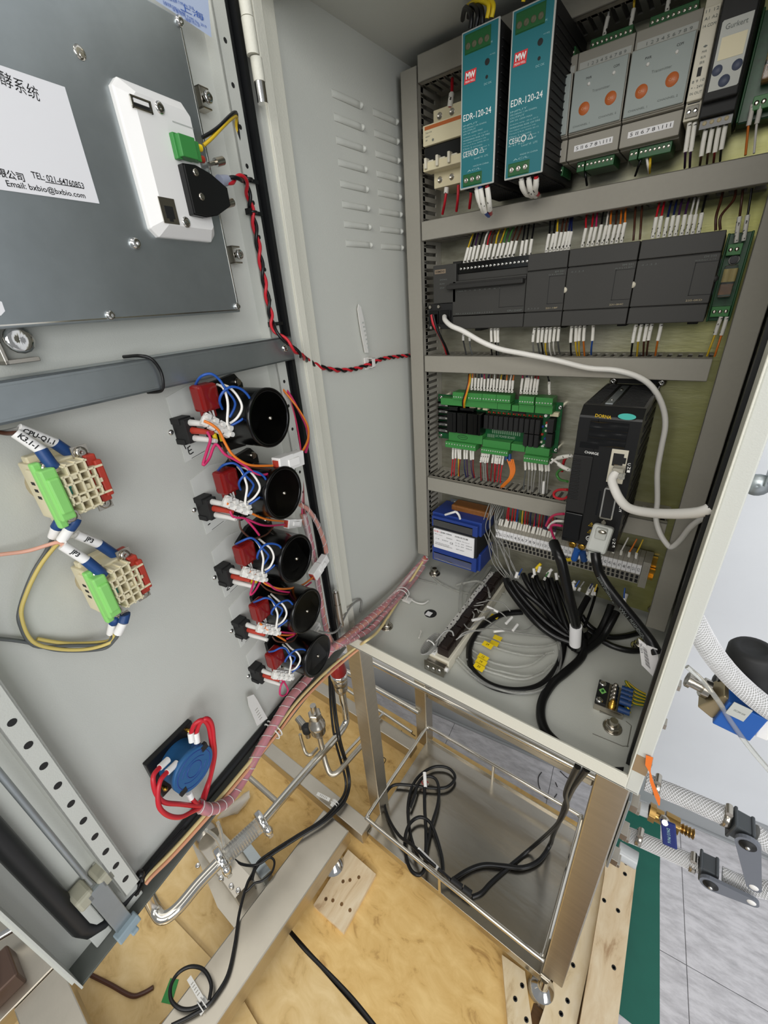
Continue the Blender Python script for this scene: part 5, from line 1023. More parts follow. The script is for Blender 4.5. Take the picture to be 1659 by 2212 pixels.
# network lead 1: from the drive up front to the jamb
t = thing('network_plug', 'clear network plug in the lower port of the servo drive', 'connector', M, BP(1334,1030,D+8))
c0 = BP(1338,1016,D+8); part('plug_body', G().cb((c0.x-1,c0.y-2,D+8),11,12,14), K['clear'], t, bev=.6); part('plug_latch', G().cb((c0.x+4,c0.y-4,D+14),6,6,6), K['tubec'], t, bev=.6)
wire(WB((1330,1022,D+12),(1322,1036,D+18),(1327,1055,D+26),(1340,1080,D+36),(1360,1098,D+48),(1400,1107,D+66),(1450,1110,D+88),(1500,1108,D+106),(1524,1103,D+112),(1534,1098,D+112)), 4.6, K['w_wht'], 'thick white network cable from the servo drive to the right jamb', 'cable', 'network_cable', n=12)
wire(WB((960,684,74),(962,692,84),(975,704,92),(1000,715,92),(1040,738,92),(1080,754,90),(1130,764,88),(1200,778,84),(1270,795,76),(1330,800,74),(1380,815,70),(1412,840,66),(1432,880,60),(1437,920,58),(1428,970,58),(1420,1020,58),(1420,1080,62),(1417,1120,66),(1425,1150,72),(1438,1172,76),(1450,1182,78),(1468,1168,84),(1490,1140,98),(1510,1124,106),(1526,1116,112),(1536,1112,112)), 3.3, K['w_wht'], 'white network cable hanging from the logic controller to the right jamb', 'cable', 'network_cable', n=10)
wire(WB((932,680,78),(936,700,78),(946,718,72),(958,742,60),(966,768,40)), 2.1, K['w_red'], 'red lead from the controller port block into the duct', 'wire')
wire(WB((936,680,78),(942,706,76),(952,728,70),(962,748,56),(970,770,40)), 2.1, K['w_blk'], 'black lead from the controller port block into the duct', 'wire')
# leads at the left side of the drive
for i, (pts, m, lb, sl) in enumerate((
    (((1236,985,120),(1215,987,110),(1200,992,100),(1190,1000,95)), 'wht', 'white marker sleeve lead at the left of the drive, upper one', 1),
    (((1232,1016,120),(1214,1008,110),(1202,998,100),(1192,992,95)), 'wht', 'white marker sleeve lead at the left of the drive, lower one', 1),
    (((1234,984,116),(1222,990,104),(1217,1000,98),(1214,1018,90)), 'red', 'red lead at the left of the drive between the markers', 0),
    (((1230,1012,110),(1210,1015,96),(1203,1025,92),(1210,1036,96),(1226,1040,112)), 'grn', 'teal green loop at the left of the drive', 0),
    (((1226,1058,118),(1208,1058,106),(1197,1064,100),(1199,1074,100),(1215,1078,108),(1225,1074,116)), 'red', 'red wire jumper loop at the left of the drive', 0),
    (((1218,1110,118),(1200,1112,106),(1188,1120,98),(1180,1136,90)), 'pnk', 'pink lead curling out beside the drive terminals', 0),
    (((1216,1126,120),(1200,1126,112),(1190,1132,104),(1184,1140,98)), 'wht', 'white sleeved lead beside the drive terminals', 0),
    (((1214,1136,120),(1196,1134,112),(1190,1140,106),(1196,1160,100),(1202,1172,104)), 'mag', 'magenta lead dropping to the black motor cable', 0))):
    wire(WB(*pts), 1.9 if not sl else 1.6, K['w_'+m if m != 'grn' else 'w_grn'], lb, sleeves=((.05,.62),) if sl else ())
wire(WB((1198,1168,106),(1193,1180,112),(1200,1195,118),(1215,1207,124),(1230,1209,132),(1238,1205,136)), 2.5, K['yellow'], 'bright yellow lead curving to the blue earth lug of the drive', 'wire')
# ---- blue transformer
t = thing('transformer', 'blue transformer with white rating label in the bottom left corner', 'transformer', M, (82,100,0))
part('iron_core', G().box(40,128,76,122,3,66), K['blackm'], t, bev=1)
part('coil_frame', G().box(34,132,118,146,3,58).box(37,128,120,142,58,66).box(34,132,44,80,3,56).box(37,128,46,78,56,66), K['blued'], t, bev=1.4)
part('winding', G().box(60,134,140,156,6,34), mat('copper_winding','#8d5a2c',.45,noise=.2,nscale=300), t, bev=3)
lb_ = part('rating_label', G().box(42.5,124,78,118.5,66,70), K['whitep'], t, bev=1)
ltext('ⒼB I', lb_, K['redlogo'], 44, 57, 114.4, 70.3, 4); ltext('JDBK-100VA', lb_, K['ink'], 58, 81, 114, 70.3, 3.6, bold=.15); ltext('控制变压器', lb_, K['ink'], 87, 113, 114, 70.3, 3.4)
for k, (s, a, b, z) in enumerate((('输入 Input',46,62,108),('50/60Hz',70,82,106),('输出 Output',90,116,107),('1-4   220V',48,74,99),('CE',77,84,97),('11-12  12V   250mA',88,121,101),('13-14  24V   500mA',88,121,95.5),('MODEL JDBK SINGLE PHASE TYPE',47,76,90),('SAFETY ISOLATING TRANSFORMER CO.LTD',46,82,87),('0591-8327',90,106,88))): ltext(s, lb_, K['ink'], a, b, z, 70.3, 2 if s != 'CE' else 4)
for z0_, n in ((122,5),(50,6)):
    cv = part('terminal_cover', G().box(41,119,z0_,z0_+15,66,67).box(41,119,z0_+14,z0_+15,58,67).box(41,119,z0_,z0_+1,58,67), K['clear'], t)
    for k in range(n): part('terminal_screw', G().lathe((50+k*12.6,z0_+7,62),(0,0,1),[(2.6,0),(2.4,1.6),(.3,1)],10).box(50+k*12.6+5.4,50+k*12.6+6.6,z0_+2,z0_+12,58,65), K['nickel'], cv)
wire(WB((962,1112,60),(975,1108,64),(985,1105,62)), 2.2, K['white'], 'short white sleeve lead lying across the top of the transformer', sr=2.4)
wire(WB((985,1105,62),(991,1112,62),(994,1121,60)), 2.2, K['white'], 'white sleeve lead bent down to the transformer terminal')
p = BP(985,1088,6); solo('rail_clip', G().box(p.x-11,p.x+12,p.y-9,p.y+8,3,6).lathe((p.x-3,p.y+2,6),(0,0,1),[(4,0),(3.6,1.6),(.3,1)],12), K['zinc'], 'small zinc bracket with a screw above the transformer', 'bracket', M)
# ---- terminal strip: every clip-on terminal is a thing of its own
NW = 'first second third fourth fifth sixth seventh eighth ninth tenth eleventh twelfth thirteenth fourteenth fifteenth sixteenth seventeenth eighteenth nineteenth twentieth'.split(); NW += ['twenty-'+w for w in NW[:9]]+['thirtieth']+['thirty-'+w for w in NW[:9]]
NT = 35; NUM = ['E','L1','L2','N','PE','4','5','6','7','8','9','10','11','20','21','22','23','24','25','26','30','31','32','33','34','40','41','42','43','46','47','48','49','51','52']
for k in range(NT):
    xa = 153+k*6.28; xb = xa+6.0
    t = thing('terminal_block', NW[k]+' grey terminal block from the left on the yellow rail', 'terminal', M, (xa+3,115,0), 'grey terminal blocks on the yellow rail')
    part('block_body', G().prism([(96,8),(96,35),(106,36),(107.5,41),(117,42),(118,44),(135,44),(137,40),(140,30),(140,8)], xa, xb, 0), K['grey'], t, bev=.25)
    tg = part('number_tag', G().box(xa+.1,xb-.1,119,134.4,44,44.8), K['whitep'], t)
    ltext(NUM[k], tg, K['ink'], xa+1.2, xb-1.2, 126.5, 44.95, 5.2)
    part('wire_hole', G().box(xa+1.1,xb-1.1,109.5,115,41,42.4).box(xa+1.1,xb-1.1,98.5,104,34,36.3), K['blackm'], t)
solo('end_stop', G().box(373,382.5,96,140,8,42).box(376,380,120,126,42,42.4).box(376,380,108,114,42,42.4).box(376,380,128,134,42,42.4), K['grey'], 'dark grey end stop right of the last terminal block', 'end stop', M, bev=.5)
# ---- marked leads in clusters (measured at the sleeve ends, at their real depth)
def cluster(lb, grp, p0, p1, n, sv, wv, ds, dw, cols, sl=1.0, spread=0):
    for k in range(n):
        u = k/max(1, n-1); x, y = p0[0]+(p1[0]-p0[0])*u+random.uniform(-.6,.6), p0[1]+(p1[1]-p0[1])*u
        jx = random.uniform(-2,2); sx_, sy_ = sv[0]*(1-.5*u*0)+jx*.6, sv[1]*random.uniform(.94,1.04)
        c = cols[k % len(cols)]; a, b = BP(x,y,ds), BP(x+sx_,y+sy_,ds); e = BP(x+sx_+wv[0]+spread*(u-.5)+jx,y+sy_+wv[1],dw); m_ = b.lerp(e,.5)+Vector((0,0,random.uniform(-1,3)))
        nmc = {'red':'red','rd':'dark red','blk':'black','wht':'white','blu':'blue','dbl':'dark blue','yel':'yellow','org':'orange','brn':'brown','pur':'purple','gry':'grey','grn':'green','grd':'dark grey','pnk':'pink','mag':'magenta'}[c]
        t = thing('marked_wire', nmc+' wire with white marker sleeve '+lb, 'wire', M, a, nmc+' wires '+grp)
        part('lead', G().tube([b.lerp(a,.06), b, m_, e], 1.05, 6, res=3), K['w_'+c], t)
        part('marker_sleeve', G().tube([a, a.lerp(b,.5)+Vector((jx*.15,0,.4)), b], 1.95, 8, res=2), K['sleeve'], t)
cluster('above the logic controller terminals','above the logic controller',(1001,573),(1106,559),13,(9,-40),(11,-34),60,40,['yel','blk','pur','blk','wht','red','brn','yel','yel','grn','grn','brn','brn'])
cluster('in a trio right of the logic controller screws','right of the controller screws',(1124,559),(1143,557),3,(6,-41),(6,-34),60,40,['blk','blk','blk'])
cluster('above the narrow expansion module','above the narrow module',(1180,546),(1228,540),7,(8,-42),(4,-32),58,40,['blk','blk','yel','brn','brn','dbl','dbl'])
cluster('above the middle expansion module','above the middle module',(1258,534),(1342,524),9,(9,-43),(3,-30),58,40,['red','red','mag','blk','wht','org','brn','org','org'])
cluster('above the right expansion module','above the right module',(1409,515),(1508,505),9,(8,-45),(8,-36),58,40,['red','red','dbl','dbl','pur','pur','wht','wht','blk'])
cluster('above the lower relay board','above the lower relay board',(1590,524),(1606,520),2,(9,-55),(9,-58),40,40,['brn','blk'])
for q, lb in (((1368,520),'brown lead between the middle and right expansion modules, left one'),((1382,518),'brown lead between the middle and right expansion modules, right one')): wire(WB((q[0],q[1],56),(q[0]+2,q[1]-25,56),(q[0]+4,q[1]-60,48),(q[0]+6,q[1]-78,40)), 1.1, K['w_brn'], lb)
for q, lb, e in (((1546,498),'left brown lead rising to the duct left of the lower relay board',(1562,412)),((1556,497),'right brown lead rising to the duct left of the lower relay board',(1590,408))): wire(WB((q[0],q[1],54),(q[0]+1,q[1]-30,54),(e[0]-6,e[1]+25,46),(e[0],e[1],40)), 1.2, K['w_brn'], lb)
cluster('below the logic controller, left pair','below the logic controller left',(1001,722),(1015,722),2,(0,14),(8,32),40,40,['blk','grd'])
cluster('below the logic controller, right trio','below the logic controller right',(1061,709),(1076,709),3,(1,30),(2,30),58,40,['blk','blk','grd'])
cluster('below the narrow expansion module','below the narrow module',(1155,708),(1208,706),7,(-3,32),(4,28),58,40,['gry','grd','blk','yel','wht','wht','grd'])
cluster('below the middle expansion module','below the middle module',(1235,704),(1263,703),4,(-2,35),(3,32),58,40,['blk','yel','yel','org'])
cluster('alone below the middle expansion module','alone below the middle module',(1282,702),(1282,702),1,(-3,36),(-4,30),58,40,['blu'])
cluster('below the right expansion module','below the right module',(1374,701),(1409,699),4,(-7,38),(-2,32),58,40,['blk','yel','brn','brn'])
cluster('alone below the right expansion module','alone below the right module',(1429,699),(1429,699),1,(-9,38),(-7,32),58,40,['org'])
cluster('below the lower relay board','below the lower relay board',(1558,684),(1570,684),2,(-13,40),(-16,46),40,40,['yel','org'])
cluster('below the narrow beige interface module','below the interface module',(1489,266),(1501,265),2,(-9,62),(-2,34),66,42,['pur','pur'])
cluster('below the black transmitter','below the black transmitter',(1526,276),(1568,266),4,(-10,60),(-2,24),66,42,['brn','brn','rd','blk'])
cluster('below the upper relay board','below the upper relay board',(1626,226),(1643,222),2,(-10,46),(-8,64),36,40,['org','wht'])
for a, b, m, lb in (((1263,365),(1268,400),'blk','black lead below the middle controller module'),((1390,330),(1372,380),'blk','black lead below the right controller module'),((1397,340),(1402,374),'wht','white lead below the right controller module'),((1405,340),(1403,374),'yel','yellow green lead below the right controller module')): wire(WB((*a,48),((a[0]+b[0])/2,(a[1]+b[1])/2,50),(*b,40)), 1.2, K['w_'+m], lb)
for q, e, lb, m in (((1305,80),(1315,20),'left','wht'),((1362,64),(1370,0),'middle','yel'),((1440,28),(1447,-20),'right','wht')): cluster('above the controller modules, '+lb+' one','above the controllers '+lb,q,q,1,(e[0]-q[0],-45),(6,-40),44,40,[m])
# breaker and power supply leads
wire(WB((972,232,52),(974,215,52),(976,200,48),(977,170,40)), 2, K['w_red'], 'red lead rising from the circuit breaker', sleeves=((.02,.4),))
for k, (a, b) in enumerate((((965,405),(956,462)),((990,400),(986,456)),((1018,395),(1014,450)))): wire(WB((*a,50),((a[0]+b[0])/2+1,(a[1]+b[1])/2,50),(*b,40)), 1.9, K['w_red'], ('left','middle','right')[k]+' red lead dropping from the circuit breaker into the duct', sleeves=((0,.2),) if k == 0 else ())
def psuw(x, lbs):
    for k, (q, m) in enumerate(lbs):
        wire(WB(*q), 2.4, K['w_'+m], ('left','second','third','right')[k]+' sleeved lead bending under the '+x+' power supply', sleeves=((.05,.62),), sr=3)
psuw('left', ((((1029,404,112),(1034,430,108),(1044,455,96),(1052,466,78)),'wht'),(((1037,402,112),(1042,432,108),(1048,456,96),(1056,466,78)),'blu'),(((1052,400,112),(1056,430,108),(1058,452,96),(1060,462,78)),'red')))
psuw('right', ((((1126,384,112),(1128,402,108),(1138,418,96),(1150,424,78)),'wht'),(((1142,382,112),(1144,402,108),(1150,418,96),(1158,424,78)),'wht'),(((1158,380,112),(1158,398,108),(1156,414,96),(1162,420,78)),'red')))
for k, (a, b, c) in enumerate((((1052,40),(1055,10),(1030,2)),((1062,38),(1065,8),(1040,-4)))): wire(WB((a[0],a[1],116),(b[0],b[1],116),(c[0],c[1],110),(c[0]-22,c[1]+14,96)), 2.2, K['yellow'], ('left','right')[k]+' yellow lead arching above the left power supply')
for k, (a, b, c) in enumerate((((1016,62),(1018,30),(1005,18)),((1028,58),(1032,26),(1018,12)),((1042,52),(1040,20),(1024,12)))): wire(WB((a[0],a[1],116),(b[0],b[1],116),(c[0],c[1],104),(c[0]-6,c[1]+24,86)), 2.4, K['w_blk'], ('left','middle','right')[k]+' black lead above the left power supply')
wire(WB((1130,4,116),(1132,-10,116),(1128,-30,110)), 2, K['yellow'], 'yellow lead above the right power supply')
# control board leads
cluster('above the green control board, left group','above the control board left',(1019,842),(1106,848),14,(2,-27),(2,-14),36,34,['org','brn','blk','dbl','mag','pur','brn','wht','brn','yel','blk','org','wht','org'])
cluster('above the green control board, right group','above the control board right',(1125,850),(1159,852),6,(5,-34),(3,-8),36,34,['mag','dbl','gry','wht','rd','red'])
cluster('alone above the right corner of the control board','alone above the control board corner',(1187,852),(1187,852),1,(0,-27),(-2,-18),36,34,['blk'])
wire(WB((1004,884,30),(1004,868,44),(1009,848,46),(1015,825,42),(1016,808,34)), 1.3, K['w_yel'], 'yellow lead running down in front of the control board'); wire(WB((1000,884,30),(1000,866,44),(1006,846,46),(1012,825,42),(1013,808,34)), 1.3, K['w_blk'], 'black lead running down in front of the control board'); wire(WB((1002,884,31),(1002,867,45),(1008,847,47),(1013,825,43),(1014,808,34)), 1.1, K['w_org'], 'orange lead running down in front of the control board')
cluster('below the control board, first group from left','below the control board first',(979,967),(995,968),4,(0,23),(-2,38),34,36,['red','red','yel','rd'])
cluster('below the control board, second group from left','below the control board second',(1004,968),(1022,969),4,(0,24),(4,40),34,36,['dbl','pur','pur','rd'])
cluster('below the control board, third group from left','below the control board third',(1043,976),(1057,977),4,(-4,22),(3,40),34,36,['rd','gry','gry','rd'])
cluster('below the control board, fourth group from left','below the control board fourth',(1066,977),(1088,979),5,(-3,24),(-3,40),34,36,['rd','red','rd','red','red'])
for k in range(4): wire(WB((1096+k*4,992,38),(1103+k*3,1015,40),(1100+k*2,1032,42),(1088+k*2,1045,40),(1078+k*1.5,1056,38)), 1.4, K['w_org'], 'orange lead curving from the control board to the duct', group='orange leads below the control board')
solo('crimp_pair', G().cyl(BP(1093,981,34),BP(1094,994,36),2.4,n=10).cyl(BP(1101,981,34),BP(1101,996,38),2.8,n=10), K['blues'], 'blue crimps on the orange leads below the control board', 'ferrule', M)
cluster('below the control board, right group','below the control board right',(1135,989),(1185,993),8,(1,25),(-4,48),34,36,['grd','gry','gry','gry','gry','gry','gry','gry'])
solo('marker_sleeve', G().cyl(BP(1175,1040,40),BP(1173,1066,40),2.2,n=10), K['white'], 'loose white marker sleeve standing in the duct below the control board', 'sleeve', M)
# terminal strip leads
cluster('above the terminal strip','above the terminal strip',(1076,1143),(1192,1172),21,(6,-24),(5,-40),34,34,['grd','grd','red','red','red','red','blu','grn','yel','red','rd','dbl','red','dbl','red','rd','pur','dbl','red','red','pur'])
cluster('above the right end of the terminal strip','above the terminal strip end',(1322,1208),(1372,1216),4,(4,-22),(14,-28),34,30,['gry','wht','org','yel'])
ORDW = ['first','second','third','fourth','fifth','sixth','seventh','eighth','ninth','tenth','eleventh','twelfth']
for k, (a, b, m) in enumerate((((1128,1228),(1118,1250),'blu'),((1160,1230),(1150,1248),'yel'),((1185,1236),(1176,1252),'grn'),((1232,1248),(1222,1262),'yel'),((1252,1254),(1240,1275),'blu'),((1262,1256),(1250,1276),'gry'),((1280,1260),(1272,1278),'dbl'),((1290,1262),(1284,1286),'yel'),((1326,1268),(1330,1290),'brn'),((1350,1270),(1350,1302),'blu'))):
    wire(WB((*a,34),((a[0]+b[0])/2-2,(a[1]+b[1])/2+2,40),(*b,46)), 1.2, K['w_'+m], {'blu':'blue','yel':'yellow','grn':'green','gry':'grey','dbl':'dark blue','brn':'brown'}[m]+' short lead under the terminal strip, '+ORDW[k]+' from the left', sleeves=((.72,1.0),), sr=2.2, smat=K['white'])
# fine grey sensor leads hanging left of the terminal strip
for k in range(9):
    j = lambda s: random.uniform(-s, s)
    wire(WB((1058+k*4,1085+k,30),(1050+k*4+j(4),1110,40),(1046+k*4+j(6),1140,44),(1052+k*5+j(6),1175,44),(1068+k*5+j(6),1215,46),(1092+k*3+j(4),1245,52),(1104+j(5),1258+j(4),56)), .85, K['w_gry'], 'fine grey sensor lead hanging left of the terminal strip', 'wire', group='fine grey sensor leads')
# ================================================================== things on the cabinet floor
def WF(*pz): return [Vector(FP(*q)) for q in pz]
# valve manifold
a, b = Vector(FP(945,1440,2)), Vector(FP(1075,1262,2)); dx = (b-a).normalized(); dy = Vector((-dx.y, dx.x, 0)); L = (b-a).length
MV = frame(a, dx, dy, (0,0,1))
t = thing('valve_manifold', 'white valve manifold with black solenoid valves lying on the cabinet floor', 'valve block', MV, (L/2, 0, 0))
part('manifold_base', G().box(0,L,-19,14,0,20), K['ivory'], t, bev=1)
pp = G().box(0,L,4,16,20,24)
part('perforated_strip', pp, K['nylon'], t, bev=.6)
for k in range(22):
    for j in range(2): part('port_hole', G().lathe((4+k*(L-8)/21, 7+j*6+(k%2), 24),(0,0,1),[(1.4,0),(1.3,.2),(.1,.2)],8), K['blackm'], t)
nv = 9
for k in range(nv):
    x0 = 6+k*(L-12)/nv; v = part('solenoid_valve', G().box(x0,x0+(L-12)/nv-1.2,-15,3,20,34+(k%2)*2).box(x0+1,x0+(L-12)/nv-2,-12,-3,34,40), mat('valve_brown','#231a17',.4) if k == 0 else bpy.data.materials['valve_brown'], t, bev=.6)
part('base_joint', G().box(L*.3,L*.3+.4,-19.2,-18.9,1,19).box(L*.5,L*.5+.4,-19.2,-18.9,1,19).box(L*.7,L*.7+.4,-19.2,-18.9,1,19), K['grey'], t)
ft = part('end_fitting', G().box(-12,0,-17,14,0,16).box(-14,-12,-18,15,0,19), K['nickel'], t, bev=1)
for y, z in ((-10,10),(0,8),(9,7)): part('fitting_screw', G().lathe((-14,y,z),(-1,0,0),[(4,0),(3.8,1.4),(2,1.6),(.3,1)],14), K['chrome'], ft)
part('push_button', G().cyl((-6,-17,10),(-6,-21,10),3.4,n=12), K['white'], ft)
def VV(*q): return [MV @ Vector(p) for p in q]
for k in range(6):
    r_ = 7+k*1.4
    wire(VV(*[(4+(r_+5)*math.cos(an)*1.3, 10+r_*.55*math.sin(an)+k*.8, 30+k*1.2) for an in [i*math.pi/4 for i in range(8)]]), 1.0, K['w_gry'], 'coiled grey valve lead tied at the manifold end', group='coiled valve leads', closed=True)
solo('cable_tie', G().tube(VV((4,8,20),(4,8,38),(6,20,38),(6,20,20)), 1, 6), K['nylon'], 'white cable tie round the coiled valve leads', 'cable tie')
wire(VV((12,10,34),(26,2,48),(34,-6,46),(33,-10,38)), 1.4, K['w_gry'], 'grey valve lead arching over the first black valve'); 
for k, q in enumerate((((905,1378),(910,1366),(909,1362)),)): wire(WF(*[(x,y,10) for x, y in q]), 1, K['w_wht'], 'short white lead end on the cabinet floor by the manifold')
vl = [((1000,1345,40),(1012,1358,44),(1022,1352,44),(1035,1342,42),(1048,1338,40),(1075,1355,20),(1100,1364,12),(1160,1372,8),(1205,1376,8)),
      ((990,1378,40),(1000,1368,44),(1018,1362,42),(1040,1362,38),(1060,1352,30),(1075,1340,24),(1092,1332,20)),
      ((985,1382,38),(1000,1372,42),(1022,1364,40),(1045,1358,30),(1078,1360,16),(1130,1362,10),(1150,1352,10),(1166,1336,14),(1172,1310,24),(1158,1286,36),(1130,1266,44),(1112,1256,50)),
      ((1032,1318,40),(1045,1322,40),(1062,1318,34),(1080,1322,26),(1098,1338,18)),
      ((1050,1296,40),(1070,1298,34),(1088,1304,28),(1102,1320,18)),
      ((1022,1306,40),(1036,1302,42),(1052,1298,40)), ((1018,1310,40),(1030,1308,42),(1044,1306,40)), ((1016,1318,40),(1024,1326,42),(1022,1336,40)), ((1022,1318,40),(1030,1316,42),(1034,1324,40))]
for k, q in enumerate(vl): wire(WF(*q), 1.05, K['w_gry'], ('long grey valve lead sweeping across the tube coil','grey valve lead curving from the manifold to the loose sleeves','grey valve lead in a wide loop up to the terminal strip','grey valve lead from the upper valves to the coil','grey valve lead at the top end of the manifold','upper short grey lead on the manifold top','second short grey lead on the manifold top','short grey lead bending down on the manifold','short grey lead curling on the manifold')[k])
for q0, q1, lb in (((1052,1310,34),(1076,1322,30),'upper white marker sleeve over the manifold'),((1020,1340,40),(1046,1334,36),'longer white marker sleeve over the middle of the manifold'),((1066,1364,14),(1090,1361,12),'white marker sleeve on the tube coil'),((1093,1347,18),(1106,1333,20),'pale marker sleeve standing by the tube coil'),((1108,1362,14),(1118,1349,16),'second pale marker sleeve by the tube coil')):
    solo('marker_sleeve', G().cyl(FP(*q0),FP(*q1),2.3,n=10), K['white'], lb, 'sleeve')
# clear tubes: spiral pieces behind and the coil in front
for q, lb, r in (((( 932,1226,4),(935,1245,4),(960,1265,4),(1000,1280,4),(1050,1284,4),(1090,1282,6)),'clear tube lying across the floor behind the manifold',2.0),(((985,1264,6),(1010,1258,20),(1035,1256,30),(1052,1268,40),(1058,1290,40)),'clear tube bending into the manifold end',2.0),(((903,1251,3),(920,1256,3),(944,1262,3)),'short clear tube end by the transformer',1.8),(((990,1340,20),(994,1320,24),(995,1290,20),(1000,1262,12),(1030,1235,12),(1050,1210,20)),'clear spiral tube rising behind the manifold',3.2),(((1005,1330,22),(1010,1300,24),(1018,1276,16),(1040,1252,12),(1058,1225,16)),'second clear spiral tube rising behind the manifold',3.2)):
    wire(WF(*q), r, K['tubec'], lb, 'tube', 'clear_tube', n=8)
cc = [((1022,1372),(1050,1378),(1085,1388),(1130,1396),(1175,1396),(1208,1386),(1226,1374)),((1010,1384),(1055,1394),(1085,1404),(1125,1414),(1160,1416),(1195,1408)),((1015,1400),(1050,1425),(1080,1436),(1115,1441),(1150,1434),(1180,1412)),((1010,1412),(1050,1440),(1090,1452),(1130,1460),(1165,1456),(1195,1432)),((1008,1424),(1042,1445),(1080,1458),(1110,1466),(1140,1466),(1175,1452)),
      ((985,1425),(1020,1460),(1060,1484),(1110,1494),(1155,1492),(1190,1470),(1206,1435),(1208,1400),(1198,1370),(1180,1350)),((990,1420),(1030,1462),(1070,1486),(1120,1498),(1165,1492),(1198,1466),(1212,1425),(1208,1385),(1190,1355))]
for k, q in enumerate(cc): wire(WF(*[(x,y,5+k*.8) for x, y in q]), 1.7, K['tubec'], ('topmost','second','third','fourth','fifth','outer','outermost')[k]+' clear pneumatic tube of the coil on the cabinet floor', 'tube', 'clear_tube', n=7)
for k, q in enumerate((((1064,1327),(1072,1336)),((1068,1373),(1082,1383)),((1060,1386),(1076,1393)),((1046,1400),(1060,1412)))[:3]): 
    p = FP(*[(u+v)/2 for u, v in zip(*q)], 8); solo('tube_tag', G().cb((p.x,p.y,p.z),13,9,.8), K['yellow'], ('small','middle','largest single')[k]+' yellow tag on the clear tube coil', 'tag')
for k, q in enumerate(((1043,1420),(1039,1430),(1034,1441),(1053,1393))):
    p = Vector(FP(*q, 9+k*.5)); s = thing('tube_tag', ('upper of the three stacked yellow tags on the coil','middle of the three stacked yellow tags on the coil','lower of the three stacked yellow tags on the coil','folded yellow numbered tag between the tubes')[k], 'tag', M_WORLD, p)
    part('tag_sheet', G().add([p+Vector(v) for v in ((-8,-4,0),(8,-6,0),(9,3,1.5),(-7,5,1.5),(-8,-4,-.6),(8,-6,-.6),(9,3,.9),(-7,5,.9))], [(0,1,2,3),(7,6,5,4),(0,4,5,1),(1,5,6,2),(2,6,7,3),(3,7,4,0)]), K['yellow'], s); text(str(12+k*4), s, K['ink'], 5, p+Vector((0,0,1.2)), (1,-.1,0), (.1,1,.15), 'CENTER')
# black cables
bc = lambda q, r, lb: wire(WF(*q), r, K['cable'], lb, 'cable', 'black_cable', n=10)
bc(((1128,1322,6),(1090,1326,6),(1058,1340,6),(1030,1365,6),(1014,1400,6),(1018,1440,6),(1040,1468,6),(1075,1486,6),(1120,1492,6),(1165,1482,6),(1195,1455,6),(1213,1420,6),(1218,1380,8),(1216,1345,14),(1212,1320,20)), 5, 'black cable coiled in a circle round the clear tubes')
bc(((1094,1252,56),(1100,1270,50),(1125,1305,36),(1160,1345,24),(1195,1372,14),(1225,1385,12),(1250,1392,12)), 6, 'thick black cable from the terminal strip into the bundle, leftmost')
bc(((1105,1256,56),(1120,1280,46),(1145,1310,34),(1175,1340,24),(1210,1365,16),(1245,1385,12)), 5.5, 'black cable beside the leftmost thick one')
bc(((1112,1258,54),(1135,1280,46),(1165,1305,36),(1195,1335,26),(1225,1365,18)), 5, 'third black cable falling from the terminal strip')
bc(((1158,1244,56),(1165,1262,50),(1178,1285,42),(1200,1320,30),(1225,1355,20),(1245,1390,14)), 4.2, 'thin black cable falling under the middle terminals')
bc(((1203,1256,56),(1210,1275,50),(1222,1305,40),(1238,1345,26),(1258,1385,16)), 3.6, 'black cable with white end ring under the terminals')
bc(((1196,1172,200),(1205,1195,195),(1213,1215,185),(1222,1255,160),(1232,1300,130),(1243,1345,90),(1246,1375,60),(1244,1400,30)), 6.6, 'thickest black motor cable hanging from the servo drive')
bc(((1270,1290,50),(1262,1305,44),(1252,1325,36),(1248,1350,26),(1258,1380,16),(1264,1398,12)), 5, 'black cable rising to the trio of ferrules')
bc(((1320,1308,46),(1312,1330,36),(1298,1360,22),(1280,1385,14),(1258,1402,12),(1235,1398,12)), 5.5, 'cut black cable leaning right of the bundle, left one')
bc(((1332,1322,44),(1320,1345,34),(1304,1372,20),(1284,1392,14),(1262,1408,12)), 5.5, 'cut black cable leaning right of the bundle, right one')
bc(((1380,1366,6),(1350,1374,6),(1320,1376,6),(1292,1366,10),(1270,1350,18),(1256,1330,26)), 4.6, 'black cable curving to the right wall, upper one')
bc(((1390,1404,6),(1360,1405,6),(1325,1396,6),(1295,1380,8),(1270,1362,16)), 4.6, 'black cable curving to the right wall, lower one')
bc(((1210,1330,14),(1218,1360,12),(1230,1390,10),(1255,1406,10),(1275,1395,10),(1268,1370,12)), 5.5, 'black cable looping round the bundle')
bc(((1290,1270,50),(1282,1300,40),(1272,1330,28),(1262,1355,20)), 2.2, 'thin black lead with yellow core under the terminals')
bc(((1262,1385,14),(1262,1405,12),(1252,1425,7),(1225,1450,7),(1195,1475,7),(1173,1510,7),(1168,1545,7),(1178,1578,7),(1200,1603,7),(1212,1612,7),(1222,1618,5)), 6, 'black cable snaking over the cabinet floor to the front rail')
for a, lb in (((1093,1252,56),'dark end of the leftmost thick black cable'),):
    pass
for k, q in enumerate((((1130,1240,58),(1140,1262,50),(1165,1300,34),(1195,1345,20),(1228,1382,12)),((1146,1240,58),(1158,1275,46),(1185,1315,32),(1212,1352,20),(1240,1388,10)),((1178,1248,58),(1186,1280,46),(1200,1318,32),(1222,1362,18),(1246,1394,10)),((1190,1250,58),(1204,1290,44),(1216,1330,30),(1232,1372,16),(1250,1396,10)),((1222,1262,56),(1226,1300,42),(1236,1340,28),(1248,1380,14),(1258,1398,10)))): bc(q, 4.6, ORDW[k]+' of the black cables packed behind the motor cable')
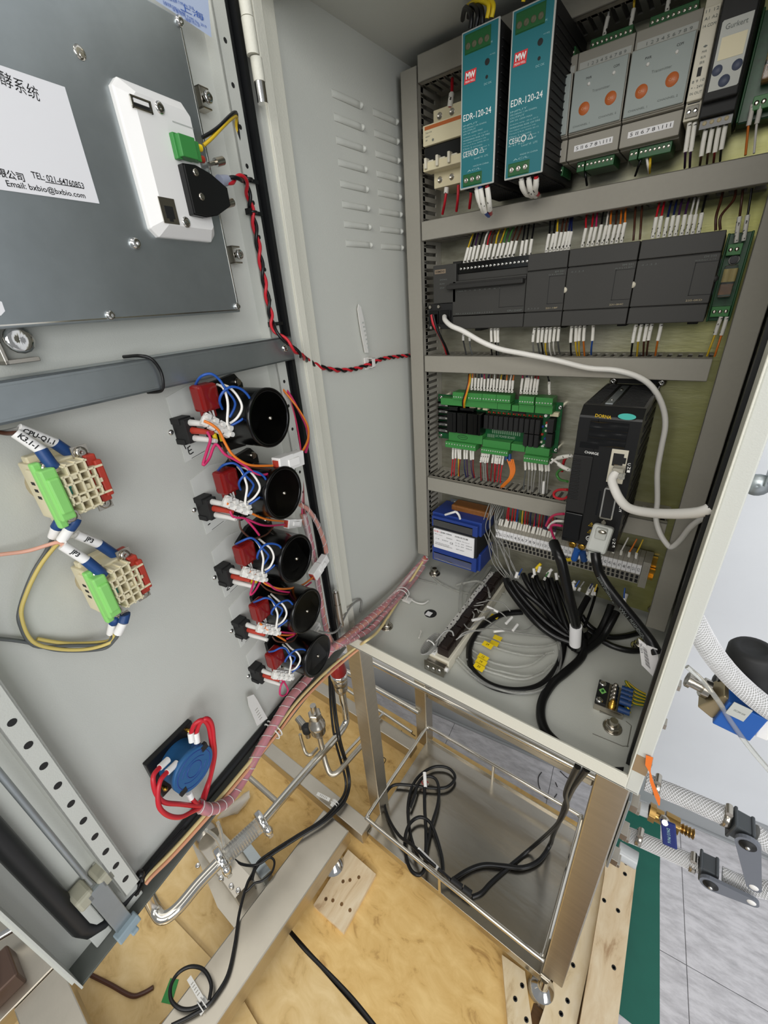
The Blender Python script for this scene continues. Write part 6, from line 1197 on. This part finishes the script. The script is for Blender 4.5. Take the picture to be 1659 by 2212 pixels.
p0, p1 = Vector(FP(1244,1352,84)), Vector(FP(1242,1392,46)); solo('cable_label', G().cyl(p0,p1,8,7.6,16), K['whitep'], 'white printed label wrapped round the motor cable', 'label')
for k, (q, lb) in enumerate((((1268,1284,54),'left'),((1272,1278,56),'middle'),((1279,1285,54),'right'))): p = Vector(FP(*q)); solo('ferrule', G().cyl(p, p+Vector((2,4,12)), 2.6, n=10), K['white'], lb+' white ferrule of the trio under the terminals', 'ferrule')
for k, (q, c) in enumerate((((1158,1228,70),'yellow'),((1163,1236,66),'white'),((1155,1242,62),'white'),((1182,1240,66),'white'),((1184,1246,62),'white'),((1203,1252,60),'white'),((1208,1246,62),'white'),((1114,1248,60),'white'),((1240,1275,56),'white'),((1231,1266,58),'white'),((1349,1296,50),'white'))):
    p = Vector(FP(*q)); solo('ferrule', G().cyl(p, p+Vector((6-k%3*5,4,10)), 2.6, n=10), K[c], 'small '+c+' crimp ferrule under the terminal strip, '+ORDW[k]+' of the scattered ones', 'ferrule')
# shipping label hanging on the right, earth bar, earth leads
q = [Vector(XP(*a, 405)) for a in ((1379,1378),(1400,1388),(1420,1405),(1416,1460),(1400,1452),(1386,1436))]
t = thing('cable_tag', 'white barcode tag folded round the printed black cable at the right jamb', 'tag', M_WORLD, q[0])
pl = [Vector(BP(*a, 232)) for a in ((1379,1379),(1398,1394),(1412,1462),(1386,1436))]; pw_ = [W(M_BACK, p) for p in pl]
nn = (pw_[1]-pw_[0]).cross(pw_[3]-pw_[0]).normalized(); nn = nn if nn.dot(CAM-pw_[0]) > 0 else -nn
part('tag_sheet', G().hexa([p-nn*.4 for p in pw_], [p+nn*.4 for p in pw_]), K['whitep'], t)
e1 = (pw_[3]-pw_[0]); e2 = (pw_[1]-pw_[0])
bcg = G()
for k in range(16): u0 = .16+k*.042; w_ = .012+.014*(k*7%3)/2; A = [pw_[0]+e1*u+(pw_[1]-pw_[0])*(1-u)*v+(pw_[2]-pw_[3])*u*v+nn*.5 for u, v in ((u0,.42),(u0+w_,.42),(u0+w_,.84),(u0,.84))]; bcg.add(A, [(0,1,2,3)])
part('barcode', bcg, K['ink'], t)
pl = [W(M_BACK, Vector(BP(*a, 236))) for a in ((1398,1394),(1420,1402),(1424,1440),(1410,1462))]; part('tag_fold', G().hexa([p-nn*.4 for p in pl], [p+nn*.4 for p in pl]), K['whitep'], t)
o = text('SN 2019', t, K['ink'], 3.6, pw_[0]+e1*.3+e2*.2+nn*.6, e1, nn.cross(e1), 'CENTER')
a0, a1, a2 = Vector(FP(1299,1460,20)), Vector(FP(1286,1508,20)), Vector(FP(1330,1525,20))
ex = (a2-a1).normalized(); ey = Vector((-ex.y,ex.x,0)); MG = frame(a1, ex, ey, (0,0,1)); L = (a0-a1).dot(ey)
t = thing('earth_bar', 'nickel earth bar with screws and a black plate by the right jamb', 'terminal', MG, (14, L/2, -10))
part('bar', G().box(0,34,-2,L,-18,-8), K['nickel'], t, bev=.6); part('black_plate', G().box(0,13,0,L-2,-8,-5), K['blackm'], t, bev=.6)
for y in (4, L-8): part('plate_screw', G().lathe((5,y,-5),(0,0,1),[(4.4,0),(4.2,1.6),(2,2.4),(.3,1.4)],14), K['chrome'], t)
part('earth_mark', G().prism([(6.5,L/2-5.5),(11,L/2),(6.5,L/2+5.5),(2,L/2)],-5,-4.6), K['lime'], t); part('earth_mark_core', G().cb((6.5,L/2,-4.5),3,4,.3), K['greend'], t)
nb_ = 5
for k in range(nb_):
    y = 5+k*(L-6)/nb_; part('bolt', G().lathe((20,y,-8),(0,0,1),[(5,0),(5,2),(4.4,2.2),(4.4,6),(3,6.2),(3,10),(1,11.4)],14), K['nickel'] if k else K['gold'], t)
for k in range(5):
    y = 3+k*(L-4)/5; z = 0 if k else -6; p = MG @ Vector((27,y,z)); q = MG @ Vector((40,y-1,z+1))
    s = thing('earth_lead', ORDW[k]+' green and yellow earth lead with blue lug counted from the front of the bar', 'wire', M_WORLD, p)
    part('blue_lug', G().cyl(p,q,3.9,n=14), K['blues'], s)
    e = [q, Vector(FP(1352,1512-k*10,20)), Vector(FP(1374,1521-k*8,17)), Vector(FP(1395,1524-k*6,15))]
    part('lead_green', G().tube(e, 1.8, 8), K['w_grn'], s); part('lead_stripe', G().tube([v+Vector((0,-.35,.6)) for v in e], 1.35, 6), K['w_yel'], s)
# ---- cables in the wire basket
zb = -614
sc_ = lambda q, r, lb: wire([Vector(FP(x, y, z)) for x, y, z in q], r, K['cable'], lb, 'cable', 'black_cable', n=9)
sc_(((1248,1655,-30),(1222,1712,-200),(1224,1745,-320),(1200,1785,-470),(1150,1830,-600),(1100,1872,zb),(1062,1905,zb),(1040,1928,zb),(1020,1937,zb)), 4, 'thinner black cable dropping from the cabinet into the basket')
sc_(((1268,1660,-30),(1238,1700,-180),(1222,1735,-300),(1212,1765,-420),(1196,1800,-540),(1188,1825,zb+10),(1165,1858,zb+4),(1130,1874,zb+4),(1085,1870,zb+4),(1045,1868,zb+4),(1010,1880,zb+4),(975,1903,zb+6)), 4.6, 'thicker black cable dropping from the cabinet into the basket')
sc_(((1018,1934,zb+4),(990,1915,zb+10),(968,1896,zb+20),(950,1880,zb+40),(920,1855,zb+52),(890,1825,zb+40),(862,1805,zb+20),(838,1765,zb+6),(830,1725,zb+6),(848,1697,zb+6),(885,1696,zb+8),(930,1702,zb+8),(965,1700,zb+8),(983,1680,zb+8),(970,1660,zb+8),(940,1656,zb+8),(910,1672,zb+8),(890,1700,zb+8),(881,1745,zb+8),(886,1800,zb+10),(900,1845,zb+30),(908,1860,zb+50)), 3.7, 'black cable coiled in large loops on the basket tray')
sc_(((917,1700,zb+14),(917,1740,zb+14),(920,1790,zb+14),(920,1840,zb+24),(917,1876,zb+40),(905,1890,zb+44),(888,1880,zb+40),(877,1850,zb+30),(875,1810,zb+20),(886,1778,zb+14),(908,1765,zb+14),(930,1778,zb+14),(945,1815,zb+14),(955,1855,zb+14),(957,1882,zb+16)), 3.9, 'black cable doubled over the front edge of the basket')
sc_(((886,1745,zb+10),(895,1720,zb+12),(905,1690,zb+14),(920,1677,zb+16),(940,1682,zb+16),(948,1705,zb+14),(945,1740,zb+12),(930,1790,zb+12),(918,1850,zb+14),(920,1860,zb+14)), 3.7, 'black cable in a tall narrow loop on the basket tray')
p0, p1 = Vector(FP(903,1834,zb+46)), Vector(FP(946,1877,zb+44)); solo('cable_label', G().cyl(p0,p1,4.6,n=12), K['white'], 'long white sleeve label on the basket cable', 'label')
p0, p1 = Vector(FP(917,1668,zb+30)), Vector(FP(919,1700,zb+18)); solo('cable_label', G().cyl(p0,p1,4.4,n=12), K['white'], 'short white sleeve label standing in the cable loop', 'label')
p0, p1 = Vector(FP(975,1900,zb+18)), Vector(FP(1018,1932,zb+14)); t = thing('cable_connector', 'black inline cable connector in the front of the basket', 'connector', M_WORLD, p0)
part('connector_body', G().cyl(p0,p0.lerp(p1,.55),6,n=14).cyl(p0.lerp(p1,.6),p1,7,n=14), K['blackm'], t, bev=.8)
for k in range(4):
    c = Vector(FP(918,1692,zb+6)); an = k*.7
    solo('red_lead', G().tube([c+Vector((9*math.cos(a+an),7*math.sin(a+an),k*1.5)) for a in (0,.8,1.6,2.4,3.2)], 1.1, 6), K['w_red' if k % 2 else 'w_wht'], 'red and white lead ends curled at the short white label', 'wire', group='lead ends in the basket')
# ================================================================== hoses and valves right of the cabinet
M = M_BACK
def braid(pts, r, lb, n=14):
    t = thing('braided_hose', lb, 'hose', M_WORLD, pts[0]); ps = smooth(pts, 10)
    part('hose_wall', G().tube(ps, r, 14, res=0), K['hose'], t)
    L = [0]
    for a, b in zip(ps, ps[1:]): L.append(L[-1]+(b-a).length)
    fine = smooth(ps, 3); LF = [0]
    for a, b in zip(fine, fine[1:]): LF.append(LF[-1]+(b-a).length)
    g = G(); up = Vector((0,0,1))
    for k in range(n):
        for s in (1, -1):
            out = []
            for i, p in enumerate(fine):
                d = (fine[min(i+1,len(fine)-1)]-fine[max(i-1,0)]).normalized(); e1 = (up-d*up.dot(d)).normalized(); e2 = d.cross(e1)
                an = s*LF[i]/(r*4.2)*2*math.pi+k*2*math.pi/n; out.append(p+(e1*math.cos(an)+e2*math.sin(an))*(r+.05))
            g.tube(out, r*.035, 3, res=0, caps=False)
    part('braid', g, K['whitep'], t, kind='stuff'); return t
def clampring(a, b, r, t):
    a, b = Vector(a), Vector(b); d = (b-a).normalized(); c = a.lerp(b,.5)
    h = part('hose_clamp', G().lathe(c-d*4, d, [(r,0),(r+1,0),(r+1,8),(r,8)], 18, caps=False), K['nickel'], t, label='steel worm clamp')
    up = (Vector((0,0,1))-d*d.z).normalized(); s = d.cross(up); part('clamp_screw', G().cyl(c+up*(r+3)-s*7, c+up*(r+3)+s*7, 4, n=12), K['nickel'], h)
Dh = 210
t = braid(WB((1490,1325,230),(1515,1372,225),(1542,1415,220),(1577,1458,215),(1618,1497,212),(1660,1530,210),(1700,1555,210)), 10, 'thick braided clear hose beside the black capped valve')
vc = BP(1610,1520,200)
t = thing('solenoid_valve', 'solenoid valve with black cap, brass body and blue coil at the right', 'valve', M, vc)
p0, p1 = BP(1605,1490,170), BP(1630,1395,170); d = (p1-p0).normalized()
part('black_cap', G().lathe(p0, d, [(25,0),(25,5),(23,8),(22,40),(21,56),(18,60),(12,60.5),(11,59),(.3,59)], 26), K['blackm'], t)
part('cap_collar', G().lathe(p0-d*3, d, [(27,0),(28,2),(27,6),(25,8)], 26).cb(tuple(p0+Vector((-19,6,8))), 12, 16, 12), K['black'], t, bev=.6)
a, b = BP(1536,1494,195), BP(1556,1510,195); g = G(); obox(g, a, b+ (b-a)*.6, 34, 30); part('brass_body', g, mat('bronze','#a89878',.35,.8), t, bev=1.4)
a, b = BP(1556,1518,200), BP(1638,1556,200); g = G(); obox(g, a, b, 38, 30); cl = part('coil', g, K['coil'], t, bev=1.2)
a, b = BP(1576,1528,216.5), BP(1616,1547,216.5); g = G(); obox(g, a, b, 19, 1); pl = part('rating_plate', g, K['greyl'], t, bev=.2); dtx = (b-a).normalized()
o = text('DC24V 6W', pl, K['inkg'], 4, (0,0,0)); fit(o, t, a.lerp(b,.25)+Vector((0,0,.6)), dtx, Vector((0,0,1)).cross(dtx), (b-a).length*.6, 2.6)
a, b = BP(1638,1556,195), BP(1665,1566,195); g = G(); obox(g, a, b, 26, 22); part('plug_end', g, K['white'], t, bev=1)
a, b = BP(1484,1466,195), BP(1530,1490,195); part('pipe_nipple', G().cyl(a,b,7,n=14).cyl(a.lerp(b,.7),b,11,n=8).cyl(a,a.lerp(b,.2),9,n=8), K['nickel'], t)
wire(WB((1484,1440,215),(1515,1468,215),(1550,1512,215),(1580,1560,215),(1620,1615,215),(1665,1668,215)), 2.6, K['tubec'], 'clear air tube running down past the solenoid valve', 'tube', 'air_tube', n=10)
dd = 150
t = braid(WB((1395,1688,dd),(1425,1702,dd),(1470,1720,dd),(1520,1742,dd),(1566,1762,dd)), 12, 'upper braided hose running to the vertical valve lever')
clampring(BP(1416,1696,dd) and W(M,BP(1412,1695,dd)), W(M,BP(1428,1702,dd)), 12.5, t); clampring(W(M,BP(1560,1760,dd)), W(M,BP(1576,1768,dd)), 12.5, t)
t = braid(WB((1345,1798,dd),(1380,1812,dd),(1430,1834,dd),(1480,1856,dd),(1510,1868,dd)), 11, 'lower braided hose running to the slanting valve lever')
clampring(W(M,BP(1374,1806,dd)), W(M,BP(1386,1813,dd)), 11.5, t); clampring(W(M,BP(1490,1862,dd)), W(M,BP(1502,1868,dd)), 11.5, t)
t = braid(WB((1628,1800,dd),(1650,1815,dd),(1680,1832,dd)), 12, 'short braided hose right of the vertical valve lever')
braid(WB((1560,1890,dd),(1600,1908,dd),(1670,1925,dd)), 11, 'braided hose behind the slanting valve lever')
for i, (b0, b1, l0, l1, lb) in enumerate((((1576,1772),(1622,1798),(1614,1790),(1627,1880),'grey lever valve on the upper hose with the lever hanging down'),((1510,1866),(1552,1886),(1536,1877),(1622,1912),'grey lever valve on the lower hose with the lever slanting right'))):
    a, b = BP(*b0,dd), BP(*b1,dd); t = thing('lever_valve', lb, 'valve', M, a, 'grey lever valves')
    g = G(); obox(g, a, b, 26, 26); obox(g, a, a.lerp(b,.18), 32, 30); obox(g, a.lerp(b,.8), b, 30, 28); part('valve_body', g, K['greydd'], t, bev=2.4)
    p, q = BP(*l0,dd-0), BP(*l1,dd); p.z += 18; q.z += 18; d = (q-p).normalized(); s = Vector((-d.y,d.x,0)); n = 10
    poly = [p+d*14*math.cos(an)*-1+s*14*math.sin(an) for an in [math.pi*.5-math.pi*k/n for k in range(n+1)][::-1]]
    poly = [p-s*13]+[p-d*13*math.sin(math.pi*k/n)-s*13*math.cos(math.pi*k/n) for k in range(1,n)]+[p+s*13]+[q+s*8]+[q+d*8*math.sin(math.pi*k/n)+s*8*math.cos(math.pi*k/n) for k in range(1,n)]+[q-s*8]
    lv = part('lever', G().prism([(v.x,v.y) for v in poly], p.z, p.z+5), K['greyd'], t, bev=.8)
    part('lever_bolt', G().lathe((p.x,p.y,p.z+5),(0,0,1),[(9,0),(9,1),(5,1.2),(5,3),(2,4.4)],18), K['blackm'], lv); part('bolt_head', G().sphere((p.x,p.y,p.z+8),3,10), K['chrome'], lv)
    part('lever_hole', G().lathe((q.x,q.y,p.z+5),(0,0,1),[(5,0),(4.8,.3),(.2,.3)],16), K['white'], lv)
# brass ball valve with blue handle
a, b = BP(1372,1740,dd), BP(1402,1752,dd)
t = thing('ball_valve', 'brass ball valve with blue handle below the cabinet corner', 'valve', M, b)
part('pipe_stub', G().cyl(a,b,10.5,n=18), K['pvc'], t)
c, e = BP(1440,1772,dd), BP(1466,1786,dd)
part('brass_body', G().cyl(b,b.lerp(c,.35),13.5,n=6).cyl(b.lerp(c,.3),b.lerp(c,.8),10,n=18).cyl(c.lerp(b,.1),e,12.5,n=8), K['brass'], t, bev=.8)
f = BP(1500,1803,dd); bar = G().cyl(e,f,5.5,n=14)
for k in range(4): u = e.lerp(f,.15+k*.22); v = e.lerp(f,.3+k*.22); bar.cyl(u,v,6,7.6,14)
part('hose_barb', bar, K['brass'], t)
st0 = BP(1436,1758,dd); st0.z += 10; part('stem', G().lathe(st0,(0,.7,.7),[(7,0),(7,9),(6,10),(2,11)],8).lathe(st0+Vector((0,8,8)),(0,.7,.7),[(4,0),(4,4)],10), K['nickel'], t)
p, q = BP(1443,1775,dd+18), BP(1447,1828,dd+24); g = G(); obox(g, p, q, 18, 4); hd = part('handle', g, K['valveblue'], t, bev=1.6)
o = text('DN15 PN16', hd, K['inkt'], 4, (0,0,0)); dq = (q-p).normalized(); fit(o, t, p.lerp(q,.2)+Vector((0,0,2.6)), dq, Vector((0,0,1)).cross(dq), (q-p).length*.6, 4)
a, b = BP(1336,1836,200), BP(1376,1860,200); solo('pipe_stub', G().cyl(a,b,12,n=18), K['pvc'], 'bare grey pipe stub over the pine plank', 'pipe', M)
# bracket on the stand's right leg
a, b = BP(1368,1712,275), BP(1331,1862,275)
t = thing('mounting_strip', 'bright slotted mounting strip on the right leg of the stand', 'bracket', M, (424,a.y,275))
part('strip', G().box(420,423,b.y,a.y,262,288), K['zinc'], t, bev=.6)
for k in range(3): z = a.y-10-k*(a.y-b.y-16)/2.2; part('strip_clip', G().box(423,431,z-9,z+3,268,286).box(429,434,z-12,z-6,270,284), K['nickel'], t, bev=.5)
# orange ribbon tag
rb = [W(M,BP(*q)) for q in ((1403,1634,296),(1400,1655,297),(1404,1668,298),(1408,1690,300),(1414,1706,300),(1420,1722,300),(1424,1740,300))]
t = thing('ribbon_tag', 'orange ribbon tied to the bottom right corner of the cabinet', 'tag', M_WORLD, rb[0]); g = G(); wv = [6,5,1,3.4,4,5,1]
for i in range(len(rb)-1):
    s0, s1 = Vector((wv[i],0,1)), Vector((wv[i+1],0,1)); o_ = Vector((0,.3,0)); g.hexa([rb[i]-s0/2,rb[i]+s0/2,rb[i+1]+s1/2,rb[i+1]-s1/2], [rb[i]-s0/2+o_,rb[i]+s0/2+o_,rb[i+1]+s1/2+o_,rb[i+1]-s1/2+o_])
part('ribbon', g, mat('ribbon_orange','#e8762a',.5), t)
# device at the right edge of the photo
t = thing('wall_device', 'pale grey bracket with a screw ear at the right photo edge', 'bracket', M, BP(1640,1010,-20))
a, b = BP(1626,1052,-20), BP(1690,940,-20); part('bracket_plate', G().box(a.x+12,b.x,a.y+4,b.y,-30,-14), K['zinc'], t, bev=1.4); c = BP(1636,1048,-20); part('bracket_ear', G().lathe((c.x,c.y,-24),(0,0,1),[(14,0),(14,6),(6,6.4),(4,8),(.3,7)],18), K['zinc'], t); part('black_part', G().cyl((c.x+34,c.y+6,-22),(c.x+34,c.y+22,-4),14,n=16), K['blackm'], t)
# ================================================================== pipework under the door
z0 = -470; RP = 11
def PZ(*q): return [Vector(FP(x, y, z)) for x, y, z in q]
pt = thing('process_pipe', 'bright stainless process pipe with a sight glass under the open door', 'pipe', org=FP(600,1740,z0))
A = PZ((318,1930,z0+40),(334,1962,z0+8),(352,1982,z0),(384,1962,z0),(430,1908,z0),(470,1866,z0)); part('pipe', G().tube(A, RP, 18), K['steelb'], pt, label='bent tube end below the door corner')
B = PZ((572,1770,z0),(640,1690,z0),(700,1622,z0),(730,1588,z0),(746,1562,z0+8)); v = Vector(FP(748,1552,z0+12)); B += [v+Vector((0,0,20)), v+Vector((0,0,70)), v+Vector((0,0,105))]; part('pipe', G().tube(B, RP*.82, 18), K['steelb'], pt, label='long tube rising to the red capped fitting')
gl0, gl1 = Vector(FP(487,1850,z0)), Vector(FP(560,1782,z0)); gd = (gl1-gl0).normalized()
sg = part('sight_glass', G().lathe(gl0, gd, [(16,0),(16,(gl1-gl0).length)], 26), K['clear'], pt)
sp_ = []
Lg = (gl1-gl0).length; e1 = Vector((0,0,1)); e2 = gd.cross(e1)
for k in range(120): an = k/120*12*2*math.pi; sp_.append(gl0+gd*(Lg*(.1+.8*k/120))+(e1*math.cos(an)+e2*math.sin(an))*10)
part('inner_spring', G().tube(sp_, .9, 5, res=2), K['nickel'], sg)
part('frosted_sleeve', G().lathe(gl0+gd*Lg*.04, gd, [(13.5,0),(13.5,Lg*.92)], 22), K['tubec'], sg)
for q in ((478,1858),(566,1776)):
    c = Vector(FP(*q, z0)); cl = part('tri_clamp', G().lathe(c-gd*7, gd, [(15,0),(24,1),(25,3),(25,11),(24,13),(15,14)], 26), K['chrome'], pt, bev=.5, label='polished clamp ring')
    w_ = c+e2*-1*30; side = e2 if (W(M_WORLD,c+e2*30)-CAM).length < (c-e2*30-CAM).length else -e2
    w_ = c+side*30; part('wing_nut', G().cyl(c+side*22, c+side*38, 5, n=12).sphere(w_+e1*9, 9, 10, sc=(1,1,1.4)).cyl(w_-e1*10, w_+e1*4, 4.5, n=10), K['chrome'], cl)
v = B[-1]
rc_ = thing('red_capped_valve', 'steel valve body with a dark red cap beside the stand leg', 'valve', org=v)
part('valve_body', G().lathe(v-Vector((0,0,8)), (0,0,1), [(9,0),(13,6),(16,14),(17,30),(15,34),(18,36),(19,52),(17,54)], 22), K['nickel'], rc_); part('chrome_ring', G().lathe(v+Vector((0,0,46)), (0,0,1), [(18,0),(21,2),(21,14),(18,16)], 22), K['chrome'], rc_); part('red_cap', G().lathe(v+Vector((0,0,62)), (0,0,1), [(19,0),(20,4),(18,22),(14,34),(9,37),(.3,38)], 22), K['redcap'], rc_)
v2 = Vector(FP(690,1590,z0+40)); vt = thing('sample_valve', 'stainless sampling valve with hexagon nuts behind the door edge', 'valve', org=v2)
part('valve_body', G().lathe(v2, (0,0,1), [(9,0),(10,10),(16,14),(18,18),(18,34),(20,36),(20,46),(17,48),(17,58),(12,62),(12,74),(7,78),(7,110)], 20), K['nickel'], vt); part('hex_nut', G().nut(v2+Vector((0,0,70)), (0,0,1), 16, 16), K['nickel'], vt, bev=.6)
w2 = Vector(FP(664,1582,z0+20)); part('black_actuator', G().lathe(w2, (0,0,1), [(8,0),(11,4),(12,22),(8,26)], 16), K['blackm'], vt); part('side_port', G().cyl(w2+Vector((0,0,14)), w2+Vector((-34,4,26)), 9, n=6).cyl(w2+Vector((-30,3,20)), w2+Vector((-30,3,-14)), 4, n=10).lathe(w2-Vector((0,0,16)), (0,0,1), [(7,0),(7,16)], 14), K['nickel'], vt, bev=.4)
def spipe(lb, r, *q): solo('tube_bend', G().tube(PZ(*q), r, 12), K['steel'], lb, 'pipe')
spipe('bent stainless tube looping under the sampling valve', 6.5, (690,1588,z0+40),(697,1622,z0-6),(706,1656,z0-40),(716,1672,z0-52),(732,1666,z0-52),(760,1634,z0-52),(800,1590,z0-52))
spipe('thin bent stainless tube left of the sampling valve', 4, (648,1586,z0+20),(655,1612,z0-14),(662,1628,z0-26),(672,1630,z0-26),(686,1616,z0-26))
spipe('thin stainless tube between pipe and door edge', 6, (530,1672,z0-10),(560,1698,z0-10),(598,1732,z0-6))
# stand-off cables of the skid
bk = lambda q, r, lb: wire(PZ(*q), r, K['cable'], lb, 'cable', 'black_cable', n=9)
bk(((711,1455,-330),(714,1520,-400),(722,1590,-470),(738,1650,-540),(747,1690,-580),(742,1718,-592),(724,1742,-594),(690,1775,-594),(640,1806,-594),(590,1838,-594),(558,1862,-594),(545,1888,-594),(533,1912,-594),(517,1972,-594),(507,2040,-594),(492,2105,-594),(466,2150,-594),(444,2175,-594),(410,2196,-594),(370,2215,-594)), 3, 'black cable running down beside the leg and along the steel beam')
bk(((715,1458,-330),(720,1525,-400),(730,1595,-470),(746,1650,-540),(753,1690,-580),(746,1722,-590),(728,1746,-590),(694,1778,-590),(644,1810,-590),(594,1842,-590),(556,1868,-590),(520,1866,-600),(500,1850,-610)), 2.8, 'second black cable parting left at the small loop')
bk(((719,1462,-330),(725,1530,-400),(736,1600,-470),(750,1650,-540),(756,1692,-580),(748,1726,-588),(732,1748,-588),(700,1776,-588),(660,1800,-588),(620,1824,-588)), 2.6, 'third black cable in the bundle beside the leg')
bk(((545,1903,-590),(552,1878,-590),(570,1858,-590),(586,1853,-590),(593,1864,-590),(586,1886,-590),(566,1903,-590),(550,1908,-590),(536,1922,-592),(526,1930,-596)), 2.4, 'small black cable loop standing off the beam')
bk(((452,2160,-590),(456,2125,-588),(440,2095,-586),(412,2088,-586),(385,2102,-586),(369,2130,-586),(370,2160,-588),(388,2178,-590),(412,2180,-592),(436,2170,-592)), 3.2, 'black cable loop in a ring at the lower end of the beam')
bk(((620,2004,-694),(660,2052,-694),(720,2112,-694),(765,2160,-694),(815,2222,-694)), 5, 'black cable lying in the gap between the plywood sheets')
def floortie(q, tail, lb):
    p = Vector(FP(*q, -599)); t = thing('cable_tie_mount', lb, 'cable tie', M_WORLD, p)
    part('mount', G().box(p.x-9,p.x+9,p.y-9,p.y+9,p.z,p.z+4), K['nylon'], t, bev=1); ps = [Vector(FP(*a,-588)) for a in tail]
    part('tie_loop', G().tube([p+Vector((10*math.cos(a),3,6+7*math.sin(a))) for a in [k*math.pi/5 for k in range(10)]], 1, 5, closed=True).tube([p+Vector((10*math.cos(a),-3,6+7*math.sin(a))) for a in [k*math.pi/5 for k in range(10)]], 1, 5, closed=True), K['nylon'], t)
    g = G(); obox(g, ps[0], ps[1], 8, 1); tl = part('tie_tail', g, K['nylon'], t)
    for k in range(5): c = ps[0].lerp(ps[1],.25+k*.12); d = (ps[1]-ps[0]).normalized(); g = G(); obox(g, c-d*.8, c+d*.8, 5, 1.3); part('tie_slot', g, K['grey'], tl)
floortie((724,1738),((712,1728),(685,1714)),'white releasable cable tie on the cables where the two beams meet'); floortie((438,2172),((436,2160),(408,2112)),'white releasable cable tie on the cable ring at the lower beam')
# little pump on its plate
zp = -640
bp_ = thing('dosing_pump', 'small stainless pump on a steel base plate under the sight glass', 'pump', org=FP(470,1890,zp))
g = G(); pixprism(g, [(405,1800),(455,1770),(600,1925),(512,2012),(470,1960)], -645, -655); part('base_plate', g, K['steel'], bp_, bev=1)
g = G(); pixprism(g, [(420,1818),(450,1795),(545,1898),(508,1940)], -600, -645); part('pump_block', g, K['nickel'], bp_, bev=2)
g = G(); pixprism(g, [(505,1810),(525,1800),(585,1880),(565,1898)], -612, -645); part('side_rail', g, K['zinc'], bp_, bev=2)
c = Vector(FP(452,1812,-598)); d = (Vector(FP(430,1780,-598))-c).normalized(); part('pump_head', G().lathe(c, d, [(26,0),(28,6),(28,22),(22,34),(20,70)], 24), K['nickel'], bp_)
for q in ((428,1871),(478,1898),(500,1915),(515,1925),(468,1835)): p = Vector(FP(*q,-600)); part('cap_screw', G().lathe(p,(0,0,1),[(5,0),(5,5),(3,5.4),(3,3),(.3,3)],14), K['chrome'], bp_)
p = Vector(FP(541,1908,-632)); part('small_knob', G().sphere(p, 9, 12, sc=(1,1,.5)), K['white'], bp_)
for q, lb in ((((470,1775,-520),(478,1800,-540),(484,1835,-560),(487,1850,-590)),'white soft tube dropping behind the sight glass'),(((440,1790,-560),(462,1805,-550),(478,1828,-560),(484,1850,-585)),'white soft tube curving from pump to sight glass')): wire(PZ(*q), 4, K['tubec'], lb, 'tube', 'soft_tube', n=9)
# plastic bag left on the plywood
g = G(); n = 14; ring_ = []
ctr = [(470,1768),(492,1752),(512,1740),(528,1728),(540,1716)]; rr = [3,12,18,16,10]
for i, q in enumerate(ctr):
    c = Vector(FP(*q, ZP+16)); ring_.append([c+Vector((.7*math.cos(a),-.5*math.cos(a),.8*math.sin(a)))*rr[i]*(1+.28*math.sin(3*a+i*1.7)) for a in [2*math.pi*k/n for k in range(n)]])
g.rings(ring_, n); solo('plastic_bag', g, mat('bag_film','#efefec',.2,trans=.6,ior=1.1,bump=.6,bscale=90), 'crumpled clear plastic bag behind the door edge on the plywood', 'bag')
# objects cut by the lower left corner of the photo
a, b = FP(40,2212,-600), FP(182,2212,-600)
solo('chrome_rod', G().cyl(FP(-60,2060,-560),FP(46,1996,-560),7,n=14), K['chrome'], 'chrome rod at the left photo edge below the door', 'rod')
t = thing('pipe_bracket', 'brown steel bracket on the beam in the lower left photo corner', 'bracket', org=FP(10,2130,-590))
c = Vector(FP(18,2135,-585)); part('bracket_body', G().box(c.x-60,c.x+10,c.y-26,c.y+22,-598,-560), mat('brown_steel','#5d4a40',.4,.5), t, bev=4); part('bracket_pin', G().cyl(c+Vector((-50,0,28)), c+Vector((0,-10,28)), 5, n=12), K['steel'], t)
